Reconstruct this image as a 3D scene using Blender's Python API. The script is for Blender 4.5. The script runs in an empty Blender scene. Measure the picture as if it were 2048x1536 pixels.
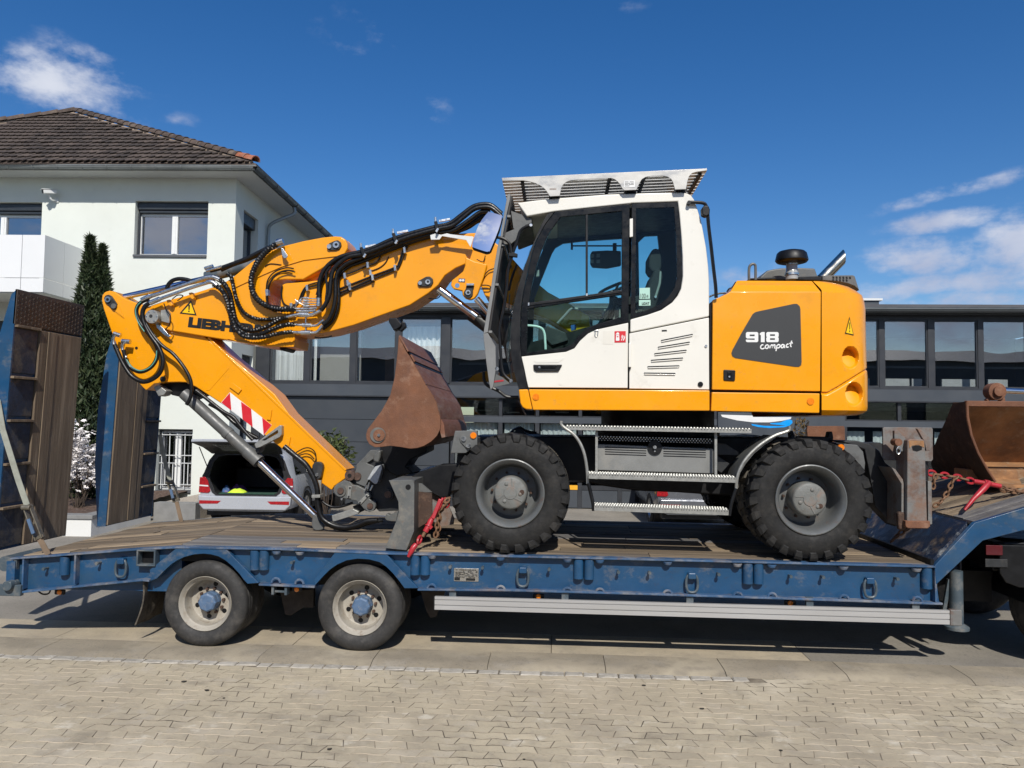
import bpy, bmesh, math, random
from mathutils import Vector, Matrix, noise
random.seed(7)
PI = math.pi
rad = math.radians
scn = bpy.context.scene
COL = scn.collection
# ------------------------------------------------------------------ camera
FPX = 1540.0
PSI = rad(3.4)
PITCH = math.atan(0.0487)
ROLL = 0.0125
CAMP = Vector((0.0, -6.86, 2.07))
CROT = Matrix.Rotation(PSI, 3, 'Z') @ Matrix.Rotation(PI / 2 + PITCH, 3, 'X') @ Matrix.Rotation(ROLL, 3, 'Z')
cam_data = bpy.data.cameras.new('camera')
cam = bpy.data.objects.new('camera', cam_data)
COL.objects.link(cam)
cam_data.sensor_width = 36.0
cam_data.lens = FPX / 2048 * 36.0
cam_data.clip_start = 0.05
cam_data.clip_end = 2000
cam.matrix_world = Matrix.Translation(CAMP) @ CROT.to_4x4()
scn.camera = cam
scn.render.engine = 'CYCLES'
scn.view_settings.view_transform = 'Standard'
scn.view_settings.look = 'None'
scn.view_settings.gamma = 1.0
scn.view_settings.use_curve_mapping = False
scn.view_settings.exposure = 0.0
# ------------------------------------------------------------------ light
SUN_EL = rad(42)
SUN_AZ = 0.19                       # sun behind the camera, a little to the right
to_sun = Vector((math.sin(SUN_AZ) * math.cos(SUN_EL), -math.cos(SUN_AZ) * math.cos(SUN_EL), math.sin(SUN_EL)))
sl = bpy.data.lights.new('sun', 'SUN')
sl.energy = 5.0
sl.angle = rad(0.5)
sl.color = (1.0, 0.955, 0.88)
sun = bpy.data.objects.new('sun', sl)
COL.objects.link(sun)
sun.rotation_euler = to_sun.to_track_quat('Z', 'Y').to_euler()
sun.location = (3, -20, 25)
world = bpy.data.worlds.new('World')
scn.world = world
world.use_nodes = True
wn, wl = world.node_tree.nodes, world.node_tree.links
wn.clear()
def cam_dir(u, v):
 return (CROT @ Vector(((u - 1024) / FPX, (768 - v) / FPX, -1))).normalized()
def build_sky():
 out = wn.new('ShaderNodeOutputWorld')
 bg = wn.new('ShaderNodeBackground')
 wl.new(bg.outputs[0], out.inputs[0])
 sky = wn.new('ShaderNodeTexSky')
 sky.sky_type = 'NISHITA'
 sky.sun_disc = False
 sky.sun_elevation = SUN_EL
 sky.sun_rotation = PI - SUN_AZ
 sky.altitude = 300
 sky.air_density = 1.0
 sky.dust_density = 0.55
 sky.ozone_density = 3.2
 hs = wn.new('ShaderNodeHueSaturation')
 hs.inputs['Saturation'].default_value = 1.33
 hs.inputs['Hue'].default_value = .507
 hs.inputs['Value'].default_value = 1.0
 wl.new(sky.outputs[0], hs.inputs['Color'])
 tc = wn.new('ShaderNodeTexCoord')
 d = tc.outputs['Generated']
 def math_(op, a, b=None, clamp=False):
  n = wn.new('ShaderNodeMath')
  n.operation = op
  n.use_clamp = clamp
  for i, x in enumerate((a, b)):
   if x is None:
    continue
   if isinstance(x, (int, float)):
    n.inputs[i].default_value = x
   else:
    wl.new(x, n.inputs[i])
  return n.outputs[0]
 # warp the direction a little so cloud edges are ragged
 n0 = wn.new('ShaderNodeTexNoise')
 n0.inputs['Scale'].default_value = 13.0
 n0.inputs['Detail'].default_value = 9.0
 n0.inputs['Roughness'].default_value = 0.6
 mp = wn.new('ShaderNodeMapping')
 mp.inputs['Scale'].default_value = (1, 1, 1.8)
 wl.new(d, mp.inputs['Vector'])
 wl.new(mp.outputs[0], n0.inputs['Vector'])
 fine = n0.outputs[0]
 # clouds: soft elongated patches, (direction, half width, half height, tilt, density)
 blobs = []
 for (u, v, a, b, t, k) in [(125, 160, .075, .034, .12, 1.0), (205, 200, .06, .018, -.5, .75), (180, 120, .05, .018, -.2, .75), (60, 140, .05, .022, 0, .7),
        (1900, 385, .115, .012, .16, .62), (1890, 440, .062, .017, .05, .85),
        (1840, 515, .066, .026, .05, .95), (1930, 602, .08, .014, .0, .85), (2045, 510, .05, .052, .6, 1.05), (1790, 580, .075, .018, .1, .85), (1990, 560, .06, .02, .1, .8),
        (1500, 560, .10, .026, .1, .5), (830, 195, .06, .022, -.2, .38), (760, 60, .10, .035, -.6, .33), (700, 100, .07, .025, -.5, .33), (840, 240, .04, .012, 0, .40),
        (835, 240, .03, .01, 0, .33), (1255, 15, .04, .012, 0, .3), (1030, 255, .02, .008, 0, .2), (1640, 440, .03, .012, 0, .3),
        (360, 240, .03, .012, 0, .4), (1250, 140, .03, .02, .5, .18)]:
  blobs.append((cam_dir(u, v), a, b, t, k))
 for (az, el, a, b, k) in [(200, 42, .36, .16, .8), (160, 36, .34, .14, .85), (180, 19, .5, .10, .75), (140, 22, .34, .1, .9), (225, 20, .3, .1, .85),
        (203, 14, .25, .07, .95), (156, 8, .4, .05, .85), (188, 8, .3, .05, .7), (250, 33, .3, .14, .7), (105, 30, .3, .12, .7), (60, 22, .2, .07, .7), (300, 20, .26, .08, .7),
        (180, 66, .25, .14, .5)]:
  A, E = rad(az), rad(el)
  blobs.append((Vector((math.sin(A) * math.cos(E), math.cos(A) * math.cos(E), math.sin(E))), a, b, .05, k))
 total = None
 for c, a, b, t, k in blobs:
  e1 = Vector((0, 0, 1)).cross(c).normalized() * -1
  e2 = e1.cross(c).normalized()
  if e2.z < 0:
   e2 = -e2
  f1 = (e1 * math.cos(t) + e2 * math.sin(t)) / a
  f2 = (e2 * math.cos(t) - e1 * math.sin(t)) / b
  s = wn.new('ShaderNodeVectorMath')
  s.operation = 'SUBTRACT'
  wl.new(d, s.inputs[0])
  s.inputs[1].default_value = c
  q = []
  for f in (f1, f2):
   dp = wn.new('ShaderNodeVectorMath')
   dp.operation = 'DOT_PRODUCT'
   wl.new(s.outputs[0], dp.inputs[0])
   dp.inputs[1].default_value = f
   q.append(math_('MULTIPLY', dp.outputs['Value'], dp.outputs['Value']))
  r2 = math_('ADD', q[0], q[1])
  g = math_('MULTIPLY', math_('POWER', 2.718, math_('MULTIPLY', r2, -1.0)), k)
  total = g if total is None else math_('MAXIMUM', total, g)
 # density = coverage + ragged noise
 dn = math_('ADD', math_('MULTIPLY', total, 1.25), math_('MULTIPLY', math_('SUBTRACT', fine, 0.55), 3.0))
 dn = math_('MULTIPLY', dn, math_('MULTIPLY', total, 2.2, True))
 mr = wn.new('ShaderNodeMapRange')
 mr.interpolation_type = 'SMOOTHSTEP'
 mr.inputs['From Min'].default_value = 0.1
 mr.inputs['From Max'].default_value = 1.1
 mr.inputs['To Max'].default_value = 0.92
 wl.new(dn, mr.inputs['Value'])
 mix = wn.new('ShaderNodeMix')
 mix.data_type = 'RGBA'
 n2 = wn.new('ShaderNodeTexNoise')
 n2.inputs['Scale'].default_value = 5.0
 n2.inputs['Detail'].default_value = 5.0
 wl.new(mp.outputs[0], n2.inputs['Vector'])
 cc = wn.new('ShaderNodeMix')
 cc.data_type = 'RGBA'
 cc.inputs[6].default_value = (4.2, 4.7, 6.2, 1)
 cc.inputs[7].default_value = (7.0, 7.3, 8.1, 1)
 r2_ = wn.new('ShaderNodeMapRange')
 r2_.inputs['From Min'].default_value = .4
 r2_.inputs['From Max'].default_value = .62
 wl.new(n2.outputs[0], r2_.inputs['Value'])
 wl.new(r2_.outputs[0], cc.inputs[0])
 wl.new(cc.outputs[2], mix.inputs[7])
 wl.new(mr.outputs[0], mix.inputs[0])
 wl.new(hs.outputs[0], mix.inputs[6])
 wl.new(mix.outputs[2], bg.inputs[0])
 bg.inputs[1].default_value = 0.108
build_sky()
# ------------------------------------------------------------------ projection helpers
PSH = PSI - rad(1.4)
FWD = Vector((-math.sin(PSH), math.cos(PSH), 0))
RGT = Vector((math.cos(PSH), math.sin(PSH), 0))
CROPS = {'A1': (0, 200, .34180), 'A2': (0, 600, .45558), 'A3': (180, 380, .27344), 'A4': (560, 380, .24740),
   'A5': (380, 640, .29943), 'A6': (940, 320, .27344), 'A7': (1000, 640, .27337), 'A8': (1400, 480, .24740),
   'B1': (860, 820, .27337), 'B2': (1340, 800, .29947), 'B3': (1680, 600, .41676), 'B4': (0, 1020, .27344),
   'B5': (540, 1040, .27344), 'B6': (480, 620, .28320), 'B7': (0, 1200, .5), 'B8': (1024, 1100, .5),
   'C1': (200, 400, .13672), 'C2': (600, 900, .17578), 'C3': (940, 380, .27360), 'C7': (600, 420, .18223),
   'C8': (380, 840, .13670), 'C6': (1500, 330, .26758), 'S': (0, 0, 1.0)}
def px(crop, pts):
 ox, oy, s = CROPS[crop]
 return [(ox + x * s, oy + y * s) for x, y in pts]
def P(u, v, Y):
 """where the sight line of pixel u,v meets the plane y = Y (trailer-aligned world)"""
 d = CROT @ Vector(((u - 1024) / FPX, (768 - v) / FPX, -1))
 return CAMP + d * ((Y - CAMP.y) / d.y)
def PZ(u, v, Z):
 d = CROT @ Vector(((u - 1024) / FPX, (768 - v) / FPX, -1))
 return CAMP + d * ((Z - CAMP.z) / d.z)
def PD(u, v, D):
 """sight line meets the plane D metres in front of the camera (street-front-aligned)"""
 d = CROT @ Vector(((u - 1024) / FPX, (768 - v) / FPX, -1))
 return CAMP + d * (D / d.dot(FWD))
def HW(x, d, z):
 """house-aligned coordinates (right, depth from camera, height) to world"""
 return Vector((CAMP.x, CAMP.y, 0)) + RGT * x + FWD * d + Vector((0, 0, z))
def PH(u, v, D):
 p = PD(u, v, D) - Vector((CAMP.x, CAMP.y, 0))
 return Vector((p.dot(RGT), p.dot(FWD), p.z))
def smooth_line(pts, n=6, closed=False):
 out = []
 N = len(pts)
 pts = [Vector(p) for p in pts]
 rng = N if closed else N - 1
 for i in range(rng):
  if closed:
   p0, p1, p2, p3 = pts[(i - 1) % N], pts[i], pts[(i + 1) % N], pts[(i + 2) % N]
  else:
   p0, p1, p2, p3 = pts[max(i - 1, 0)], pts[i], pts[i + 1], pts[min(i + 2, N - 1)]
  for k in range(n):
   t = k / n
   out.append(0.5 * ((2 * p1) + (p2 - p0) * t + (2 * p0 - 5 * p1 + 4 * p2 - p3) * t * t + (3 * p1 - p0 - 3 * p2 + p3) * t ** 3))
 if not closed:
  out.append(pts[-1])
 return out
# ------------------------------------------------------------------ materials
def srgb(r, g, b):
 f = lambda c: (c / 255 / 12.92) if c <= 10 else ((c / 255 + .055) / 1.055) ** 2.4
 return (f(r), f(g), f(b))
def mat(name, c, rough=.5, metal=0., var=.14, scale=5., dirt=None, dirt_amt=.45, dirt_scale=2.5, bump=0., bump_scale=60., coat=0., spec=.5,
  stretch=(1, 1, 1), rvar=.12, island=0., coords='Object', wdirt=()):
 c = tuple(x * .86 for x in c) if metal < .9 else c
 m = bpy.data.materials.new(name)
 m.use_nodes = True
 n, l = m.node_tree.nodes, m.node_tree.links
 b = n['Principled BSDF']
 tc = n.new('ShaderNodeTexCoord')
 mp = n.new('ShaderNodeMapping')
 mp.inputs['Scale'].default_value = stretch
 oi = n.new('ShaderNodeObjectInfo')
 l.new(tc.outputs[coords], mp.inputs['Vector'])
 off = n.new('ShaderNodeVectorMath')
 off.operation = 'ADD'
 l.new(mp.outputs[0], off.inputs[0])
 sc = n.new('ShaderNodeVectorMath')
 sc.operation = 'SCALE'
 cmb = n.new('ShaderNodeCombineXYZ')
 for i in range(3):
  l.new(oi.outputs['Random'], cmb.inputs[i])
 l.new(cmb.outputs[0], sc.inputs[0])
 sc.inputs['Scale'].default_value = 37.0
 l.new(sc.outputs[0], off.inputs[1])
 vec = off.outputs[0]
 def nz(s, det=6, ro=.6):
  t = n.new('ShaderNodeTexNoise')
  t.inputs['Scale'].default_value = s
  t.inputs['Detail'].default_value = det
  t.inputs['Roughness'].default_value = ro
  l.new(vec, t.inputs['Vector'])
  return t.outputs[0]
 def mixc(f, a, bb):
  x = n.new('ShaderNodeMix')
  x.data_type = 'RGBA'
  for sock, val in ((x.inputs[0], f), (x.inputs[6], a), (x.inputs[7], bb)):
   if hasattr(val, 'default_value') or hasattr(val, 'is_linked'):
    l.new(val, sock)
   elif isinstance(val, (int, float)):
    sock.default_value = val
   else:
    sock.default_value = (*val[:3], 1)
  return x.outputs[2]
 def ramp(v, lo, hi, a=0., bb=1.):
  r = n.new('ShaderNodeMapRange')
  r.inputs['From Min'].default_value = lo
  r.inputs['From Max'].default_value = hi
  r.inputs['To Min'].default_value = a
  r.inputs['To Max'].default_value = bb
  l.new(v, r.inputs['Value'])
  return r.outputs[0]
 base_n = nz(scale)
 col = mixc(ramp(base_n, .3, .7), tuple(x * (1 - var) for x in c), tuple(min(x * (1 + var), 1) for x in c))
 if island:
  hsv = n.new('ShaderNodeHueSaturation')
  l.new(col, hsv.inputs['Color'])
  l.new(ramp(oi.outputs['Random'], 0, 1, 1 - island, 1 + island), hsv.inputs['Value'])
  col = hsv.outputs[0]
 if dirt:
  dl = dirt if isinstance(dirt, list) else [(dirt, dirt_amt, dirt_scale)]
  for dc, da, ds in dl:
   dc = tuple(x * .86 for x in dc)
   t = nz(ds, 9, .68)
   f = ramp(t, .62 - .28 * da, .74 - .2 * da, 0, min(1, .35 + da * .6))
   f2 = n.new('ShaderNodeClamp')
   l.new(f, f2.inputs[0])
   col = mixc(f2.outputs[0], col, dc)
 if wdirt:
  gp = n.new('ShaderNodeNewGeometry')
  for wc, s_, lo, hi, st_ in wdirt:
   t = n.new('ShaderNodeTexNoise')
   t.inputs['Scale'].default_value = s_
   t.inputs['Detail'].default_value = 8
   t.inputs['Roughness'].default_value = .62
   l.new(gp.outputs['Position'], t.inputs['Vector'])
   f2 = n.new('ShaderNodeClamp')
   l.new(ramp(t.outputs[0], lo, hi, 0, st_), f2.inputs[0])
   col = mixc(f2.outputs[0], col, wc)
 l.new(col, b.inputs['Base Color'])
 l.new(ramp(nz(scale * 2.3), .3, .7, max(rough - rvar, .02), min(rough + rvar, 1)), b.inputs['Roughness'])
 b.inputs['Metallic'].default_value = metal
 b.inputs['Specular IOR Level'].default_value = spec
 if coat:
  b.inputs['Coat Weight'].default_value = coat
  b.inputs['Coat Roughness'].default_value = .08
 if bump:
  bp = n.new('ShaderNodeBump')
  bp.inputs['Strength'].default_value = min(1, bump)
  bp.inputs['Distance'].default_value = .01 * max(1, bump)
  l.new(nz(bump_scale, 8, .65), bp.inputs['Height'])
  l.new(bp.outputs[0], b.inputs['Normal'])
 return m
def glass_mat(name, tint, refl=.12, rough=.01, fres=1.0):
 m = bpy.data.materials.new(name)
 m.use_nodes = True
 n, l = m.node_tree.nodes, m.node_tree.links
 n.clear()
 o = n.new('ShaderNodeOutputMaterial')
 mx = n.new('ShaderNodeMixShader')
 tr = n.new('ShaderNodeBsdfTransparent')
 tr.inputs[0].default_value = (*tint, 1)
 gl = n.new('ShaderNodeBsdfGlossy')
 gl.inputs['Roughness'].default_value = rough
 gl.inputs[0].default_value = (.96, .97, 1, 1)
 lf = n.new('ShaderNodeLayerWeight')
 lf.inputs['Blend'].default_value = .5
 lw = n.new('ShaderNodeMath')
 lw.operation = 'POWER'
 l.new(lf.outputs['Facing'], lw.inputs[0])
 lw.inputs[1].default_value = 4.0
 ad = n.new('ShaderNodeMath')
 ad.operation = 'MULTIPLY_ADD'
 ad.use_clamp = True
 l.new(lw.outputs[0], ad.inputs[0])
 ad.inputs[1].default_value = fres
 ad.inputs[2].default_value = refl + .03
 # slight waviness of a real pane
 tx = n.new('ShaderNodeTexNoise')
 tx.inputs['Scale'].default_value = .9
 tx.inputs['Detail'].default_value = 1
 tco = n.new('ShaderNodeTexCoord')
 l.new(tco.outputs['Object'], tx.inputs['Vector'])
 bp = n.new('ShaderNodeBump')
 bp.inputs['Strength'].default_value = .25
 bp.inputs['Distance'].default_value = .01
 l.new(tx.outputs[0], bp.inputs['Height'])
 l.new(bp.outputs[0], gl.inputs['Normal'])
 l.new(ad.outputs[0], mx.inputs[0])
 l.new(tr.outputs[0], mx.inputs[1])
 l.new(gl.outputs[0], mx.inputs[2])
 l.new(mx.outputs[0], o.inputs[0])
 return m
DUST = (.33, .29, .235)
RUST = (.20, .075, .03)
M = {}
M['yellow'] = mat('yellow_paint', (.87, .345, .004), .3, spec=.4, var=.04, scale=2, coat=.35, dirt=[((.60, .27, .03), .16, 3), ((.42, .26, .10), .10, 16)], rvar=.09, bump=.12, bump_scale=2.2)
M['yellow_in'] = M['yellow']
M['white_cab'] = mat('cream_white_paint', (.80, .775, .70), .32, var=.025, scale=2, coat=.3, dirt=(.55, .51, .43), dirt_amt=.08, dirt_scale=5, rvar=.05)
M['black'] = mat('black_plastic', (.0065, .0068, .0078), .42, spec=.35, var=.2, scale=6)
M['black_gloss'] = mat('black_gloss_trim', (.004, .0043, .005), .3, spec=.3, var=.15, scale=6)
M['hose'] = mat('black_rubber_hose', (.006, .006, .0065), .38, spec=.4, var=.25, scale=20)
M['rubber'] = mat('tyre_rubber', (.013, .0128, .0125), .75, spec=.35, var=.3, scale=7, dirt=[((.06, .053, .045), .28, 5), ((.03, .028, .025), .45, 18)], bump=.3, bump_scale=45)
M['rubber_worn'] = mat('worn_tread_rubber', (.10, .088, .07), .85, var=.35, scale=9, dirt=(.03, .028, .026), dirt_amt=.4, dirt_scale=12, bump=.3)
M['tyre_road'] = mat('road_tyre_rubber', (.028, .027, .026), .75, var=.25, scale=6, dirt=[((.12, .11, .096), .36, 5), ((.06, .055, .05), .45, 22)], bump=.25, bump_scale=50)
M['grey'] = mat('grey_machine_paint', (.115, .118, .115), .45, var=.14, scale=5, dirt=[((.20, .18, .15), .28, 4), ((.05, .045, .04), .2, 14)], bump=.1)
M['grey_dark'] = mat('dark_grey_machine_paint', (.020, .0215, .023), .5, var=.25, scale=5, dirt=[((.09, .08, .068), .32, 5)], bump=.12)
M['grey_lt'] = mat('light_grey_machine_paint', (.12, .124, .12), .42, var=.14, scale=6, dirt=[((.28, .25, .2), .3, 5), ((.16, .08, .04), .18, 11)], bump=.12)
M['tank'] = mat('grey_box_paint', (.215, .217, .208), .42, var=.1, scale=4, dirt=[((.30, .285, .255), .30, 3.2)], bump=.06)
M['chassis'] = mat('black_chassis_paint', (.006, .0063, .0075), .5, spec=.3, var=.3, scale=5, dirt=((.03, .027, .024)), dirt_amt=.2, dirt_scale=6)
M['chrome'] = mat('chrome_rod', (.78, .78, .77), .12, 1.0, var=.04, rvar=.04)
M['steel'] = mat('zinc_steel', (.62, .62, .60), .3, 1.0, var=.12, scale=14)
M['galv'] = mat('galvanised_steel', (.37, .37, .345), .45, .55, var=.16, scale=22, dirt=(.40, .38, .33), dirt_amt=.35, dirt_scale=16, bump=.15, bump_scale=120)
M['alu'] = mat('aluminium_profile', (.50, .495, .485), .4, .35, var=.06, scale=3, dirt=(.52, .5, .46), dirt_amt=.2, dirt_scale=5, stretch=(.2, 1, 1))
M['alu_guard'] = mat('brushed_aluminium', (.43, .42, .395), .42, .6, var=.16, scale=3, stretch=(1, 1, 2), dirt=(.40, .37, .33), dirt_amt=.2, dirt_scale=4)
M['guard_grey'] = mat('grey_guard_bars', (.20, .203, .20), .5, var=.12, scale=8)
M['slat'] = mat('guard_slats', (.80, .80, .78), .5, var=.1, scale=8)
M['bar_dark'] = mat('dark_guard_bars', (.022, .022, .023), .5, var=.12, scale=8)
M['rim_grey'] = mat('silver_grey_rim', (.135, .142, .142), .4, .15, var=.14, scale=6, dirt=[((.11, .10, .09), .38, 6), (RUST, .16, 12)], bump=.1)
M['rim_cream'] = mat('cream_truck_rim', (.38, .35, .295), .5, var=.1, scale=7, dirt=[((.22, .18, .13), .45, 7), ((.14, .08, .045), .24, 16)], bump=.1)
M['hub_rusty'] = mat('grey_hub_with_rust', (.165, .17, .16), .6, var=.2, scale=9, dirt=[((.22, .11, .06), .34, 9), ((.12, .11, .095), .4, 16)], bump=.3)
M['rust'] = mat('rusty_steel', (.175, .073, .036), .8, var=.25, scale=5, dirt=[((.115, .05, .03), .46, 4), ((.34, .20, .13), .22, 9)], bump=.45, bump_scale=70)
M['rust_bright'] = mat('orange_rust_steel', (.34, .17, .07), .8, var=.3, scale=5, dirt=[((.13, .06, .03), .5, 4), ((.45, .32, .19), .3, 8)], bump=.45, bump_scale=50)
M['rust_and_shade'] = mat('brown_rust_and_shade', (.060, .032, .021), .8, var=.3, scale=6, dirt=[((.05, .03, .022), .5, 4), ((.22, .13, .08), .25, 9)], bump=.4, bump_scale=60)  # rust, its base darkened to hold the shade on the loose bucket's cheek
M['grey_rusty'] = mat('grey_steel_with_rust', (.175, .175, .168), .6, var=.18, scale=5, dirt=[((.20, .09, .042), .58, 3.6), ((.11, .05, .028), .5, 9)], bump=.35)
M['pin_rust'] = mat('rusty_pin', (.10, .06, .045), .6, .3, var=.3, scale=20, dirt=(.22, .12, .07), dirt_amt=.4, dirt_scale=20, bump=.3)
M['blue'] = mat('blue_trailer_paint', (.009, .062, .150), .42, var=.2, scale=2.2, coat=.1,
    dirt=[((.03, .072, .12), .45, 1.8), ((.20, .19, .17), .26, 5), ((.05, .035, .025), .1, 15)], bump=.12, bump_scale=35, stretch=(1, 1, 1.4))
M['blue_edge'] = mat('worn_blue_flange', (.03, .085, .18), .55, var=.3, scale=5, dirt=[((.34, .31, .27), .50, 3.2), ((.16, .09, .05), .28, 8)], bump=.3, bump_scale=50)
M['blue_scrap'] = mat('scraped_blue_plate', (.008, .016, .038), .4, var=.3, scale=4, dirt=[((.02, .13, .32), .30, 1.6), ((.42, .28, .14), .38, 2.2), ((.6, .6, .56), .12, 7)], bump=.3)
M['blue_dirty'] = mat('dirty_blue_black_plate', (.018, .026, .045), .6, var=.35, scale=4, dirt=[((.15, .125, .095), .55, 4.5), ((.03, .06, .13), .4, 3)], bump=.5, bump_scale=30)
M['blue_grey'] = mat('blue_grey_steel', (.06, .085, .105), .5, var=.2, scale=5, dirt=(.24, .22, .19), dirt_amt=.4, dirt_scale=5, bump=.15)
M['hub_blue'] = mat('faded_blue_hub', (.085, .145, .245), .5, var=.2, scale=14, dirt=(.30, .30, .30), dirt_amt=.35, dirt_scale=18, bump=.1)
M['red'] = mat('red_binder_paint', (.42, .022, .032), .4, var=.15, scale=12, dirt=(.25, .05, .03), dirt_amt=.25, dirt_scale=20)
M['chain'] = mat('rusty_chain', (.20, .105, .055), .7, .2, var=.3, scale=30, bump=.2)
M['orange_lens'] = mat('orange_lens', (.85, .22, .01), .2, var=.2, scale=60, coat=.5)
M['red_lens'] = mat('red_lens', (.36, .006, .012), .15, var=.35, scale=30, coat=.6)
M['sticker_red'] = mat('red_sticker', (.62, .02, .03), .35, var=.05)
M['sticker_white'] = mat('white_print', (.80, .80, .78), .4, var=.04)
M['sticker_black'] = mat('black_print', (.010, .010, .010), .4, var=.1)
M['sticker_yellow'] = mat('yellow_sign_print', (.90, .55, .0), .4, var=.05)
M['sticker_green'] = mat('pale_green_sticker', (.42, .66, .56), .4, var=.06)
M['sticker_cyan'] = mat('bright_blue_print', (.0, .33, .86), .4, var=.03)
M['decal_dark'] = mat('dark_mesh_decal', (.030, .032, .034), .55, var=.18, scale=200)
M['glass_cab'] = glass_mat('tinted_cab_glass', (.84, .95, .93), -.018, .0, .6)
M['glass_ws'] = glass_mat('coated_facade_glass', (.95, .97, .97), .155, .0, .9)
M['glass_low'] = glass_mat('lower_facade_glass', (.80, .84, .84), .04, .0, .9)
M['glass_house'] = glass_mat('house_window_glass', (.35, .36, .38), .30, .0, .9)
M['mirror'] = mat('mirror_glass', (.92, .93, .95), .02, 1.0, var=.01, rvar=.01)
# wood with grain along X
def wood(name, c, c2, dirt, da, rough=.8):
 return mat(name, c, rough, spec=.15, var=.35, scale=3.0, stretch=(.35, 6, 6), dirt=[(c2, .45, 2.2), (dirt, da, 1.3)], bump=.6, bump_scale=12, island=.13)
M['wood'] = wood('worn_deck_wood', (.175, .135, .095), (.31, .245, .17), (.10, .092, .085), .45)
M['wood_tan'] = wood('fresh_deck_wood', (.30, .23, .155), (.40, .32, .225), (.24, .19, .15), .25)
M['wood_grey'] = wood('grey_weathered_wood', (.145, .14, .138), (.27, .25, .23), (.36, .33, .28), .35)
M['wood_ramp'] = mat('dark_ramp_wood', (.20, .148, .098), .8, var=.3, scale=3, stretch=(6, 6, .35), dirt=[((.12, .085, .055), .5, 1.8), ((.34, .27, .19), .35, 3)], bump=.6, bump_scale=12, island=.15)
# ------------------------------------------------------------------ objects
WORLD_LOC = {}
def thing(name, label, cat, loc, group=None):
 o = bpy.data.objects.new(name, None)
 o.empty_display_size = .2
 COL.objects.link(o)
 o.location = loc
 WORLD_LOC[o.name] = Vector(loc)
 o['label'] = label
 o['category'] = cat
 if group:
  o['group'] = group
 return o
def finish_mesh(me, smooth=True, angle=38):
 if smooth:
  for p in me.polygons:
   p.use_smooth = True
  me.set_sharp_from_angle(angle=rad(angle))
def obj(name, geo, m, parent=None, smooth=True, bev=0., label=None, kind=None, angle=38, segs=2):
 """geo = list of (verts, faces) in world space -> ONE mesh object"""
 base = WORLD_LOC[parent.name] if parent else Vector((0, 0, 0))
 V, Fc = [], []
 for vs, fs in geo:
  k = len(V)
  V += [tuple(Vector(v) - base) for v in vs]
  Fc += [tuple(i + k for i in f) for f in fs]
 me = bpy.data.meshes.new(name)
 me.from_pydata(V, [], Fc)
 me.update()
 if not isinstance(m, (list, tuple)):
  m = [m]
 for x in m:
  me.materials.append(x)
 o = bpy.data.objects.new(name, me)
 COL.objects.link(o)
 WORLD_LOC[o.name] = base.copy()
 if parent:
  o.parent = parent
 finish_mesh(me, smooth, angle)
 if bev:
  md = o.modifiers.new('bevel', 'BEVEL')
  md.width = bev
  md.segments = segs
  md.limit_method = 'ANGLE'
  md.angle_limit = rad(40)
  md.harden_normals = True
  if segs > 1 or True:
   for p in me.polygons:
    p.use_smooth = True
 if label:
  o['label'] = label
 if kind:
  o['kind'] = kind
 return o
def tag(o, label, cat, group=None):
 o['label'] = label
 o['category'] = cat
 if group:
  o['group'] = group
 return o
def box(x0, x1, y0, y1, z0, z1):
 v = [(x0, y0, z0), (x1, y0, z0), (x1, y1, z0), (x0, y1, z0), (x0, y0, z1), (x1, y0, z1), (x1, y1, z1), (x0, y1, z1)]
 f = [(0, 3, 2, 1), (4, 5, 6, 7), (0, 1, 5, 4), (1, 2, 6, 5), (2, 3, 7, 6), (3, 0, 4, 7)]
 return v, f
def hbox(x0, x1, d0, d1, z0, z1):
 v, f = box(x0, x1, d0, d1, z0, z1)
 return [HW(*p) for p in v], f
def bar(a, b, w, h=None, up=Vector((0, 0, 1))):
 """rectangular bar from a to b"""
 a, b = Vector(a), Vector(b)
 h = w if h is None else h
 t = (b - a).normalized()
 if abs(t.dot(up)) > .95:
  up = Vector((0, 1, 0))
 s = t.cross(up).normalized() * w / 2
 n = s.cross(t).normalized() * h / 2
 v = [a - s - n, a + s - n, a + s + n, a - s + n, b - s - n, b + s - n, b + s + n, b - s + n]
 return v, [(3, 2, 1, 0), (4, 5, 6, 7), (0, 1, 5, 4), (1, 2, 6, 5), (2, 3, 7, 6), (3, 0, 4, 7)]
def area2(pts):
 return sum(pts[i][0] * pts[(i + 1) % len(pts)][1] - pts[(i + 1) % len(pts)][0] * pts[i][1] for i in range(len(pts)))
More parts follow.
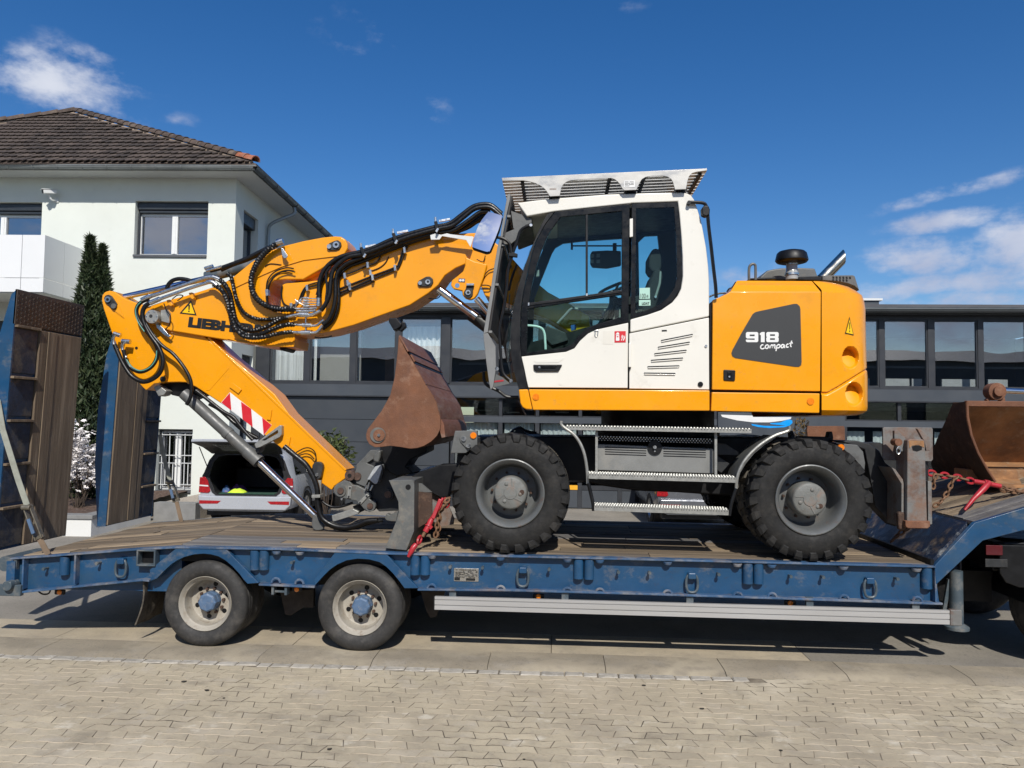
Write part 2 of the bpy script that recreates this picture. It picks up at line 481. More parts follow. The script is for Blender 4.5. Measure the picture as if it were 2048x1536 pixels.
def prism(pts, d, holes=()):
 """planar polygon (list of Vector) with holes, extruded by vector d"""
 d = Vector(d)
 loops = [list(map(Vector, pts))] + [list(map(Vector, h)) for h in holes]
 V, Fc = [], []
 if not holes:
  n = len(loops[0])
  V = loops[0] + [p + d for p in loops[0]]
  # orientation: front face normal should oppose d
  nrm = Vector((0, 0, 0))
  for i in range(n):
   a, b = loops[0][i], loops[0][(i + 1) % n]
   nrm += a.cross(b)
  idx = list(range(n))
  if nrm.dot(d) > 0:
   idx.reverse()
  Fc.append(tuple(idx))
  Fc.append(tuple(i + n for i in reversed(idx)))
  for k in range(n):
   i, j = idx[k], idx[(k + 1) % n]
   Fc.append((j, i, i + n, j + n))
  return V, Fc
 bm = bmesh.new()
 edges = []
 for lp in loops:
  vs = [bm.verts.new(p) for p in lp]
  edges += [bm.edges.new((vs[i], vs[(i + 1) % len(vs)])) for i in range(len(vs))]
 bmesh.ops.triangle_fill(bm, use_beauty=True, use_dissolve=False, edges=edges)
 bm.verts.ensure_lookup_table()
 bm.verts.index_update()
 for f in bm.faces:
  f.normal_update()
  if f.normal.dot(d) > 0:
   f.normal_flip()
 V = [v.co.copy() for v in bm.verts]
 n = len(V)
 Fc = [tuple(v.index for v in f.verts) for f in bm.faces]
 bedge = []
 for f in bm.faces:
  for lo in f.loops:
   if len(lo.edge.link_faces) == 1:
    bedge.append((lo.vert.index, lo.link_loop_next.vert.index))
 bm.free()
 top = list(Fc)
 V = V + [p + d for p in V]
 Fc += [tuple(i + n for i in reversed(f)) for f in top]
 Fc += [(b, a, a + n, b + n) for a, b in bedge]
 return V, Fc
def outline(crop, pts, Y, rnd=0):
 q = px(crop, pts)
 if rnd:
  q = [(p.x, p.y) for p in smooth_line([(a, b, 0) for a, b in q], rnd, True)]
 return [P(u, v, Y) for u, v in q]
def plate(name, crop, pts, Y0, Y1, m, parent, holes=(), bev=0., rnd=0, hrnd=0, label=None, angle=38):
 """traced outline standing at y = Y0 with real thickness to Y1"""
 o = outline(crop, pts, Y0, rnd)
 hs = [outline(crop, h, Y0, hrnd) for h in holes]
 return obj(name, [prism(o, (0, Y1 - Y0, 0), hs)], m, parent, bev=bev, label=label, angle=angle)
def sweep(pts, r, seg=8, cap=True, wrap=0., wl=.03):
 """round tube along pts (Vectors). r number or list. wrap = spiral guard ridge height"""
 pts = [Vector(p) for p in pts]
 if wrap:
  dense = []
  for i in range(len(pts) - 1):
   L = (pts[i + 1] - pts[i]).length
   k = max(1, int(L / (wl / 4)))
   dense += [pts[i].lerp(pts[i + 1], j / k) for j in range(k)]
  pts = dense + [pts[-1]]
 n = len(pts)
 V, Fc = [], []
 t = (pts[1] - pts[0]).normalized()
 up = Vector((0, 0, 1)) if abs(t.z) < .9 else Vector((1, 0, 0))
 nrm = (up - t * up.dot(t)).normalized()
 dist = 0
 for i in range(n):
  if i:
   dist += (pts[i] - pts[i - 1]).length
  t = (pts[min(i + 1, n - 1)] - pts[max(i - 1, 0)])
  t = t.normalized() if t.length > 1e-9 else Vector((0, 0, 1))
  nrm = (nrm - t * nrm.dot(t))
  nrm = nrm.normalized() if nrm.length > 1e-6 else t.orthogonal().normalized()
  bn = t.cross(nrm)
  rr = r[i] if isinstance(r, (list, tuple)) and not wrap else (r if not isinstance(r, (list, tuple)) else r[0])
  for k in range(seg):
   a = 2 * PI * k / seg
   q = rr
   if wrap:
    q = rr + wrap * (1 if math.sin(2 * PI * dist / wl + a) > .0 else 0)
   V.append(pts[i] + (nrm * math.cos(a) + bn * math.sin(a)) * q)
 for i in range(n - 1):
  for k in range(seg):
   a, b = i * seg + k, i * seg + (k + 1) % seg
   Fc.append((a, b, b + seg, a + seg))
 if cap:
  Fc.append(tuple(reversed(range(seg))))
  Fc.append(tuple((n - 1) * seg + k for k in range(seg)))
 return V, Fc
def tube(name, crop, pts, Y, r, m, parent, n=6, seg=8, wrap=0., label=None):
 """hose traced in the picture on plane Y (Y may be a list, one per point)"""
 q = px(crop, pts)
 ys = Y if isinstance(Y, (list, tuple)) else [Y] * len(q)
 w = [P(u, v, y) for (u, v), y in zip(q, ys)]
 if n > 1 and len(w) > 2:
  w = smooth_line(w, n)
 return obj(name, [sweep(w, r, seg, wrap=wrap)], m, parent, label=label)
def lathe(profile, seg=32, axis='Y', c=(0, 0, 0), a0=0., a1=2 * PI, closed=True):
 """profile = [(radius, position along axis)]"""
 V, Fc = [], []
 c = Vector(c)
 n = len(profile)
 full = abs(a1 - a0 - 2 * PI) < 1e-6
 steps = seg if full else seg + 1
 for i in range(steps):
  a = a0 + (a1 - a0) * i / seg
  ca, sa = math.cos(a), math.sin(a)
  for r, h in profile:
   if axis == 'Y':
    V.append(c + Vector((r * ca, h, r * sa)))
   elif axis == 'Z':
    V.append(c + Vector((r * ca, r * sa, h)))
   else:
    V.append(c + Vector((h, r * ca, r * sa)))
 for i in range(seg):
  j = (i + 1) % steps
  for k in range(n - 1):
   q = (i * n + k, i * n + k + 1, j * n + k + 1, j * n + k)
   if axis == 'Y':
    q = q
   else:
    q = tuple(reversed(q)) if axis == 'Z' else q
   Fc.append(q)
 return V, Fc
def disc(c, r, y0, y1, seg=24):
 """solid disc facing -y"""
 return lathe([(.0001, y0), (r, y0), (r, y1), (.0001, y1)], seg, 'Y', (c[0], 0, c[2]) if len(c) == 3 else c)
def pdisc(u, v, Y, rpx, depth, seg=24):
 c = P(u, v, Y)
 r = rpx * (c - CAMP).dot(FWD) / FPX
 return lathe([(.0001, Y), (r, Y), (r, Y + depth), (.0001, Y + depth)], seg, 'Y', (c.x, 0, c.z))
def text_geo(s, size, loc, xs=1., shear=0., bold=0., depth=.003, rotz=0., tilt=0.):
 """flat lettering facing -y at loc, returned as (verts, faces) in world space"""
 cu = bpy.data.curves.new('letters', 'FONT')
 cu.body = s
 cu.size = size
 cu.offset = bold
 cu.extrude = depth / 2
 cu.shear = shear
 cu.resolution_u = 3
 to = bpy.data.objects.new('letters', cu)
 me = bpy.data.meshes.new_from_object(to)
 mtx = Matrix.Translation(loc) @ Matrix.Rotation(rotz, 4, 'Z') @ Matrix.Rotation(tilt, 4, 'Y') @ Matrix.Rotation(PI / 2, 4, 'X') @ Matrix.Diagonal((xs, 1, 1, 1))
 V = [mtx @ v.co for v in me.vertices]
 Fc = [tuple(p.vertices) for p in me.polygons]
 bpy.data.objects.remove(to)
 bpy.data.curves.remove(cu)
 bpy.data.meshes.remove(me)
 return V, Fc
def copy_tree(o, dx, parent=None, label=None):
 """copy a thing or part with everything under it, moved by dx (top level only)"""
 c = o.copy()
 COL.objects.link(c)
 if parent is not None:
  c.parent = parent
 if dx is not None:
  c.location = Vector(o.location) + Vector(dx)
 WORLD_LOC[c.name] = WORLD_LOC.get(o.name, Vector((0, 0, 0))) + (Vector(dx) if dx else Vector((0, 0, 0)))
 if label:
  c['label'] = label
 for ch in list(o.children):
  copy_tree(ch, None, c)
 return c
# =================================================================== ground
M['asphalt'] = mat('asphalt', (.27, .245, .205), .9, var=.2, scale=1.2, dirt=[((.26, .235, .195), .35, 1.1), ((.09, .083, .073), .3, 40), ((.36, .33, .28), .2, 60)], bump=.7, bump_scale=160)
M['earth'] = mat('ground_base', (.20, .185, .16), .95, var=.15, scale=1)
M['concrete_tan'] = mat('tan_concrete_strip', (.45, .38, .275), .9, wdirt=[((.30, .255, .19), 1.3, .5, .66, .6)], var=.14, scale=2.2, dirt=[((.30, .265, .21), .45, 3.2), ((.20, .18, .15), .25, 34)], bump=.6, bump_scale=110)
M['kerb'] = mat('kerb_concrete', (.29, .248, .182), .88, var=.16, scale=2.2, wdirt=[((.42, .36, .26), 1.3, .48, .62, .75), ((.19, .165, .13), 2.6, .54, .68, .6)], dirt=[((.36, .325, .27), .35, 2.4), ((.12, .112, .10), .32, 45)], bump=.6, bump_scale=120)
M['paver'] = mat('paver_concrete', (.515, .442, .312), .9, var=.13, scale=2.6, island=.075,
     dirt=[((.33, .285, .22), .40, 5), ((.56, .50, .41), .30, 3), ((.10, .092, .08), .20, 55), ((.5, .46, .38), .16, 90)], wdirt=[((.33, .28, .205), .7, .46, .60, .7), ((.60, .53, .41), 1.1, .54, .68, .6), ((.17, .145, .11), 1.7, .585, .70, .6), ((.66, .61, .50), 5.0, .60, .70, .6), ((.12, .10, .08), .9, .66, .76, .5)], bump=.7, bump_scale=110)
M['paver_pale'] = mat('chipped_pale_stone', (.43, .395, .335), .92, var=.2, scale=8, island=.14, dirt=[((.24, .215, .18), .42, 14), ((.55, .52, .46), .3, 25)], bump=1.0, bump_scale=60)
M['joint'] = mat('joint_sand', (.12, .098, .07), .95, var=.45, scale=5, dirt=[((.42, .36, .265), .52, 2.2)], bump=.4, bump_scale=90)
M['paver_side'] = mat('soiled_paver_side', (.075, .062, .045), .95, var=.4, scale=6, dirt=[((.40, .34, .25), .5, 3.0)], wdirt=[((.46, .39, .29), 1.1, .44, .54, .95)])
M['line_white'] = mat('road_line_paint', (.62, .62, .6), .7, var=.15, scale=6, dirt=(.3, .29, .27), dirt_amt=.4, dirt_scale=6)
obj('ground', [box(-260, 260, -220, 300, -.30, -.062)], M['earth'], kind='structure', smooth=False)
obj('asphalt_yard', [box(-60, 60, .78, 90, -.06, -.001)], M['asphalt'], kind='structure', smooth=False)
# tan concrete strip, joins asphalt at its right end
strip = obj('concrete_strip', [box(-30, -25, .17, .775, -.06, -.003)], M['concrete_tan'], kind='structure', smooth=False)
x = -25.0
rs = random.Random(3)
xs_end = P(1605, 1300, .4).x
k = 0
while x < xs_end:
 L = min(rs.uniform(1.9, 2.6), xs_end - x)
 if L < .3:
  break
 obj('slab', [box(x + .003, x + L - .003, .17, .775, -.06, -.002 + rs.uniform(-.0015, .0015))], M['concrete_tan'], parent=strip, smooth=False)
 x += L
obj('asphalt_patch', [box(xs_end + .003, 60, .17, .777, -.06, -.002)], M['asphalt'], kind='structure', smooth=False)
# kerb stones: flat top with a worn sloping front
kerb = obj('kerb', [box(-30, 30, -.25, .165, -.062, -.035)], M['joint'], kind='structure', smooth=False)
kx = P(118, 1285, .1).x
i = -14
while i < 16:
 x0, x1 = kx + i * 1.0 + .003, kx + (i + 1) * 1.0 - .003
 t = rs.uniform(-.0015, .0015)
 prof = [(.165, -.06), (.165, t), (-.13, t - .001), (-.19, t - .006), (-.255, t - .028), (-.262, -.06)]
 V = [(x0, y, z) for y, z in prof] + [(x1, y, z) for y, z in prof]
 n = len(prof)
 Fc = [(a, (a + 1) % n, (a + 1) % n + n, a + n) for a in range(n)] + [tuple(reversed(range(n))), tuple(range(n, 2 * n))]
 obj('kerb_stone', [(V, Fc)], M['kerb'], parent=kerb, smooth=True, angle=30)
 i += 1
# pavers: long wavy blocks with slanted ends, alternate rows mirrored
PL, PW, PT = .2085, .1005, .05
ZP = -.028
def paver_mesh(sgn, seed):
 r = random.Random(seed)
 g = .0013
 sl = .028 * sgn
 a, b = g * 1.7, PL - g * 1.7
 # lower edge then upper edge; both follow the same wave so rows nest
 def wave(t):
  return .0105 * sgn * math.sin(2 * PI * t / PL)
 lo, hi = [], []
 gy = .0026
 for q in (0, .2, .45, .7, 1):
  t = a + (b - a) * q
  lo.append((t - sl / 2, gy + wave(t - sl / 2)))
  hi.append((t + sl / 2, PW - gy + wave(t + sl / 2)))
 ring = lo + hi[::-1]
 cx, cy = sum(p[0] for p in ring) / len(ring), sum(p[1] for p in ring) / len(ring)
 n = len(ring)
 V = [(p[0], p[1], -PT) for p in ring] + [(p[0], p[1], -.0022) for p in ring]
 for p in ring:
  d = Vector((p[0] - cx, p[1] - cy))
  dd = d.normalized() * .0016
  V.append((p[0] - dd.x, p[1] - dd.y, r.uniform(-.0008, .0008)))
 F = [(i_, (i_ + 1) % n, (i_ + 1) % n + n, i_ + n) for i_ in range(n)]
 F += [(i_ + n, (i_ + 1) % n + n, (i_ + 1) % n + 2 * n, i_ + 2 * n) for i_ in range(n)]
 F += [tuple(range(2 * n, 3 * n))]
 return V, F
pave = obj('pavement', [box(-16, 16, -5.2, -.263, -.062, ZP - .0035)], M['joint'], kind='structure', smooth=False)
variants = {}
for sgn in (-1, 1):
 for s in range(6):
  V, F = paver_mesh(sgn, s)
  me = bpy.data.meshes.new('paver')
  me.from_pydata(V, [], F)
  me.materials.append(M['paver'])
  me.materials.append(M['paver_side'])
  for p_ in me.polygons[:20]:
   p_.material_index = 1
  finish_mesh(me, False)
  variants[(sgn, s)] = me
rows = []
y = -.37
row = 0
cells = []
while y > -5.0:
 y -= PW
 sgn = 1 if row % 2 else -1
 xx = -12 + (PL / 2 if row % 2 else 0)
 while xx < 12:
  cells.append((xx, y, sgn))
  xx += PL
 row += 1
xcob = P(1500, 1340, -.35).x
xx = xcob + .12
while xx < 12:
 cells.append((xx, -.3705, -1))
 xx += PL
def pix(p):
 q = CROT.transposed() @ (Vector(p) - CAMP)
 if q.z > -.1:
  return None
 return 1024 + FPX * q.x / -q.z, 768 - FPX * q.y / -q.z
vis = []
for c in cells:
 q = pix((c[0] + PL / 2, c[1] + PW / 2, ZP))
 if q and -15 < q[0] < 2063 and q[1] < 1545:
  vis.append((q[1], c))
vis.sort(reverse=True)
single = set(c for _, c in vis[:298])
stV, stF = [], []
pr = random.Random(11)
for c in cells:
 v = variants[(c[2], pr.randrange(6))]
 dz = ZP + pr.uniform(-.0008, .0008)
 tx, ty = pr.uniform(-.004, .004), pr.uniform(-.004, .004)
 if c in single:
  o = bpy.data.objects.new('paver', v)
  COL.objects.link(o)
  o.parent = pave
  o.location = (c[0], c[1], dz)
  o.rotation_euler = (tx, ty, pr.uniform(-.012, .012))
 else:
  if abs(c[0]) > 9:
   continue
  k = len(stV)
  for w in v.vertices:
   stV.append((w.co.x + c[0], w.co.y + c[1], w.co.z + dz + w.co.y * tx - w.co.x * ty))
  for p in v.polygons:
   stF.append(tuple(i_ + k for i_ in p.vertices))
M['paver_far'] = mat('paver_concrete_far', (.515, .442, .312), .9, var=.16, scale=2.0,
      dirt=[((.33, .285, .22), .40, 5), ((.56, .50, .41), .30, 3), ((.10, .092, .08), .20, 55), ((.5, .46, .38), .16, 90)], wdirt=[((.36, .30, .215), .55, .46, .62, .55), ((.60, .53, .41), .8, .56, .72, .6), ((.17, .145, .11), 1.7, .585, .70, .6), ((.62, .57, .47), 4.0, .64, .74, .5)], bump=.7, bump_scale=110)
pr_ = obj('paver_rest', [(stV, stF)], [M['paver_far'], M['paver_side']], parent=pave, kind='stuff', smooth=False)
for i, p_ in enumerate(pr_.data.polygons):
 p_.material_index = 1 if i % 21 < 20 else 0
# row of broken pale cobbles along the kerb
x = -9.0
while x < P(1500, 1340, -.35).x:
 L = rs.uniform(.10, .2)
 yy0, yy1 = -.268, -.364 + rs.uniform(-.006, .01)
 z = ZP + rs.uniform(.0015, .008)
 ring = [(x + .003, yy1), (x + L * .5, yy1 + rs.uniform(-.012, .012)), (x + L - .003, yy1 + rs.uniform(0, .015)), (x + L - .004, yy0), (x + L * .4, yy0 - rs.uniform(0, .012)), (x + .004, yy0)]
 n = len(ring)
 mx_, my_ = x + L / 2, (yy0 + yy1) / 2
 V = [(a, b, -.06) for a, b in ring] + [(a, b, z - .008) for a, b in ring] + [(a + (mx_ - a) * .14, b + (my_ - b) * .14, z + rs.uniform(-.003, .003)) for a, b in ring]
 F = [(a, (a + 1) % n, (a + 1) % n + n, a + n) for a in range(n)] + [(a + n, (a + 1) % n + n, (a + 1) % n + 2 * n, a + 2 * n) for a in range(n)] + [tuple(range(2 * n, 3 * n))]
 co_ = obj('cobble', [(V, F)], [M['paver_pale'], M['paver_side']], parent=pave, smooth=False)
 for p_ in co_.data.polygons[:n]:
  p_.material_index = 1
 x += L
# dark leaves / debris specks lying on the pavers
debris = []
dr = random.Random(5)
M['debris'] = mat('dark_litter', (.03, .026, .02), .9, var=.4, scale=30)
for i in range(30):
 x, y = dr.uniform(-4.4, 4.4), dr.uniform(-2.6, -.45)
 s = .004 + .014 * dr.random() ** 2.5
 a = dr.uniform(0, 6.28)
 pts = []
 for k in range(6):
  rr = s * dr.uniform(.6, 1.2)
  pts.append(Vector((x + rr * math.cos(a + k * 1.047) * 1.5, y + rr * math.sin(a + k * 1.047), ZP + .001)))
 debris.append(prism(pts, (0, 0, .006)))
obj('litter', debris, M['debris'], kind='stuff')
# parking bay lines in the yard, right of the trailer
lines = []
for Y in (3.4, 5.9):
 lines.append(box(5.2, 14, Y, Y + .12, -.001, .003))
obj('parking_line', lines, M['line_white'], kind='structure', smooth=False)
# =================================================================== the white house (camera-aligned frame)
M['plaster'] = mat('white_plaster', (.735, .765, .705), .9, var=.03, scale=1.2, wdirt=[((.58, .605, .55), .9, .5, .7, .35), ((.54, .56, .51), 5, .58, .74, .3)], bump=.35, bump_scale=180)
M['plaster_w'] = mat('white_wall_plaster', (.76, .76, .73), .9, var=.03, scale=1.5, dirt=[((.6, .59, .55), .25, 1.4)], bump=.3, bump_scale=150)
M['soffit'] = mat('painted_soffit', (.62, .635, .61), .85, var=.03, scale=2)
M['reveal'] = M['plaster']
M['shutter'] = mat('dark_shutter_box', (.028, .034, .042), .4, var=.1)
M['sill'] = mat('grey_window_sill', (.10, .105, .115), .5, var=.1)
M['pvc'] = mat('white_window_frame', (.80, .81, .80), .35, var=.02)
M['panel_white'] = mat('white_balcony_panel', (.80, .805, .80), .38, var=.02, scale=1, coat=.15)
M['zinc'] = mat('weathered_zinc', (.30, .325, .325), .42, .35, var=.18, scale=2.5, dirt=(.42, .43, .41), dirt_amt=.3, dirt_scale=3)
M['zinc_dk'] = mat('dark_zinc_gutter', (.12, .135, .138), .42, .35, var=.18, scale=2.5)
M['tile'] = mat('brown_roof_tile', (.070, .052, .042), .85, var=.35, scale=6, island=.42, dirt=[((.15, .12, .095), .32, 5), ((.03, .026, .022), .4, 9)], bump=.5, bump_scale=40)
M['tile_ridge'] = mat('brown_ridge_tile', (.085, .060, .048), .85, var=.3, scale=5, island=.25, dirt=[((.24, .19, .14), .4, 4)], bump=.5, bump_scale=40)
M['tile_red'] = mat('red_ridge_tile', (.36, .125, .065), .85, var=.25, scale=7, dirt=[((.42, .33, .25), .35, 5)], bump=.4)
M['mortar'] = mat('pale_mortar', (.30, .235, .18), .95, var=.3, scale=10, bump=.6)
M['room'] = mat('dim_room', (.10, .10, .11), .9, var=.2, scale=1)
M['room_lt'] = mat('pale_room_wall', (.50, .49, .46), .9, var=.1, scale=1)
M['curtain'] = mat('white_curtain', (.92, .93, .92), .9, var=.04, scale=2)
M['window_bar'] = mat('white_window_grille', (.68, .70, .70), .5, var=.05)
DW = 17.5
co = PH(472, 400, DW)                       # house corner
XC = co.x
ztop = PH(472, 357, DW).z
XL = -26.0
house = thing('house', 'white plastered house with a hipped brown tile roof, at the left edge', 'house', HW(XC - 4, DW + 3, 0))
def hrect(crop, x0, y0, x1, y1, D=DW):
 a = PH(*px(crop, [(x0, y0)])[0], D)
 b = PH(*px(crop, [(x1, y1)])[0], D)
 return min(a.x, b.x), max(a.x, b.x), min(a.z, b.z), max(a.z, b.z)
wA = hrect('A1', 793, 590, 1210, 910)
wB = hrect('A1', -260, 595, 226, 1110)
wC = hrect('A2', 690, 566, 838, 838)
WT = .34
def wall_with_holes(x0, x1, z0, z1, holes, d0, t):
 pts = [HW(x0, d0, z0), HW(x1, d0, z0), HW(x1, d0, z1), HW(x0, d0, z1)]
 hs = [[HW(a, d0, c), HW(b, d0, c), HW(b, d0, d), HW(a, d0, d)] for a, b, c, d in holes]
 return prism(pts, FWD * t, hs)
# storey below the balcony has a dark glazed opening at the far left
wD = hrect('S', -120, 640, 24, 800)
front = obj('front_wall', [wall_with_holes(XL, XC, -.05, ztop, [wA, wB, wC, wD], DW, WT)], M['plaster'], parent=house, smooth=False)
# right side wall with its window
SB = DW + 12.5
def SIDE(u, v):
 """sight line meets the side wall plane x = XC"""
 d = CROT @ Vector(((u - 1024) / FPX, (768 - v) / FPX, -1))
 dx, df = d.dot(RGT), d.dot(FWD)
 t = XC / dx
 return Vector((XC, df * t, CAMP.z + d.z * t))
s0 = SIDE(*px('A1', [(1428, 640)])[0])
s1 = SIDE(*px('A1', [(1512, 700)])[0])
sd0, sd1 = s0.y, s1.y
sz1 = s0.z
sz0 = sz1 - 1.35
sw_lo = (SIDE(486, 640).y, SIDE(508, 640).y, .9, 3.6)
pts = [HW(XC, DW + WT + .002, -.05), HW(XC, SB, -.05), HW(XC, SB, ztop), HW(XC, DW + WT + .002, ztop)]
hs = [[HW(XC, sd0, sz0), HW(XC, sd1, sz0), HW(XC, sd1, sz1), HW(XC, sd0, sz1)], [HW(XC, sw_lo[0], sw_lo[2]), HW(XC, sw_lo[1], sw_lo[2]), HW(XC, sw_lo[1], sw_lo[3]), HW(XC, sw_lo[0], sw_lo[3])]]
obj('side_wall', [prism(pts, RGT * -WT, hs)], M['plaster'], parent=house, smooth=False)
obj('back_wall', [hbox(XL, XC, SB + .003, SB + .3, -.05, ztop)], M['plaster'], parent=house, smooth=False)
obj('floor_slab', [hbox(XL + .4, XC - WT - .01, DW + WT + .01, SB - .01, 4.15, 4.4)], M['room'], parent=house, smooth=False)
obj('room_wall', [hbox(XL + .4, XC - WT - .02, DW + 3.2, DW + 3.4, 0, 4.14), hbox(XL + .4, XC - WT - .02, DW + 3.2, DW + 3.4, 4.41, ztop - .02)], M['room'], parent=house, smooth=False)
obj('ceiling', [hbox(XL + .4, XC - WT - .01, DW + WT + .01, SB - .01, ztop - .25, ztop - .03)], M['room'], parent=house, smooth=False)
def house_window(w, casements, shutter=.26, sill=True, rec=.2, bars=False):
 x0, x1, z0, z1 = w
 zt = z1 - shutter
 f = .055
 fr = [hbox(x0 + .01, x0 + .01 + f, DW + rec, DW + rec + .07, z0 + .01, zt), hbox(x1 - .01 - f, x1 - .01, DW + rec, DW + rec + .07, z0 + .01, zt),
   hbox(x0 + .012 + f, x1 - .012 - f, DW + rec, DW + rec + .07, z0 + .01, z0 + .01 + f), hbox(x0 + .012 + f, x1 - .012 - f, DW + rec, DW + rec + .07, zt - f, zt)]
 n = casements
 W = (x1 - x0 - .02 - 2 * f) / n
 for i in range(1, n):
  xm = x0 + .01 + f + W * i
  fr.append(hbox(xm - .065, xm + .065, DW + rec - .012, DW + rec + .068, z0 + .012 + f, zt - f - .002))
  fr.append(hbox(xm - .025, xm + .025, DW + rec - .025, DW + rec - .0125, z0 + .02 + f, zt - f - .01))
 win = obj('window', fr, M['pvc'], parent=house, smooth=False)
 for i in range(n):
  a = x0 + .01 + f + W * i + (.07 if i else .0)
  b = x0 + .01 + f + W * (i + 1) - (.07 if i < n - 1 else .0)
  obj('pane', [hbox(a + .001, b - .001, DW + rec + .035, DW + rec + .047, z0 + .012 + f, zt - f - .002)], M['glass_house'], parent=win, smooth=False)
 if shutter:
  zz = [hbox(x0 + .012, x1 - .012, DW + .09, DW + .30, zt + .075, z1 - .012), hbox(x0 + .03, x1 - .03, DW + .12, DW + .30, zt + .002, zt + .073)]
  obj('shutter_box', zz, M['shutter'], parent=win, bev=.02)
  obj('shutter_rail', [hbox(x0 + .012, x0 + .05, DW + .13, DW + .19, z0 + .01, zt - .001), hbox(x1 - .05, x1 - .012, DW + .13, DW + .19, z0 + .01, zt - .001)], M['shutter'], parent=win, smooth=False)
 if sill:
  obj('sill', [hbox(x0 + .001, x1 - .001, DW - .045, DW + .19, z0 - .045, z0 + .004)], M['sill'], parent=win, smooth=False)
 if bars:
  g = []
  zl = [z0 + .12, z0 + .45 * (zt - z0), z0 + .58 * (zt - z0), zt - .1]
  for z in zl:
   g.append(hbox(x0 + .02, x1 - .02, DW + .10, DW + .115, z, z + .016))
  nb = 9
  for i in range(nb):
   xb = x0 + .06 + (x1 - x0 - .12) * i / (nb - 1)
   a, b = (z0 + .03, zt - .02) if i % 2 == 0 else (z0 + .12, zl[1])
   g.append(hbox(xb, xb + .016, DW + .118, DW + .134, a, b))
  obj('grille', g, M['window_bar'], parent=win, smooth=False)
 return win
house_window(wA, 2)
house_window(wB, 2, sill=False)
house_window(wC, 2, shutter=.04, bars=True)
house_window(wD, 2, sill=False)
for (a, b, c, d) in ((sd0, sd1, sz0, sz1), (sw_lo[0], sw_lo[1], sw_lo[2], sw_lo[3])):
 w = obj('window', [hbox(XC - .25, XC - .18, a + .01, a + .07, c + .01, d - .3), hbox(XC - .25, XC - .18, b - .07, b - .01, c + .01, d - .3), hbox(XC - .25, XC - .18, a + .071, b - .071, c + .01, c + .07)], M['shutter'], parent=house, smooth=False)
 obj('pane', [hbox(XC - .225, XC - .213, a + .071, b - .071, c + .071, d - .3)], M['glass_house'], parent=w, smooth=False)
 obj('shutter_box', [hbox(XC - .28, XC - .07, a + .012, b - .012, d - .28, d - .012)], M['shutter'], parent=w, bev=.02)
# ---- eaves: soffit, gutters, downpipe
OV = .62
DE = DW - OV                                # gutter line
gz = PH(300, 335, DE).z
XE = PH(508, 330, DE).x                     # gutter corner
OVX = XE - XC
obj('soffit', [
 ([HW(XL, DE + .06, gz - .06), HW(XE - .06, DE + .06, gz - .06), HW(XC, DW - .002, ztop - .004), HW(XL, DW - .002, ztop - .004),
  HW(XL, DE + .06, gz + .05), HW(XE - .06, DE + .06, gz + .05), HW(XC, DW - .002, ztop + .15), HW(XL, DW - .002, ztop + .15)],
  [(3, 2, 1, 0), (4, 5, 6, 7), (0, 1, 5, 4), (1, 2, 6, 5), (2, 3, 7, 6), (3, 0, 4, 7)]),
 ([HW(XE - .06, DE + .062, gz - .06), HW(XE - .06, SB, gz - .06), HW(XC + .002, SB, ztop - .004), HW(XC + .002, DW, ztop - .004),
  HW(XE - .06, DE + .062, gz + .05), HW(XE - .06, SB, gz + .05), HW(XC + .002, SB, ztop + .15), HW(XC + .002, DW, ztop + .15)],
  [(3, 2, 1, 0), (4, 5, 6, 7), (0, 1, 5, 4), (1, 2, 6, 5), (2, 3, 7, 6), (3, 0, 4, 7)])], M['soffit'], parent=house, smooth=False)
def gutter_geo(a, b, out, r=.075):
 """half round trough from a to b, out = outward direction"""
 V, Fc = [], []
 n = 10
 for p in (a, b):
  for rr in (r, r - .006):
   for k in range(n + 1):
    t = PI + PI * k / n
    V.append(p + out * (math.cos(t) * rr) + Vector((0, 0, math.sin(t) * rr)))
 m = n + 1
 for k in range(n):
  Fc.append((k, k + 1, 2 * m + k + 1, 2 * m + k))
  Fc.append((m + k + 1, m + k, 3 * m + k, 3 * m + k + 1))
 Fc += [(0, 2 * m, 3 * m, m), (n, m + n, 3 * m + n, 2 * m + n)]
 return V, Fc
ga, gb, gc = HW(XL, DE, gz + .03), HW(XE, DE, gz + .03), HW(XE, SB, gz + .03)
gut = obj('gutter', [gutter_geo(ga, gb, -FWD), sweep([ga - FWD * .075, gb - FWD * .075 + RGT * .075], .012, 8), hbox(XL, XE, DE + .06, DE + .075, gz - .04, gz + .1)], M['zinc'], parent=house)
gut2 = obj('gutter', [gutter_geo(gb, gc, RGT), sweep([gb + RGT * .075 - FWD * .075, gc + RGT * .075], .012, 8), hbox(XE - .075, XE - .06, DE + .078, SB, gz - .04, gz + .1)], M['zinc_dk'], parent=house)
x = XE - .5
while x > -14:
 pts_ = [HW(x, DE - math.cos(t) * .081, gz + .03 - math.sin(t) * .081) for t in [PI * k / 10 for k in range(11)]]
 obj('bracket', [sweep(pts_, .009, 6)], M['zinc'], parent=gut)
 x -= .565
d = DE + .6
while d < SB:
 pts_ = [HW(XE + math.cos(t) * .081, d, gz + .03 - math.sin(t) * .081) for t in [PI * k / 10 for k in range(11)]]
 obj('bracket', [sweep(pts_, .009, 6)], M['zinc_dk'], parent=gut2)
 d += .8
pd = SIDE(*px('A1', [(1556, 760)])[0]).y
obj('downpipe', [sweep(smooth_line([HW(XE - .02, pd + .35, gz - .05), HW(XE - .02, pd + .35, gz - .22), HW(XE - .25, pd + .2, gz - .38), HW(XC + .12, pd, gz - .6), HW(XC + .07, pd, gz - .85), HW(XC + .07, pd, gz - 1.5), HW(XC + .07, pd, 3.0)], 6), .045, 12)], M['zinc'], parent=house)
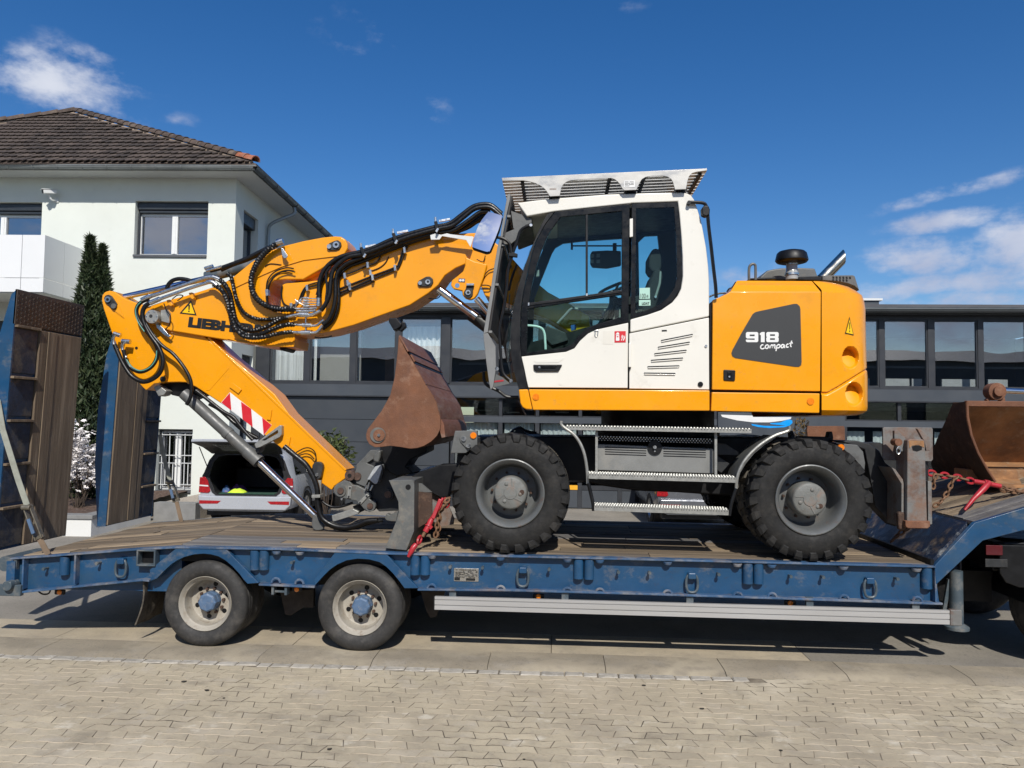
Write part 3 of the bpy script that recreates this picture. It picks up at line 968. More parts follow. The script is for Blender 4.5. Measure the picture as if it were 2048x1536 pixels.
# ---- roof: front slope with individual tiles
roof_run = 3.9
D_ap = DE + roof_run
apx = PH(152, 226, D_ap)
z_ap = apx.z
slope = (z_ap - gz - .1) / (D_ap - DE)
sl_len = math.hypot(1, slope)
def RF(x, s):
 """point on the front roof slope: x and distance s up the slope from the gutter"""
 d_ = DE + s / sl_len
 return HW(x, d_, gz + .1 + (d_ - DE) * slope)
S_AP = roof_run * sl_len
XR0, XR1 = XE + .05, apx.x
lp = PH(-4, 246, D_ap + .0)
# left end of the ridge line seen in the photo: find where its sight line meets the slope
dlt = CROT @ Vector(((-4 - 1024) / FPX, (768 - 247) / FPX, -1))
tt = (gz + .1 - CAMP.z - DE * slope) / (dlt.z - slope * dlt.dot(FWD))
lp = Vector((dlt.dot(RGT) * tt, dlt.dot(FWD) * tt, CAMP.z + dlt.z * tt))
lq = apx + (lp - apx) * 4.2
s_l = (lq.y - DE) * sl_len
roofV = [RF(XL, 0), RF(XR0, 0), RF(XR1, S_AP), RF(lq.x, s_l), RF(XL, 0)]
backap = HW(XR1 - 1.0, SB - 3, z_ap)
roof = obj('roof', [prism([RF(lq.x - .5, 0), RF(XR0, 0), RF(XR1, S_AP), RF(lq.x, s_l)], (0, 0, -.07)),
     prism([RF(XR0, 0), HW(XR0, SB + .3, gz + .1), backap, RF(XR1, S_AP)], (0, 0, -.07)),
     prism([RF(lq.x, s_l), RF(XR1, S_AP), backap], (0, 0, -.07))], M['tile'], parent=house, smooth=False)
TW, TH_ = .16, .31
nrm_r = (Vector((0, 0, 1)) - FWD * slope).normalized()
upv = (FWD + Vector((0, 0, slope))).normalized()
tile_meshes = []
for s in range(4):
 w = TW * .47
 out = [(-w, TH_ * 1.25), (-w, .10), (-w * .45, .0), (w * .45, .0), (w, .10), (w, TH_ * 1.25)]
 V = []
 for h in (0, .017):
  for (a, b) in out:
   lift = .046 * (1 - b / (TH_ * 1.25))
   V.append(RGT * a + upv * b + nrm_r * (h + lift + .004))
 # slight barrel: raise the middle
 n = len(out)
 Fc = [tuple(range(n, 2 * n))] + [((i + 1) % n, i, i + n, (i + 1) % n + n) for i in range(n)]
 Fc = [tuple(reversed(f)) for f in Fc]
 me = bpy.data.meshes.new('tile')
 me.from_pydata([tuple(v) for v in V], [], Fc)
 me.materials.append(M['tile'])
 tile_meshes.append(me)
tcells = []
r_i = 0
s = -.02
while s < S_AP:
 xx = XR0 - .05
 if r_i % 2:
  xx -= TW / 2
 while xx > -14:
  # inside the slope outline?
  q = xx
  right_lim = XR0 + (XR1 - XR0) * (s + .1) / S_AP
  t_l = (s - S_AP) / (s_l - S_AP) if s_l < S_AP else 0
  left_lim = XR1 + (lq.x - XR1) * t_l if t_l > 0 else 1e9
  ok = q < right_lim and (s + .1 < S_AP - (S_AP - s_l) * max(0, (XR1 - q)) / max(.01, (XR1 - lq.x)))
  if ok:
   tcells.append((xx, s))
  xx -= TW
 s += TH_
 r_i += 1
vis_t = []
for c in tcells:
 q = pix(RF(c[0], c[1]))
 vis_t.append((0 if q and q[0] > -10 else 1, -c[0], c))
vis_t.sort()
pr = random.Random(4)
bl = WORLD_LOC[house.name]
restV, restF = [], []
for i, (_, _, c) in enumerate(vis_t):
 p = RF(*c) - bl
 me = tile_meshes[pr.randrange(4)]
 if i < 298:
  o = bpy.data.objects.new('tile', me)
  COL.objects.link(o)
  o.parent = roof
  o.location = p + nrm_r * pr.uniform(-.004, .006)
  o.rotation_euler = (pr.uniform(-.012, .012), pr.uniform(-.012, .012), pr.uniform(-.02, .02))
 else:
  k = len(restV)
  restV += [v.co + p + bl for v in me.vertices]
  restF += [tuple(a + k for a in f.vertices) for f in me.polygons]
if restV:
 obj('tile_rest', [(restV, restF)], M['tile'], parent=roof, smooth=False, kind='stuff')
# hip and ridge tiles
def ridge_run(a, b, L, m, lastred=0):
 n = int((b - a).length / L)
 t = (b - a).normalized()
 sd = t.cross(Vector((0, 0, 1))).normalized()
 un = sd.cross(t).normalized()
 for i in range(n + 1):
  p = a + t * (L * i)
  q = p + t * (L + .05)
  V = []
  for e, (pp, r) in enumerate(((p, .125), (q, .105))):
   for rr in (r, r - .02):
    for k in range(9):
     an = PI * k / 8
     V.append(pp + sd * math.cos(an) * rr + un * (math.sin(an) * rr + .03 + (.012 if e == 0 else 0)))
  F = []
  for k in range(8):
   F.append((k, k + 1, 18 + k + 1, 18 + k))
   F.append((9 + k + 1, 9 + k, 27 + k, 27 + k + 1))
   F.append((k + 1, k, 9 + k, 9 + k + 1))
  obj('ridge_tile', [(V, F)], M['tile_red'] if i < lastred else m, parent=roof, angle=50)
ridge_run(RF(XR0 - .04, .05), RF(XR1, S_AP), .30, M['tile_ridge'], 2)
ridge_run(RF(XR1, S_AP), RF(lq.x, s_l), .42, M['tile_ridge'])
mort = [sweep([RF(XR0 - .1, .05) - RGT * .02, RF(XR1 - .03, S_AP - .1) - RGT * .05], .055, 6), sweep([RF(XR1 - .1, S_AP - .09), RF(lq.x, s_l - .09)], .06, 6)]
obj('mortar', mort, M['mortar'], parent=roof)
# ---- balcony
DB = 16.1
b0 = PH(91, 470, DB)
b1 = PH(90, 584, DB)
bz1, bz0, bx1 = b0.z, b1.z, b0.x
bal = obj('balcony', [hbox(XL, bx1 - .03, DB + .03, DW - .004, bz0 - .02, bz0 + .2)], M['soffit'], parent=house, smooth=False)
zs = PH(91, 556, DB).z
xb = bx1 - .004
seams = [bx1, PH(44, 500, DB).x, PH(44, 500, DB).x - 1.2, PH(44, 500, DB).x - 2.4, XL]
for i in range(len(seams) - 1):
 for (za, zb) in ((bz0, zs - .006), (zs + .006, bz1)):
  obj('panel', [hbox(seams[i + 1] + .006, seams[i] - .006, DB, DB + .025, za, zb)], M['panel_white'], parent=bal, smooth=False)
for (za, zb) in ((bz0, zs - .006), (zs + .006, bz1)):
 for (da, db) in ((DB + .03, DB + .7), (DB + .712, DW - .01)):
  obj('panel', [hbox(bx1 - .031, bx1 - .006, da, db, za, zb)], M['panel_white'], parent=bal, smooth=False)
# ---- security camera on the wall
cx_, cz_ = PH(*px('A1', [(333, 590)])[0], DW).x, PH(*px('A1', [(333, 590)])[0], DW).z
sc = thing('security_camera', 'small white security camera bracketed high on the house wall', 'camera', HW(cx_, DW, cz_))
M['cam_white'] = mat('white_camera_casing', (.72, .73, .72), .35, var=.03)
obj('base', [hbox(cx_ - .05, cx_ + .05, DW - .03, DW - .002, cz_ - .05, cz_ + .07)], M['cam_white'], parent=sc, bev=.01)
obj('arm', [sweep(smooth_line([HW(cx_, DW - .02, cz_), HW(cx_ - .03, DW - .15, cz_ - .02), HW(cx_ - .08, DW - .2, cz_ + .1)], 5), .02, 8)], M['cam_white'], parent=sc)
hd = obj('housing', [bar(HW(cx_ + .06, DW - .12, cz_ + .17), HW(cx_ - .13, DW - .32, cz_ + .12), .09, .085)], M['cam_white'], parent=sc, bev=.012)
obj('sun_shield', [bar(HW(cx_ + .06, DW - .12, cz_ + .222), HW(cx_ - .16, DW - .35, cz_ + .172), .11, .012)], M['cam_white'], parent=sc)
obj('lens', [bar(HW(cx_ - .129, DW - .319, cz_ + .12), HW(cx_ - .142, DW - .332, cz_ + .117), .07, .065)], M['black'], parent=sc)
# ---- planter walls with soil in front of the house
M['soil'] = mat('bark_mulch', (.085, .05, .035), .95, var=.5, scale=14, dirt=(.26, .2, .17), dirt_amt=.4, dirt_scale=22, bump=1, bump_scale=30)
M['coping'] = mat('grey_stone_coping', (.22, .22, .215), .8, var=.15, scale=5, bump=.3)
pz = PH(160, 1030, 13.2).z
pxr = PH(183, 1035, 13.2).x
pl = thing('planter_wall', 'low white planter wall with grey coping in front of the house', 'planter', HW(pxr - 2, 13.2, 0))
obj('front_wall', [hbox(-14, pxr, 13.2, 13.42, -.01, pz - .07)], M['plaster_w'], parent=pl, smooth=False)
obj('side_wall', [hbox(pxr - .22, pxr - .002, 13.423, 15.3, -.01, pz - .07)], M['plaster_w'], parent=pl, smooth=False)
obj('coping', [hbox(-14, pxr + .03, 13.17, 13.45, pz - .068, pz)], M['coping'], parent=pl, bev=.008)
obj('coping', [hbox(pxr - .25, pxr + .03, 13.453, 15.3, pz - .069, pz - .001)], M['coping'], parent=pl, bev=.008)
sv, sf = [], []
NX, NY = 40, 24
for j in range(NY + 1):
 for i in range(NX + 1):
  xx = -13 + (pxr - .24 + 13) * i / NX
  dd = 13.44 + (DW - .01 - 13.44) * j / NY
  sv.append(HW(xx, dd, pz - .03 + .05 * noise.noise(Vector((xx * 3, dd * 3, 1))) + .02 * j / NY * 3))
for j in range(NY):
 for i in range(NX):
  a = j * (NX + 1) + i
  sf.append((a, a + 1, a + NX + 2, a + NX + 1))
obj('soil', [(sv, sf)], M['soil'], parent=pl)
# second, lower grey edging running to the car
z2 = PH(360, 1003, 15.6).z
x2a, x2b = pxr + .02, PH(402, 1000, 15.6).x
p2 = thing('planter_edging', 'grey gravel bed edging along the foot of the house wall', 'planter', HW((x2a + x2b) / 2, 15.6, 0))
M['gravel'] = mat('pale_gravel', (.40, .35, .29), .95, var=.4, scale=30, bump=1, bump_scale=40)
obj('edging', [hbox(x2a, x2b, 15.35, 15.6, -.01, z2)], M['coping'], parent=p2, bev=.01)
obj('gravel', [hbox(x2a, x2b, 15.605, DW - .003, -.01, z2 - .03)], M['gravel'], parent=p2, smooth=False)
# =================================================================== dark workshop / office hall behind (trailer-aligned)
M['frame'] = mat('anthracite_frame', (.030, .033, .039), .45, var=.06, scale=2)
M['clad'] = mat('anthracite_panel', (.040, .047, .056), .5, var=.05, scale=.8)
M['clad_lt'] = mat('grey_facade_band', (.058, .067, .079), .45, var=.05, scale=.8)
M['roofsheet'] = mat('dark_corrugated_roof', (.05, .055, .062), .5, .2, var=.12, scale=2)
M['gutter_ws'] = mat('grey_gutter', (.09, .10, .105), .4, .3, var=.12, scale=2)
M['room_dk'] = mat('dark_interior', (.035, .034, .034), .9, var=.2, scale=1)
M['lamp_disc'] = mat('white_ceiling_disc', (.55, .56, .56), .5, var=.05)
M['yellow_flat'] = mat('yellow_sign_strip', (.85, .42, .02), .5, var=.05)
YW = 11.8
XWL = P(514, 700, YW).x
XWR = 22.0
def zW(u, v):
 return P(u, v, YW).z
def xW(u, v=750):
 return P(u, v, YW).x
z_eave = zW(1800, 631)
z_top = zW(1800, 616)
z_band1, z_band0 = zW(1300, 772), zW(1300, 797)
z_low_top = z_band0
ws = thing('workshop', 'two-storey anthracite workshop with glazed upper floor and grey panels below', 'building', (2, YW, 0))
# upper window strip
ups = [512, 539, 608, 619, 700, 711, 790, 800, 882, 900, 984, 994, 1078, 1088, 1172, 1182, 1268, 1278, 1364, 1374, 1461, 1471, 1559, 1569, 1656, 1667, 1759, 1769, 1857, 1869, 1957, 1967, 2056, 2067, 2158, 2168, 2260, 2270, 2362, 2372]
ctr = [(ups[i] + ups[i + 1]) / 2 for i in range(0, len(ups), 2)]
wdt = [ups[i + 1] - ups[i] for i in range(0, len(ups), 2)]
wide = {0, 4}
mull = []
for c, w in zip(ctr, wdt):
 mull.append((xW(c - w / 2), xW(c + w / 2)))
mull = [m_ for m_ in mull if m_[1] < XWR]
XWR = mull[-1][1]
zg0, zg1 = z_band1 + .02, z_eave - .10
for i, (a, b) in enumerate(mull):
 obj('mullion', [box(a, b, YW - (.06 if i in wide else .0), YW + .12, zg0, zg1)], M['frame'], parent=ws, smooth=False)
obj('top_rail', [box(mull[0][0], XWR, YW - .004, YW + .12, zg1 + .002, z_eave)], M['frame'], parent=ws, smooth=False)
obj('bottom_rail', [box(mull[0][0], XWR, YW - .03, YW + .13, z_band1 - .03, zg0 - .002)], M['frame'], parent=ws, smooth=False)
obj('facade_band', [box(mull[0][0], XWR, YW - .06, YW + .2, z_band0, z_band1 - .032)], M['clad_lt'], parent=ws, smooth=False)
obj('band_lip', [box(mull[0][0], XWR, YW - .09, YW - .002, z_band0 - .03, z_band0 - .002)], M['frame'], parent=ws, smooth=False)
for i in range(len(mull) - 1):
 a, b = mull[i][1], mull[i + 1][0]
 w = obj('window', [box(a + .002, b - .002, YW + .02, YW + .09, zg0 + .002, zg0 + .04), box(a + .002, b - .002, YW + .02, YW + .09, zg1 - .04, zg1 - .002),
      box(a + .002, a + .03, YW + .02, YW + .09, zg0 + .042, zg1 - .042), box(b - .03, b - .002, YW + .02, YW + .09, zg0 + .042, zg1 - .042)], M['frame'], parent=ws, smooth=False)
 obj('pane', [box(a + .03, b - .03, YW + .05, YW + .062, zg0 + .042, zg1 - .042)], M['glass_ws'], parent=w, smooth=False)
def curtain(x0, x1, z0, z1, y, name='curtain', amp=.035):
 V, Fc = [], []
 n = max(8, int((x1 - x0) / .02))
 r = random.Random(int(x0 * 100))
 ph = r.uniform(0, 6)
 for i in range(n + 1):
  t = x0 + (x1 - x0) * i / n
  yy = y + amp * math.sin(t * 48 + ph + 1.5 * math.sin(t * 7)) + amp * .4 * math.sin(t * 95)
  for z in (z0, z1):
   V.append((t, yy, z))
  for z in (z0, z1):
   V.append((t, yy + .006, z))
 for i in range(n):
  k = i * 4
  Fc += [(k, k + 4, k + 5, k + 1), (k + 6, k + 2, k + 3, k + 7), (k + 1, k + 5, k + 7, k + 3)]
 return obj(name, [(V, Fc)], M['curtain'], parent=ws)
curtain(xW(541), xW(606), zg0 + .03, zg1 - .15, YW + .3)
curtain(xW(620), xW(626), zg0 + .03, zg1 - .15, YW + .3)
curtain(xW(799), xW(881), zg0 + .03, zg1 - .18, YW + .3)
# interior of the upper floor
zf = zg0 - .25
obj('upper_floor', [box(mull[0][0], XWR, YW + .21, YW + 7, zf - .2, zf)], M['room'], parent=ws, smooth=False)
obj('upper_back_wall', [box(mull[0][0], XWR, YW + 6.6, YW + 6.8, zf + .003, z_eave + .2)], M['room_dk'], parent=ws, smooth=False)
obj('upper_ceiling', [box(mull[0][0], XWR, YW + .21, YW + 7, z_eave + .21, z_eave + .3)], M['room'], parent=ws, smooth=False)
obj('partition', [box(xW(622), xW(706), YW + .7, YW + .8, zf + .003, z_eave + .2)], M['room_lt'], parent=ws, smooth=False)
obj('cupboard', [box(xW(735), xW(790), YW + 1.9, YW + 1.99, zf + .004, zf + 1.05)], mat('brown_cupboard', (.16, .09, .05), .6, var=.2), parent=ws, smooth=False)
# railing line and low cabinets seen through the right-hand panes
obj('inner_rail', [box(xW(905), XWR - .3, YW + 1.2, YW + 1.24, zg0 + .55, zg0 + .6)], M['clad_lt'], parent=ws, smooth=False)
cab_m = mat('pale_desk_panel', (.55, .57, .57), .6, var=.08)
for (a, b) in ((1735, 1756), (1773, 1838), (1843, 1864), (1905, 1990), (2000, 2040)):
 obj('desk_panel', [box(xW(a), xW(b), YW + .5, YW + .56, zf + .05, zg0 + .24)], cab_m, parent=ws, smooth=False)
# roof, gutter
nR = 120
rv, rf_ = [], []
for i in range(nR * 4 + 1):
 t = mull[0][0] - .1 + (XWR + .3 - mull[0][0]) * i / (nR * 4)
 ph = (t % .52) / .52
 h = .045 if ph < .16 else 0
 for (yy, zz) in ((YW - .28, z_top - .09), (YW + 9, z_top + .55)):
  rv.append((t, yy, zz + h))
 for (yy, zz) in ((YW - .28, z_top - .12), (YW + 9, z_top + .52)):
  rv.append((t, yy, zz))
for i in range(nR * 4):
 k = i * 4
 rf_ += [(k, k + 4, k + 5, k + 1), (k + 6, k + 2, k + 3, k + 7), (k, k + 2, k + 6, k + 4)]
obj('roof', [(rv, rf_)], M['roofsheet'], parent=ws, smooth=False)
gl = [Vector((mull[0][0] - .1, YW - .34, z_eave + .10)), Vector((XWR, YW - .34, z_eave + .10))]
obj('gutter', [gutter_geo(gl[0], gl[1], Vector((0, -1, 0)), .085), sweep([gl[0] + Vector((0, -.085, 0)), gl[1] + Vector((0, -.085, 0))], .012, 8), box(mull[0][0], XWR, YW - .25, YW - .23, z_eave, z_eave + .17)], M['gutter_ws'], parent=ws)
obj('eave_board', [box(mull[0][0], XWR, YW - .226, YW + .2, z_eave + .003, z_eave + .12)], M['frame'], parent=ws, smooth=False)
# box on the roof
zb = P(1740, 597, YW + 2.5).z
obj('roof_hatch', [box(P(1690, 600, YW + 2.5).x, P(1758, 600, YW + 2.5).x, YW + 2.5, YW + 4, z_top, zb - .06)], M['clad_lt'], parent=ws, smooth=False)
obj('hatch_cap', [box(P(1686, 600, YW + 2.5).x, P(1764, 600, YW + 2.5).x, YW + 2.45, YW + 4.05, zb - .058, zb)], M['cam_white'], parent=ws, smooth=False)
# ---- lower storey left: long horizontal sandwich panels
XL1 = xW(900)
zc = z_low_top - .04
hh = P(700, 815, YW).z - P(700, 860, YW).z
i = 0
zz = zc
obj('wall_core', [box(mull[0][0], XL1, YW + .062, YW + .3, -.02, zc)], M['frame'], parent=ws, smooth=False)
while zz > .05:
 z0 = max(zz - hh, 0)
 obj('panel', [box(mull[0][0], XL1, YW, YW + .06, z0 + .007, zz - .002)], M['clad'], parent=ws, bev=.004, segs=1)
 zz -= hh
obj('corner_post', [box(mull[0][0] - .06, mull[0][0] + .15, YW - .07, YW - .003, -.01, z_band0 - .035)], M['frame'], parent=ws, smooth=False)
# ---- lower storey right: glazed front, transom, gates
lowm = [905, 1000, 1074, 1160, 1240, 1330, 1430, 1560, 1690, 1800, 1935, 2060, 2190]
z_tr1, z_tr0 = zW(1000, 833), zW(1000, 845)
z_sp1, z_sp0 = zW(1100, 970), zW(1100, 979)
obj('transom', [box(XL1 + .01, XWR, YW + .0, YW + .1, z_tr0, z_tr1)], M['clad_lt'], parent=ws, smooth=False)
for u in lowm:
 x_ = xW(u, 900)
 if x_ < XWR:
  obj('post', [box(x_ - .05, x_ + .05, YW - .01, YW + .11, -.01, z_tr0 - .002), box(x_ - .04, x_ + .04, YW + .0, YW + .1, z_tr1 + .002, zc)], M['frame'], parent=ws, smooth=False)
for i in range(len(lowm) - 1):
 a, b = xW(lowm[i], 900) + .052, min(xW(lowm[i + 1], 900) - .052, XWR)
 if b <= a:
  continue
 w = obj('window', [box(a, b, YW + .02, YW + .08, z_tr1 + .002, z_tr1 + .03)], M['frame'], parent=ws, smooth=False)
 obj('pane', [box(a, b, YW + .04, YW + .052, z_tr1 + .032, zc - .002)], M['glass_low'], parent=w, smooth=False)
 obj('pane', [box(a, b, YW + .04, YW + .052, z_sp1 + .06, z_tr0 - .004)], M['glass_low'], parent=w, smooth=False)
 g = obj('panel', [box(a, b, YW + .01, YW + .07, .02, z_sp0)], M['clad_lt'], parent=ws, bev=.004, segs=1)
 if i < 4:
  curtain(a + .03, b - .03, z_tr0 - .45, z_tr0 - .01, YW + .2, amp=.02)
 obj('sill_strip', [box(a, b, YW - .005, YW + .075, z_sp0 + .003, z_sp1)], M['yellow_flat'] if i == 2 else M['frame'], parent=ws, smooth=False)
 if 7 <= i <= 10:
  curtain(a + .08, a + (b - a) * .42, z_tr0 - .75, z_tr0 - .1, YW + .25, amp=.015)
  curtain(a + (b - a) * .6, b - .05, z_tr0 - .75, z_tr0 - .1, YW + .25, amp=.015)
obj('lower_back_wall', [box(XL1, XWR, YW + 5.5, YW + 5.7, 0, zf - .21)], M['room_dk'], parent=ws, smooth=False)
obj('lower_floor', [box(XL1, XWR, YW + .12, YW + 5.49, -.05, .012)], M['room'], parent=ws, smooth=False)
for (u, v) in ((1022, 806), (1026, 826), (1124, 826), (970, 822)):
 p = P(u, v, YW + 1.6)
 obj('ceiling_lamp', [lathe([(.0001, 0), (.17, 0), (.18, .03), (.0001, .035)], 20, 'Z', (p.x, p.y, p.z))], M['lamp_disc'], parent=ws)
obj('end_wall', [box(XWR + .002, XWR + .3, YW, YW + 9, 0, z_top)], M['clad'], parent=ws, smooth=False)
obj('end_wall', [box(mull[0][0] - .2, mull[0][0] - .002, YW + .3, YW + 9, 0, z_top)], M['clad'], parent=ws, smooth=False)
# ---- grey totem sign with white arc and blue swoosh, standing in front of the hall
ys = 9.0
sg = thing('totem_sign', 'grey sign board with white arc and bright blue swoosh behind the excavator', 'sign', (P(1560, 900, ys).x, ys, 0))
obj('board', [box(P(1436, 850, ys).x, P(1690, 850, ys).x, ys, ys + .12, P(1560, 905, ys).z, P(1560, 826, ys).z)], M['clad_lt'], parent=sg, bev=.006)
obj('leg', [box(P(1450, 850, ys).x, P(1460, 850, ys).x, ys + .02, ys + .1, 0, P(1560, 905, ys).z - .002)], M['frame'], parent=sg, smooth=False)
obj('leg', [box(P(1672, 850, ys).x, P(1682, 850, ys).x, ys + .02, ys + .1, 0, P(1560, 905, ys).z - .002)], M['frame'], parent=sg, smooth=False)
arc = px('A8', [(168, 1412), (740, 1428), (735, 1446), (660, 1462), (560, 1474), (430, 1474), (300, 1458), (180, 1430)])
obj('white_arc', [prism([P(u, v, ys - .004) for u, v in arc], (0, .003, 0))], M['sticker_white'], parent=sg, smooth=False)
sw = px('A8', [(415, 1487), (520, 1502), (640, 1505), (690, 1500), (570, 1488), (566, 1480), (650, 1476), (690, 1458), (720, 1450), (745, 1458), (748, 1478), (725, 1500), (680, 1514), (560, 1520), (470, 1512), (420, 1498)])
obj('blue_swoosh', [prism([P(u, v, ys - .004) for u, v in sw], (0, .003, 0))], M['sticker_cyan'], parent=sg, smooth=False)
# ---- hall on the other side of the road (seen in the window reflections)
M['hall'] = mat('dark_hall_cladding', (.10, .105, .11), .7, var=.15, scale=.6)
hall = thing('factory_hall', 'long dark factory hall across the road, mirrored in the glazed front', 'building', (8, -30, 0))
obj('wall', [box(-55, 60, -42, -30, -.05, 7.0)], M['hall'], parent=hall, smooth=False)
obj('roof', [prism([Vector((-55.4, -29.6, 7.002)), Vector((-55.4, -36, 8.4)), Vector((-55.4, -42.4, 7.002))], (115.8, 0, 0))], M['roofsheet'], parent=hall, smooth=False)
for i in range(11):
 obj('window', [box(-12 + i * 5, -8.4 + i * 5, -29.99, -29.9, 2.2, 4.6)], M['frame'], parent=hall, smooth=False)
 obj('pane', [box(-11.9 + i * 5, -8.5 + i * 5, -29.895, -29.88, 2.3, 4.5)], M['cam_white'] if i % 3 == 0 else M['glass_ws'], parent=hall, smooth=False)
# =================================================================== low-loader trailer
TW_ = 2.55
xdl, xdr = P(353, 1094, 0).x, P(1868, 1132, 0).x
zl_, zr_ = P(560, 1097, 0).z, P(1866, 1132, 0).z
ZD = (zl_ + zr_) / 2                           # deck height
def zdeck(x):
 a, b = P(560, 1097, 0), P(1866, 1132, 0)
 return a.z + (b.z - a.z) * (x - a.x) / (b.x - a.x)
xtl = P(20, 1116, 0).x
ztl = P(20, 1116, 0).z
def ztop_at(x):
 if x >= xdl:
  return zdeck(x)
 return zdeck(xdl) + (ztl - zdeck(xdl)) * (xdl - x) / (xdl - xtl)
tr = thing('low_loader_trailer', 'blue two-axle low loader trailer with raised rear ramps and wooden deck carrying the excavator', 'trailer', (0, 1.27, 0))
topl = [(20, 1116), (109, 1110), (273, 1097.5), (353, 1093.5), (560, 1097), (772, 1105.6), (1100, 1113), (1500, 1122.8), (1872, 1132)]
def ribbon(pl, Y0, Y1, t, up=0.):
 w = [P(u, v, Y0) for u, v in pl]
 pts = [Vector((p.x, p.y, p.z + up)) for p in w] + [Vector((p.x, p.y, p.z + up - t)) for p in reversed(w)]
 return prism(pts, (0, Y1 - Y0, 0))
arch1 = [(495, 1167.6), (487, 1159), (479, 1148), (465, 1133), (451, 1121), (437, 1113), (422, 1109), (407, 1107.5), (388, 1109), (369, 1114), (355, 1120.5), (342, 1129), (327, 1143), (314, 1157), (301, 1162)]
arch2 = [(809, 1176.7), (799, 1163), (786, 1147), (773, 1134), (759, 1124.5), (738, 1119), (715, 1117.5), (693, 1121), (675, 1129), (659, 1140), (645, 1154), (630, 1170.7)]
web = [(22, 1118.5), (109, 1113), (273, 1100), (353, 1096.5), (560, 1100), (772, 1108.5), (1100, 1116), (1869, 1135), (1878, 1203), (1024, 1177.5), (835, 1176.8)] + arch2 + [(537, 1165.5)] + arch1 + [(284, 1157.5), (45, 1181.5), (22, 1183)]
wall_o = [P(u, v, .07) for u, v in web]
beam = obj('side_beam', [prism(wall_o, (0, .014, 0))], M['blue'], parent=tr, smooth=False)
far_web = [Vector((p.x, 2.47, p.z)) for p in wall_o]
obj('side_beam', [prism(far_web, (0, .014, 0)), prism([Vector((p.x, 2.45, p.z)) for p in [P(u, v, 0) for u, v in topl]] + [Vector((p.x, 2.45, p.z - .02)) for p in reversed([P(u, v, 0) for u, v in topl])], (0, .1, 0))], M['blue'], parent=tr, smooth=False)
obj('top_flange', [ribbon(topl, 0., .10, .016)], M['blue_edge'], parent=tr, bev=.003)
for nm, ar, lt, rt in (('a', arch1, [(299, 1140), (352, 1097), (452, 1098.5), (517, 1166)], 0), ('b', arch2, [(628, 1160), (671, 1103.5), (772, 1107.5), (836, 1176.4)], 0)):
 o_ = [P(u, v, .006) for u, v in lt + ar]
 obj('arch_panel', [prism(o_, (0, .05, 0))], M['blue'], parent=tr, bev=.004)
for seg in ([(22, 1184), (45, 1182.5), (284, 1158.6), (298, 1160)], [(517, 1167.4), (629, 1172.4)], [(835, 1177.6), (1024, 1179), (1300, 1186.6), (1600, 1196.4), (1886, 1206)]):
 obj('bottom_flange', [ribbon(seg, 0.0, .14, .018)], M['blue_edge'], parent=tr, bev=.004)
# welded ribs on the tail
for (u, va, vb) in ((24, 1120, 1184), (46, 1118, 1180), (150, 1109, 1170), (1872, 1134, 1205)):
 a, b = P(u, va, .0), P(u, vb, .0)
 obj('rib', [box(a.x - .008, a.x + .008, .004, .069, b.z + .004, a.z - .004)], M['blue_edge'], parent=tr, smooth=False)
# stake pockets
def pocket(u, v0, v1, rpx):
 a, b = P(u, v0, .02), P(u, v1, .02)
 r = rpx * 6.9 / 1540
 return obj('stake_pocket', [lathe([(r * .75, b.z), (r, b.z), (r, a.z - .018), (r * .75, a.z - .018), (r * .75, b.z)], 16, 'Z', (a.x, .048, 0))], M['blue'], parent=tr)
for (u, v0, v1) in ((127, 1110, 1150), (508.5, 1097, 1140), (527, 1097, 1140), (830, 1106, 1150), (850, 1107, 1150), (1157.5, 1115, 1158), (1178.5, 1115.5, 1159), (1497, 1123, 1168), (1518, 1123.5, 1168), (1856, 1132, 1178)):
 pocket(u, v0, v1, 9.8)
# tie-down rings
for (u, v) in ((245, 1121), (1046, 1139), (1383, 1150.5), (1738, 1160)):
 c = P(u, v, .05)
 s = 1.0
 br = obj('tie_down_ring', [box(c.x - .035, c.x + .035, .005, .069, c.z - .03, c.z + .028)], M['blue'], parent=tr, bev=.012)
 ring = []
 for k in range(24):
  t = 2 * PI * k / 24
  ring.append(Vector((c.x + .05 * math.copysign(abs(math.cos(t)) ** .75, math.cos(t)), .026 + .004 * math.sin(t), c.z - .065 + .078 * math.copysign(abs(math.sin(t)) ** .75, math.sin(t)))))
 obj('ring', [sweep(ring + [ring[0], ring[1]], .0115, 8, cap=False)], M['blue_grey'], parent=br)
# rope pegs
for (u, v) in px('B4', [(332, 428), (720, 388)]) + px('B5', [(165, 308), (1320, 340), (1556, 346)]) + px('B1', [(872, 1163), (1377, 1183), (1605, 1188)]) + px('B2', [(322, 1162), (802, 1176), (1018, 1180), (1512, 1192)]):
 c = P(u, v, .03)
 obj('peg', [lathe([(.0001, -.005), (.014, -.005), (.016, .012), (.010, .02), (.010, .075)], 10, 'Y', (c.x, 0, c.z))], M['blue_grey'], parent=tr)
# lashing lugs below the top and on the bottom flange
for u in (598, 551, 863, 1001, 1135, 1200, 1336, 1476, 1545, 1689, 1836):
 a = P(u, 1097 + (u - 560) * .0268 + 3, 0)
 obj('lashing_lug', [lathe([(.0001, a.z - .045), (.03, a.z - .042), (.042, a.z - .02), (.042, a.z - .012)], 14, 'Z', (a.x, .032, 0))], M['blue_edge'], parent=tr)
for u in (551, 598, 863, 1001, 1135, 1200, 1336, 1476, 1545, 1689, 1836):
 if 500 < u < 640:
  v = 1165 + (u - 537) * .06
 else:
  v = 1177.4 + (u - 835) * .0265
 a = P(u, v, 0.02)
 pts_ = [Vector((a.x + .038 * math.cos(PI * k / 8), .03, a.z + .04 * math.sin(PI * k / 8))) for k in range(9)]
 obj('lashing_lug', [sweep(pts_, .011, 6)], M['blue_edge'], parent=tr)
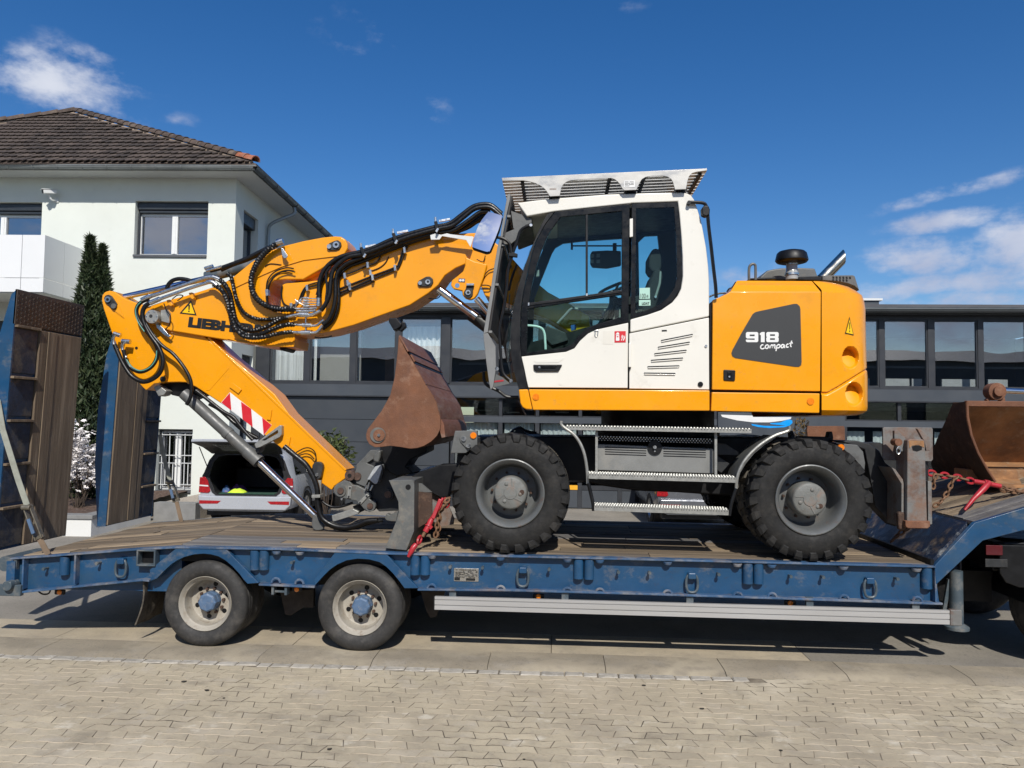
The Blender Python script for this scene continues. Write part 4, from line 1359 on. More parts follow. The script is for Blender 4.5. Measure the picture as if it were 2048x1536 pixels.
# square socket through the tail beam
c0, c1 = P(272, 1099.5, -.02), P(309, 1133.5, -.02)
w = .008
fr = [Vector((c0.x, -.015, c1.z)), Vector((c1.x, -.015, c1.z)), Vector((c1.x, -.015, c0.z)), Vector((c0.x, -.015, c0.z))]
t_ = .016
hl = [Vector((c0.x + t_, -.015, c1.z + t_)), Vector((c1.x - t_, -.015, c1.z + t_)), Vector((c1.x - t_, -.015, c0.z - t_)), Vector((c0.x + t_, -.015, c0.z - t_))]
obj('socket', [prism(fr, (0, .084, 0), [hl])], M['blue_grey'], parent=tr, bev=.006)
obj('socket_back', [box(c0.x + .001, c1.x - .001, .0685, .0695, c1.z + .001, c0.z - .001)], M['chassis'], parent=tr, smooth=False)
# type plate with rows of print
a, b = P(908, 1136, .066), P(957, 1163.5, .066)
idp = obj('type_plate', [box(a.x, b.x, .064, .0695, b.z, a.z)], M['steel'], parent=tr, bev=.002)
rr = random.Random(9)
rows_ = []
for i in range(7):
 z1 = a.z - .012 - i * .0105
 x = a.x + .014
 while x < b.x - .02:
  L = rr.uniform(.008, .03)
  if rr.random() < .62:
   rows_.append(box(x, min(x + L, b.x - .012), .0622, .0632, z1 - .006, z1))
  x += L + .004
rows_.append(box(a.x + .006, a.x + .055, .0622, .0632, b.z + .008, b.z + .034))
rows_.append(box(a.x + .11, b.x - .03, .0622, .0632, b.z + .008, b.z + .03))
obj('print', rows_, M['sticker_black'], parent=idp, smooth=False)
# side marker lamps
for (u, v) in ((122, 1183.5), (595, 1177.5), (1077, 1192), (1579, 1205)):
 c = P(u, v, .1)
 ml = obj('marker_lamp', [box(c.x - .05, c.x + .05, .075, .1, c.z - .024, c.z + .024)], M['black'], parent=tr, bev=.01)
 obj('lens', [lathe([(.0001, .062), (.018, .066), (.024, .0745)], 12, 'Y', (c.x, 0, c.z))], M['orange_lens'], parent=ml)
# ---- deck boards
dk = obj('deck_frame', [box(xdl, xdr, .105, 2.445, ZD - .14, ZD - .06), box(-4.1, 4.0, .55, .85, ZD - .42, ZD - .141), box(-4.1, 4.0, 1.7, 2.0, ZD - .42, ZD - .141)], M['chassis'], parent=tr, smooth=False)
NB = 13
y0, y1 = .102, 2.44
bw = (y1 - y0) / NB
rw = random.Random(21)
row0 = [(353, 520, 'wood_grey'), (520, 592, 'wood_grey'), (592, 672, 'wood_tan'), (672, 790, 'wood_grey'), (790, 1010, 'wood_tan'), (1010, 1300, 'wood'), (1300, 1560, 'wood'), (1560, 1866, 'wood')]
row1 = [(353, 560, 'wood_grey'), (560, 690, 'wood_tan'), (690, 800, 'wood_grey'), (800, 1120, 'wood_tan'), (1120, 1866, 'wood')]
def board(xa, xb, ya, yb, m, za=None, zb=None):
 za = zdeck(xa) if za is None else za
 zb = zdeck(xb) if zb is None else zb
 j = rw.uniform(-.004, .003)
 g = .003
 xa, xb, ya, yb = xa + g, xb - g, ya + g, yb - g
 c = .006
 V = []
 for (xx, z) in ((xa, za + j), (xb, zb + j)):
  for (yy, dz) in ((ya, -.06), (ya, -c), (ya + c, 0), (yb - c, 0), (yb, -c), (yb, -.06)):
   V.append((xx, yy, z + dz + .004))
 F = [(k, k + 6, (k + 1) % 6 + 6, (k + 1) % 6) for k in range(6)] + [tuple(range(6)), tuple(reversed(range(6, 12)))]
 F = [tuple(reversed(f)) for f in F]
 return obj('plank', [(V, F)], M[m], parent=tr, smooth=False)
for r_ in range(NB):
 ya, yb = y0 + bw * r_, y0 + bw * (r_ + 1)
 if r_ < 2:
  for (ua, ub, m) in (row0, row1)[r_]:
   board(P(ua, 1100, ya).x if ua > 353 else xdl, P(ub, 1110, ya).x if ub < 1866 else xdr - .01, ya, yb, m)
 else:
  x = xdl
  while x < xdr - .02:
   L = rw.uniform(1.3, 2.8)
   xe = min(x + L, xdr - .01)
   if xdr - xe < .5:
    xe = xdr - .01
   board(x, xe, ya, yb, rw.choice(['wood', 'wood', 'wood', 'wood', 'wood', 'wood_tan', 'wood_grey']))
   x = xe
for r_ in range(NB):
 ya, yb = y0 + bw * r_, y0 + bw * (r_ + 1)
 xm = xtl + (xdl - xtl) * rw.uniform(.25, .75)
 board(xtl + .05, xm, ya, yb, 'wood' if r_ % 5 else 'wood_tan', ztop_at(xtl + .05), ztop_at(xm))
 board(xm, xdl, ya, yb, rw.choice(['wood', 'wood_tan', 'wood', 'wood']), ztop_at(xm), ztop_at(xdl))
obj('tail_frame', [prism([Vector((xtl, .11, ztl - .30)), Vector((xdl, .11, ZD - .42)), Vector((xdl, .11, ZD - .062)), Vector((xtl, .11, ztl - .062))], (0, .3, 0)),
     prism([Vector((xtl, 2.1, ztl - .30)), Vector((xdl, 2.1, ZD - .42)), Vector((xdl, 2.1, ZD - .062)), Vector((xtl, 2.1, ztl - .062))], (0, .34, 0)),
     box(xtl - .03, xtl + .05, .0, 2.55, ztl - .3, ztl - .03)], M['blue'], parent=tr, smooth=False)
# rear end fittings at the left edge
e = P(2, 1150, .0)
obj('rear_bumper', [bar(Vector((xtl - .30, .0, ztl - .29)), Vector((xtl + .13, -.0, ztl - .29)), .05, .10), lathe([(.0001, -.07), (.045, -.07), (.045, .05), (.0001, .05)], 16, 'Y', (xtl + .03, 0, ztl - .24))], M['blue_grey'], parent=tr, bev=.006)
obj('ramp_hinge', [lathe([(.0001, .03), (.07, .03), (.07, .5), (.0001, .5)], 18, 'Y', (xtl - .07, 0, ztl - .06)), bar(Vector((xtl + .02, .05, ztl - .25)), Vector((xtl + .04, .03, ztl - .02)), .035)], M['blue_grey'], parent=tr)
obj('hose_loop', [sweep(smooth_line([P(75, 1181, .2), P(85, 1188, .2), P(97, 1187, .2), P(102, 1177, .2)], 6), .008, 6)], M['hose'], parent=tr)
# ---- side guard
sg0, sg1 = P(869.5, 1193, -.01), P(869.5, 1219, -.01)
sh0, sh1 = P(1899, 1221, -.01), P(1899, 1249, -.01)
zt_, zb_ = (sg0.z + sh0.z) / 2, (sg1.z + sh1.z) / 2
hgt = zt_ - zb_
prof = [(-.012, 0), (-.012, .30), (-.002, .33), (-.002, .36), (-.012, .39), (-.012, .72), (-.004, .74), (-.004, .78), (-.012, .80), (-.012, 1.0), (.02, 1.0), (.02, 0)]
V = []
for (xx, za, zb) in ((sg0.x, sg0.z, sg1.z), (sh0.x, sh0.z, sh1.z)):
 for (yy, t) in prof:
  V.append((xx, yy, zb + (za - zb) * t))
n = len(prof)
F = [((k + 1) % n, k, k + n, (k + 1) % n + n) for k in range(n)] + [tuple(reversed(range(n))), tuple(range(n, 2 * n))]
F = [tuple(reversed(f)) for f in F]
gd = obj('side_guard', [(V, F)], M['alu'], parent=tr, smooth=False)
obj('end_cap', [box(sh0.x + .002, sh0.x + .10, -.02, .028, sh1.z - .008, sh0.z + .008)], M['grey_rusty'], parent=gd, bev=.008)
obj('end_cap', [box(sg0.x - .012, sg0.x - .002, -.014, .022, sg1.z - .002, sg0.z + .002)], M['black'], parent=gd, smooth=False)
for u in (905, 1130, 1380, 1620, 1832):
 x_ = P(u, 1200, .02).x
 obj('bracket', [box(x_ - .03, x_ + .03, .022, .06, zb_ + .02, zt_ + .07)], M['blue_grey'], parent=gd, smooth=False)
# ---- landing leg and gooseneck
lx = P(1912, 1150, .25).x
leg = obj('landing_leg', [lathe([(.055, .34), (.055, .80), (.0001, .80)], 18, 'Z', (lx, .25, 0))], M['blue_grey'], parent=tr)
obj('foot_plate', [lathe([(.0001, .29), (.10, .29), (.10, .315), (.05, .345)], 18, 'Z', (lx, .25, 0))], M['blue_grey'], parent=leg)
obj('brace', [bar(Vector((lx - .10, .3, .36)), Vector((lx - .05, .27, .72)), .03)], M['blue_grey'], parent=leg)
obj('support_plate', [box(lx + .07, lx + .11, .45, .7, .40, 1.02), box(lx + .11, lx + .125, .4, .8, .40, 1.02)], M['blue_dirty'], parent=tr, smooth=False)
gn = [(1869.5, 1131), (1949, 1045.5), (2048, 1016), (2240, 958), (2240, 1012), (2048, 1060.5), (1966, 1081.5), (1872, 1170)]
go = [P(u, v, 0) for u, v in gn]
obj('gooseneck_beam', [prism(go, (0, .05, 0))], M['blue'], parent=tr, bev=.006)
obj('gooseneck_beam', [prism([Vector((p.x, 2.5, p.z)) for p in go], (0, .05, 0))], M['blue'], parent=tr, bev=.006)
# sloped front plate between the beams
pA, pB, pC, pD2 = go[0], go[1], go[2], go[3]
sx0, sz0_ = pA.x, pA.z + .03
obj('slope_plate', [prism([Vector((pA.x + .0, .052, pA.z + .035)), Vector((pB.x - .035, .052, pB.z + .0)), Vector((pB.x - .01, .052, pB.z - .03)), Vector((pA.x + .03, .052, pA.z - .01))], (0, 2.446, 0))], M['blue_scrap'], parent=tr, smooth=False)
obj('slope_lip', [box(pA.x - .02, pA.x + .01, .03, 2.52, pA.z - .02, pA.z + .045)], M['chassis'], parent=tr, smooth=False)
obj('step_edge', [box(pB.x - .034, pB.x + .03, .052, 2.498, pB.z - .05, pB.z + .002)], M['chassis'], parent=tr, smooth=False)
ya = .055
for i in range(13):
 yb = ya + 2.44 / 13
 V, F = [], []
 o = (Vector((pB.x + .033, ya + .003, pB.z + .006)), Vector((pC.x + (pD2.x - pC.x), ya + .003, pD2.z + .006)))
 j = rw.uniform(-.004, .003)
 for p_ in o:
  for (yy, dz) in ((ya + .003, -.05), (ya + .003, 0), (yb - .003, 0), (yb - .003, -.05)):
   V.append((p_.x, yy, p_.z + dz + j))
 F = [(0, 1, 2, 3), (7, 6, 5, 4), (0, 4, 5, 1), (1, 5, 6, 2), (2, 6, 7, 3), (3, 7, 4, 0)]
 obj('plank', [(V, [tuple(reversed(f)) for f in F])], M[rw.choice(['wood', 'wood_tan', 'wood', 'wood_grey'])], parent=tr, smooth=False)
 ya = yb
obj('gooseneck_core', [prism([Vector((p.x, .3, p.z - .08)) for p in (pB, pC, pD2)] + [Vector((p.x, .3, p.z - .05)) for p in (go[4], go[5], go[6])], (0, 1.9, 0))], M['chassis'], parent=tr, smooth=False)
# ---- trailer wheels
def tyre_profile(R_, W_, rb):
 return [(rb, .035), (rb + .012, .016), (rb + .04, .004), (rb + .055, .0), (rb + .085, .0), (R_ - .045, .004), (R_ - .028, .012), (R_ - .012, .026), (R_ - .002, .040), (R_, .055),
   (R_, .084), (R_ - .009, .086), (R_ - .009, .096), (R_, .098), (R_, W_ - .098), (R_ - .009, W_ - .096), (R_ - .009, W_ - .086), (R_, W_ - .084),
   (R_, W_ - .055), (R_ - .012, W_ - .026), (R_ - .045, W_ - .004), (rb + .06, W_), (rb, W_ - .035)]
def truck_wheel(cx, cz, yf, R_, parent, dual=True):
 W_ = .235
 rb = .243
 wv = obj('wheel', [lathe([(.09, .165), (.12, .178), (.168, .182), (.190, .172), (.199, .15), (.204, .085), (.208, .062), (.222, .05), (.232, .03), (.243, .018), (.247, .028), (.24, .05), (.22, .07), (.215, .2)], 48, 'Y', (cx, yf, cz))], M['rim_cream'], parent=parent)
 obj('tyre', [lathe(tyre_profile(R_, W_, rb), 56, 'Y', (cx, yf, cz))], M['tyre_road'], parent=wv)
 if dual:
  obj('tyre', [lathe(tyre_profile(R_, W_, rb), 40, 'Y', (cx, yf + .275, cz))], M['tyre_road'], parent=wv)
 hub = [(.0001, .0), (.070, .0), (.082, .010), (.086, .02), (.086, .06), (.092, .075), (.092, .30)]
 hv, hf = lathe(hub, 8, 'Y', (cx, yf + .052, cz))
 obj('hub_cap', [(hv, hf)], M['hub_blue'], parent=wv, smooth=False)
 holes = [lathe([(.0001, .1775), (.020, .1775), (.023, .1805)], 14, 'Y', (cx + .150 * math.cos(a), yf, cz + .150 * math.sin(a))) for a in [rad(20 + 60 * k) for k in range(6)]]
 for h_ in holes:
  obj('hand_hole', [h_], M['chassis'], parent=wv)
 nuts = [lathe([(.0001, .145), (.012, .145), (.014, .15), (.014, .18)], 6, 'Y', (cx + .113 * math.cos(a), yf, cz + .113 * math.sin(a))) for a in [rad(5 + 36 * k) for k in range(10)]]
 for n_u in nuts:
  obj('wheel_nut', [n_u], M['pin_rust'], parent=wv, smooth=False)
 return wv
w1c = P(407.3, 1206.5, .015)
w2c = P(717.7, 1212.5, .015)
RT = .386
wA_ = truck_wheel(w1c.x, RT - .002, .015, RT, tr)
wB_ = copy_tree(wA_, (w2c.x - w1c.x, 0, 0), tr)
# far side pair, mirrored position only
wC_ = copy_tree(wA_, (0, 2.02, 0), tr)
wD_ = copy_tree(wA_, (w2c.x - w1c.x, 2.02, 0), tr)
for x_ in (w1c.x, w2c.x):
 obj('axle', [lathe([(.0001, .4), (.075, .4), (.075, 2.1), (.0001, 2.1)], 16, 'Y', (x_, 0, RT))], M['chassis'], parent=tr)
M['brown_dark'] = mat('dirty_suspension', (.05, .04, .032), .8, var=.3, scale=8, bump=.3)
hg = px('B5', [(70, 520), (320, 505), (318, 640), (240, 640), (150, 700), (110, 690)])
obj('suspension_hanger', [prism([P(u, v, .42) for u, v in hg], (0, .06, 0))], M['brown_dark'], parent=tr, bev=.005)
hg = px('B5', [(1100, 520), (1280, 520), (1230, 660), (1215, 710), (1170, 715), (1140, 660)])
obj('suspension_hanger', [prism([P(u, v, .40) for u, v in hg], (0, .06, 0))], M['brown_dark'], parent=tr, bev=.005)
obj('step_bracket', [box(P(545, 1180, .05).x, P(550, 1180, .05).x, .02, .1, P(545, 1188, .05).z, P(545, 1168, .05).z), box(P(571, 1180, .05).x, P(576, 1180, .05).x, .02, .1, P(571, 1189, .05).z, P(571, 1169, .05).z), bar(P(549, 1182, .06), P(572, 1183, .06), .02)], M['blue_grey'], parent=tr, bev=.003)
# mud flap hanging behind the rear wheel
fx = P(288, 1165, .05).x
ft, fb = P(288, 1164, .05).z, P(276, 1252, .05).z
fv = []
for j in range(9):
 for i in range(7):
  t, s = j / 8, i / 6
  fv.append(Vector((fx - .065 * t * t + .012 * math.sin(s * 9 + t * 4), .05 + .44 * s + .02 * t, ft + (fb - ft) * t)))
ff = [(j * 7 + i, j * 7 + i + 1, (j + 1) * 7 + i + 1, (j + 1) * 7 + i) for j in range(8) for i in range(6)]
n_ = len(fv)
fv2 = fv + [p + Vector((-.014, 0, 0)) for p in fv]
ff2 = [tuple(reversed(f)) for f in ff] + [tuple(a + n_ for a in f) for f in ff]
rim_ = [i for i in range(7)] + [j * 7 + 6 for j in range(1, 9)] + [8 * 7 + i for i in range(5, -1, -1)] + [j * 7 for j in range(7, 0, -1)]
ff2 += [(rim_[k], rim_[(k + 1) % len(rim_)], rim_[(k + 1) % len(rim_)] + n_, rim_[k] + n_) for k in range(len(rim_))]
M['mudflap'] = mat('muddy_rubber_flap', (.10, .085, .065), .95, var=.4, scale=14, dirt=[((.03, .027, .024), .5, 8)], bump=1.5, bump_scale=26)
obj('mud_flap', [(fv2, ff2)], M['mudflap'], parent=tr)
# ---- loading ramps standing upright on the tail
def solveY(u, v, X, a=0., b=3.2):
 for _ in range(50):
  m_ = (a + b) / 2
  if (P(u, v, m_).x - X) < 0:
   b = m_
  else:
   a = m_
 return a
Y0r = .12
rt, rb_ = P(34, 578, Y0r), P(-12, 1112, Y0r)
Xm = P(2, 960, Y0r)
Y1r = solveY(168, 605, rt.x, .3, 1.6)
zb_r = ztop_at(xtl + .1) + .02
lean = (rt.x - Xm.x) / (rt.z - Xm.z)
def Xr(z):
 return rt.x + (z - rt.z) * lean
def ramp(Ya, Yb, mirror, top_plate=True):
 W_ = Yb - Ya
 H = rt.z - zb_r
 def F_(s, t, o=0.):
  """s across (0 = near edge), t up, o = proud of the face (towards +x)"""
  z = zb_r + H * t
  return Vector((Xr(z) + o, Ya + W_ * s, z))
 side = [(0, 0), (0, 1), (-.05, .98), (-.15, .80), (-.20, .55), (-.19, .3), (-.10, 0)]
 sd_a = [Vector((Xr(zb_r + H * t) + dx, Ya, zb_r + H * t)) for dx, t in side]
 R_ = obj('loading_ramp', [prism(sd_a, (0, .02, 0)), prism([p + Vector((0, W_ - .02, 0)) for p in sd_a], (0, .02, 0)),
        prism([F_(.02, 0, -.03), F_(.02, 1, -.03), F_(.98, 1, -.03), F_(.98, 0, -.03)], (.012, 0, 0))], M['blue'], parent=tr, smooth=False)
 tp = .835 if top_plate else 1.0
 def slab(name, s0, s1, t0, t1, th, m, g=.004):
  q = [F_(s0, t0, -.017), F_(s1, t0, -.017), F_(s1, t1, -.017), F_(s0, t1, -.017)]
  d = Vector((.017 + th, 0, 0))
  return obj(name, [prism(q, d)], m, parent=R_, bev=.004, segs=1)
 mp_ = (lambda a, b: (1 - b, 1 - a)) if mirror else (lambda a, b: (a, b))
 # steel pads with cross ribs
 nP = 5
 for i in range(nP):
  t0, t1 = tp * i / nP, tp * (i + 1) / nP - .012
  if not mirror:
   t1 = min(t1 + .03 * (i == nP - 1), .865)
  a, b = mp_(.015, .335)
  slab('pad', a, b, t0 + .012, t1, .0, M['blue_dirty'])
  slab('rib', a - .004, b + .004, t1 + .001, t1 + .011, .035, M['wood_ramp'])
 # timber
 cuts = [.345, .46, .60, .985]
 for i in range(3):
  a, b = mp_(cuts[i] + .003, cuts[i + 1] - .003)
  slab('plank', a, b, .005, tp + (.0 if mirror else .022), .016 + .006 * (i % 2), M['wood_ramp'])
 if top_plate:
  pl_ = slab('tread_plate', .0, 1.0, tp + .03, 1.0, .008, M['rust_tread'])
  loz = []
  nx, nz = 20, 13
  for i in range(nx):
   for j in range(nz):
    s, t = (i + .5) / nx, tp + .035 + (1 - tp - .045) * (j + .5) / nz
    sg = 1 if (i + j) % 2 else -1
    c = F_(s, t, .008)
    a = Vector((0, .012 * sg, .012))
    b = Vector((0, -.0035 * sg, .0035))
    loz.append(prism([c + a, c + b, c - a, c - b], (.004, 0, 0)))
  obj('tread_stud', loz, M['rust_tread'], parent=pl_, smooth=False, kind='stuff')
 return R_, F_
M['rust_tread'] = mat('brown_tread_plate', (.075, .058, .048), .55, .3, var=.3, scale=8, dirt=[((.13, .085, .06), .4, 6)], bump=.2)
R1, F1 = ramp(Y0r, Y1r, False)
xb2 = Xr(zb_r + .15)
Y0b = solveY(232, 780, Xr(P(232, 780, 1.75).z), 1.0, 2.6)
Y0b = min(max(Y0b, 1.3), 1.9)
R2, F2 = ramp(Y0b, Y0b + (Y1r - Y0r), True)
# ---- webbing straps holding the ramps
M['strap'] = mat('grey_green_webbing', (.30, .31, .26), .85, var=.15, scale=12, dirt=(.18, .16, .12), dirt_amt=.4, dirt_scale=7)
M['strap_brown'] = mat('dirty_brown_webbing', (.19, .135, .09), .9, var=.2, scale=12)
M['ratchet'] = mat('old_ratchet_steel', (.20, .18, .14), .5, .6, var=.3, scale=18, dirt=(.25, .15, .08), dirt_amt=.3, dirt_scale=20)
def strap(crop, pts, Ys, w, name, label, low):
 q = [P(u, v, y) for (u, v), y in zip(px(crop, pts), Ys)]
 t = thing(name, label, 'strap', q[-1], 'ratchet straps holding the ramps')
 # flat band
 def band(a, b, w_, th):
  return bar(a, b, w_, th, up=Vector((0, -1, .1)).normalized())
 k = low
 obj('webbing', [band(q[i], q[i + 1], w, .006) for i in range(k)], M['strap'], parent=t, smooth=False)
 d = (q[k + 1] - q[k]).normalized()
 s = d.cross(Vector((0, -1, 0))).normalized()
 rb2 = obj('ratchet', [bar(q[k] - d * .02 + s * .03, q[k + 1] + s * .032, .012, .05, up=Vector((0, -1, 0))), bar(q[k] - d * .02 - s * .03, q[k + 1] - s * .032, .012, .05, up=Vector((0, -1, 0))),
       lathe([(.0001, -.04), (.024, -.04), (.024, .04), (.0001, .04)], 14, 'X', q[k] + Vector((0, -.02, 0))),
       bar(q[k + 1] - s * .045 - d * .02, q[k + 1] + s * .045 - d * .02, .02, .03), bar(q[k].lerp(q[k + 1], .5) - s * .03, q[k].lerp(q[k + 1], .5) + s * .03, .018, .02)], M['ratchet'], parent=t, bev=.003)
 obj('handle', [bar(q[k].lerp(q[k + 1], .35) + Vector((0, -.05, 0)), q[k].lerp(q[k + 1], .8) + Vector((0, -.055, 0)), .03, .012, up=Vector((0, -1, 0)))], M['hub_blue'], parent=rb2)
 obj('short_end', [band(q[k + 1], q[-1], w * .95, .006)], M['strap_brown'], parent=t, smooth=False)
 return t
strap('A2', [(-10, 440), (12, 570), (40, 660), (80, 790), (122, 910), (175, 1050), (212, 1118)], [.10, .08, .07, .06, .05, .04, .04], .055, 'ratchet_strap', 'pale webbing strap with ratchet in front of the nearest ramp, lower left', 4)
strap('A2', [(702, 590), (715, 670), (748, 800), (775, 885), (797, 975)], [2.35, 2.33, 2.3, 2.28, 2.26], .05, 'ratchet_strap', 'dark webbing strap with ratchet beside the farther ramp', 2)
# ---- tractor unit under the gooseneck (rear end only is in view)
tk = thing('truck_tractor', 'black truck tractor with red tail lamp under the blue gooseneck', 'truck', (P(2080, 1100, .6).x + .6, 1.3, 0))
xk = P(1946, 1100, .5).x
obj('chassis_frame', [box(xk + .1, xk + 4.5, .75, .85, .62, .92), box(xk + .1, xk + 4.5, 1.7, 1.8, .62, .92), box(xk + .1, xk + .2, .76, 1.79, .62, .92)], M['chassis'], parent=tk, smooth=False)
obj('side_cover', [prism([Vector((x_, .07, z_)) for x_, z_ in ((xk, 1.06), (xk, .82), (xk + .05, .74), (xk + .16, .70), (xk + 2.2, .70), (xk + 2.2, 1.06))], (0, .03, 0))], M['black'], parent=tk, bev=.008)
lb = obj('rear_light_bar', [box(xk, xk + .12, .18, 2.4, P(1950, 1135, .2).z, P(1950, 1082, .2).z), box(xk, xk + .5, .18, .22, P(1950, 1140, .2).z, P(1950, 1082, .2).z)], M['black'], parent=tk, bev=.015)
a, b = P(1957, 1086, .175), P(1990, 1106, .175)
obj('tail_lamp', [box(a.x, b.x, .055, .068, b.z, a.z)], mat('shaded_red_lens', (.09, .006, .01), .4), parent=lb, bev=.004)  # lens red darkened to stand for the shade under the gooseneck
a, b = P(1956, 1113, .175), P(2000, 1130, .175)
obj('number_plate', [box(a.x, b.x, .058, .068, b.z, a.z)], M['grey_dark'], parent=lb, bev=.003)
wk = truck_wheel(xk + .85, .50, .12, .50, tk)
obj('mudguard', [lathe([(.58, .08), (.60, .08), (.60, .7), (.58, .7), (.58, .08)], 24, 'Y', (xk + .85, 0, .5), rad(15), rad(175))], M['black'], parent=tk)
wk2 = copy_tree(wk, (0, 1.95, 0), tk)
obj('fifth_wheel', [lathe([(.0001, .93), (.45, .93), (.45, 1.0), (.0001, 1.0)], 24, 'Z', (xk + .9, 1.27, 0))], M['chassis'], parent=tk)
obj('cab', [box(xk + 4.6, xk + 6.4, .05, 2.5, .5, 3.4)], M['blue'], parent=tk, bev=.08)
wk3 = copy_tree(wk, (3.9, .0, 0), tk)
wk4 = copy_tree(wk, (3.9, 1.95, 0), tk)
# =================================================================== wheeled excavator
ex = thing('wheeled_excavator', 'yellow and white wheeled excavator with folded boom standing on the blue low loader', 'excavator', (P(1320, 1000, 1.27).x, 1.27, ZD))
YC = .06
def pl(*parts):
 out = []
 for crop, pts in parts:
  out += px(crop, pts)
 return out
def splate(name, pts, Y0, Y1, m, parent=None, holes=(), bev=0., label=None, rnd=0):
 return plate(name, 'S', pts, Y0, Y1, m, parent or ex, holes=holes, bev=bev, label=label, rnd=rnd)
def text_on(s, a, b, height, depth=.003, shear=0., bold=0.):
 """lettering from baseline point a to b in a plane facing -y"""
 cu = bpy.data.curves.new('letters', 'FONT')
 cu.body = s
 cu.size = 1
 cu.offset = bold
 cu.shear = shear
 cu.resolution_u = 3
 to = bpy.data.objects.new('letters', cu)
 me = bpy.data.meshes.new_from_object(to)
 vs = [v.co.copy() for v in me.vertices]
 fs = [tuple(p.vertices) for p in me.polygons]
 bpy.data.objects.remove(to)
 bpy.data.curves.remove(cu)
 bpy.data.meshes.remove(me)
 x0, x1 = min(v.x for v in vs), max(v.x for v in vs)
 hcap = .70 if s.upper() == s else .5
 a, b = Vector(a), Vector(b)
 dx = b - a
 upd = dx.cross(Vector((0, -1, 0))).normalized()
 if upd.z < 0:
  upd = -upd
 V = [a + dx * ((v.x - x0) / (x1 - x0)) + upd * (v.y * height / hcap) for v in vs]
 n = len(V)
 V += [p + Vector((0, depth, 0)) for p in V]
 F = fs + [tuple(i + n for i in reversed(f)) for f in fs]
 return V, F
# ---------------------------------------------------------------- undercarriage
splate('chassis', pl(('A7', [(-225, 850), (1990, 858), (2300, 868), (2480, 900), (2500, 1180), (2300, 1300), (1700, 1290), (1300, 1262), (1000, 1250), (760, 1215), (640, 1190), (380, 1200), (0, 1230), (-150, 1180)])), .66, 1.88, M['chassis'], bev=.02)
cxr = P(1314, 845, 1.27).x
z0r, z1r = P(1314, 864, 1.27).z, P(1314, 815, 1.27).z
obj('slew_ring', [lathe([(.0001, z0r - .1), (.62, z0r - .1), (.64, z0r + .03), (.58, z0r + .035), (.58, z1r + .1), (.0001, z1r + .1)], 40, 'Z', (cxr, 1.27, 0))], M['chassis'], parent=ex)
# wheels
wf, wr = P(1020, 991, .0), P(1623.5, 1006.5, .0)
RX = .531
zw_f = zdeck(wf.x) + .006 + RX
zw_r = zdeck(wr.x) + .006 + RX
def lugged_tyre(cx, cz, yf, W_=.28, n=24, ph=0.):
 R0 = .511
 prof = [(.300, .05), (.306, .028), (.322, .015), (.345, .004), (.385, .0), (.43, .004), (.462, .014), (.482, .03), (R0, .055), (R0 + .004, W_ / 2), (R0, W_ - .055), (.482, W_ - .03), (.44, W_ - .006), (.385, W_), (.34, W_ - .01), (.30, W_ - .05)]
 geo = [lathe(prof, 72, 'Y', (cx, yf, cz))]
 rr = random.Random(2)
 for k in range(n):
  for side in (0, 1):
   a = 2 * PI * (k + .5 * side) / n + ph
   aw = .086
   sk = .10
   def pt(r, ang, y):
    yy = y if side == 0 else W_ - y
    return Vector((cx + r * math.cos(ang), yf + yy, cz + r * math.sin(ang)))
   j = rr.uniform(-.006, .006)
   # sections along the lug: foot on the sidewall, shoulder, centre
   secs = [(.452, .010, .462, .003, aw * .7, 0), (.474, .022, .502, .004, aw * .9, .008), (.49, .034, RX - .004, .020 + j * .3, aw, .015), (.494, .06, RX, .05, aw, .03), (.5, .15, RX + .003, .152, aw * .85, sk)]
   V, F = [], []
   for (rb, yb, rt_, yt, w, s) in secs:
    V += [pt(rb, a + s - w, yb), pt(rb, a + s + w, yb), pt(rt_, a + s + w * .78, yt), pt(rt_, a + s - w * .78, yt)]
   m_ = len(secs)
   for q in range(m_ - 1):
    for e in range(4):
     i0, i1 = q * 4 + e, q * 4 + (e + 1) % 4
     F.append((i0, i1, i1 + 4, i0 + 4) if side == 0 else (i1, i0, i0 + 4, i1 + 4))
   F.append((3, 2, 1, 0) if side == 0 else (0, 1, 2, 3))
   e0 = (m_ - 1) * 4
   F.append((e0, e0 + 1, e0 + 2, e0 + 3) if side == 0 else (e0 + 3, e0 + 2, e0 + 1, e0))
   geo.append((V, F))
 return geo
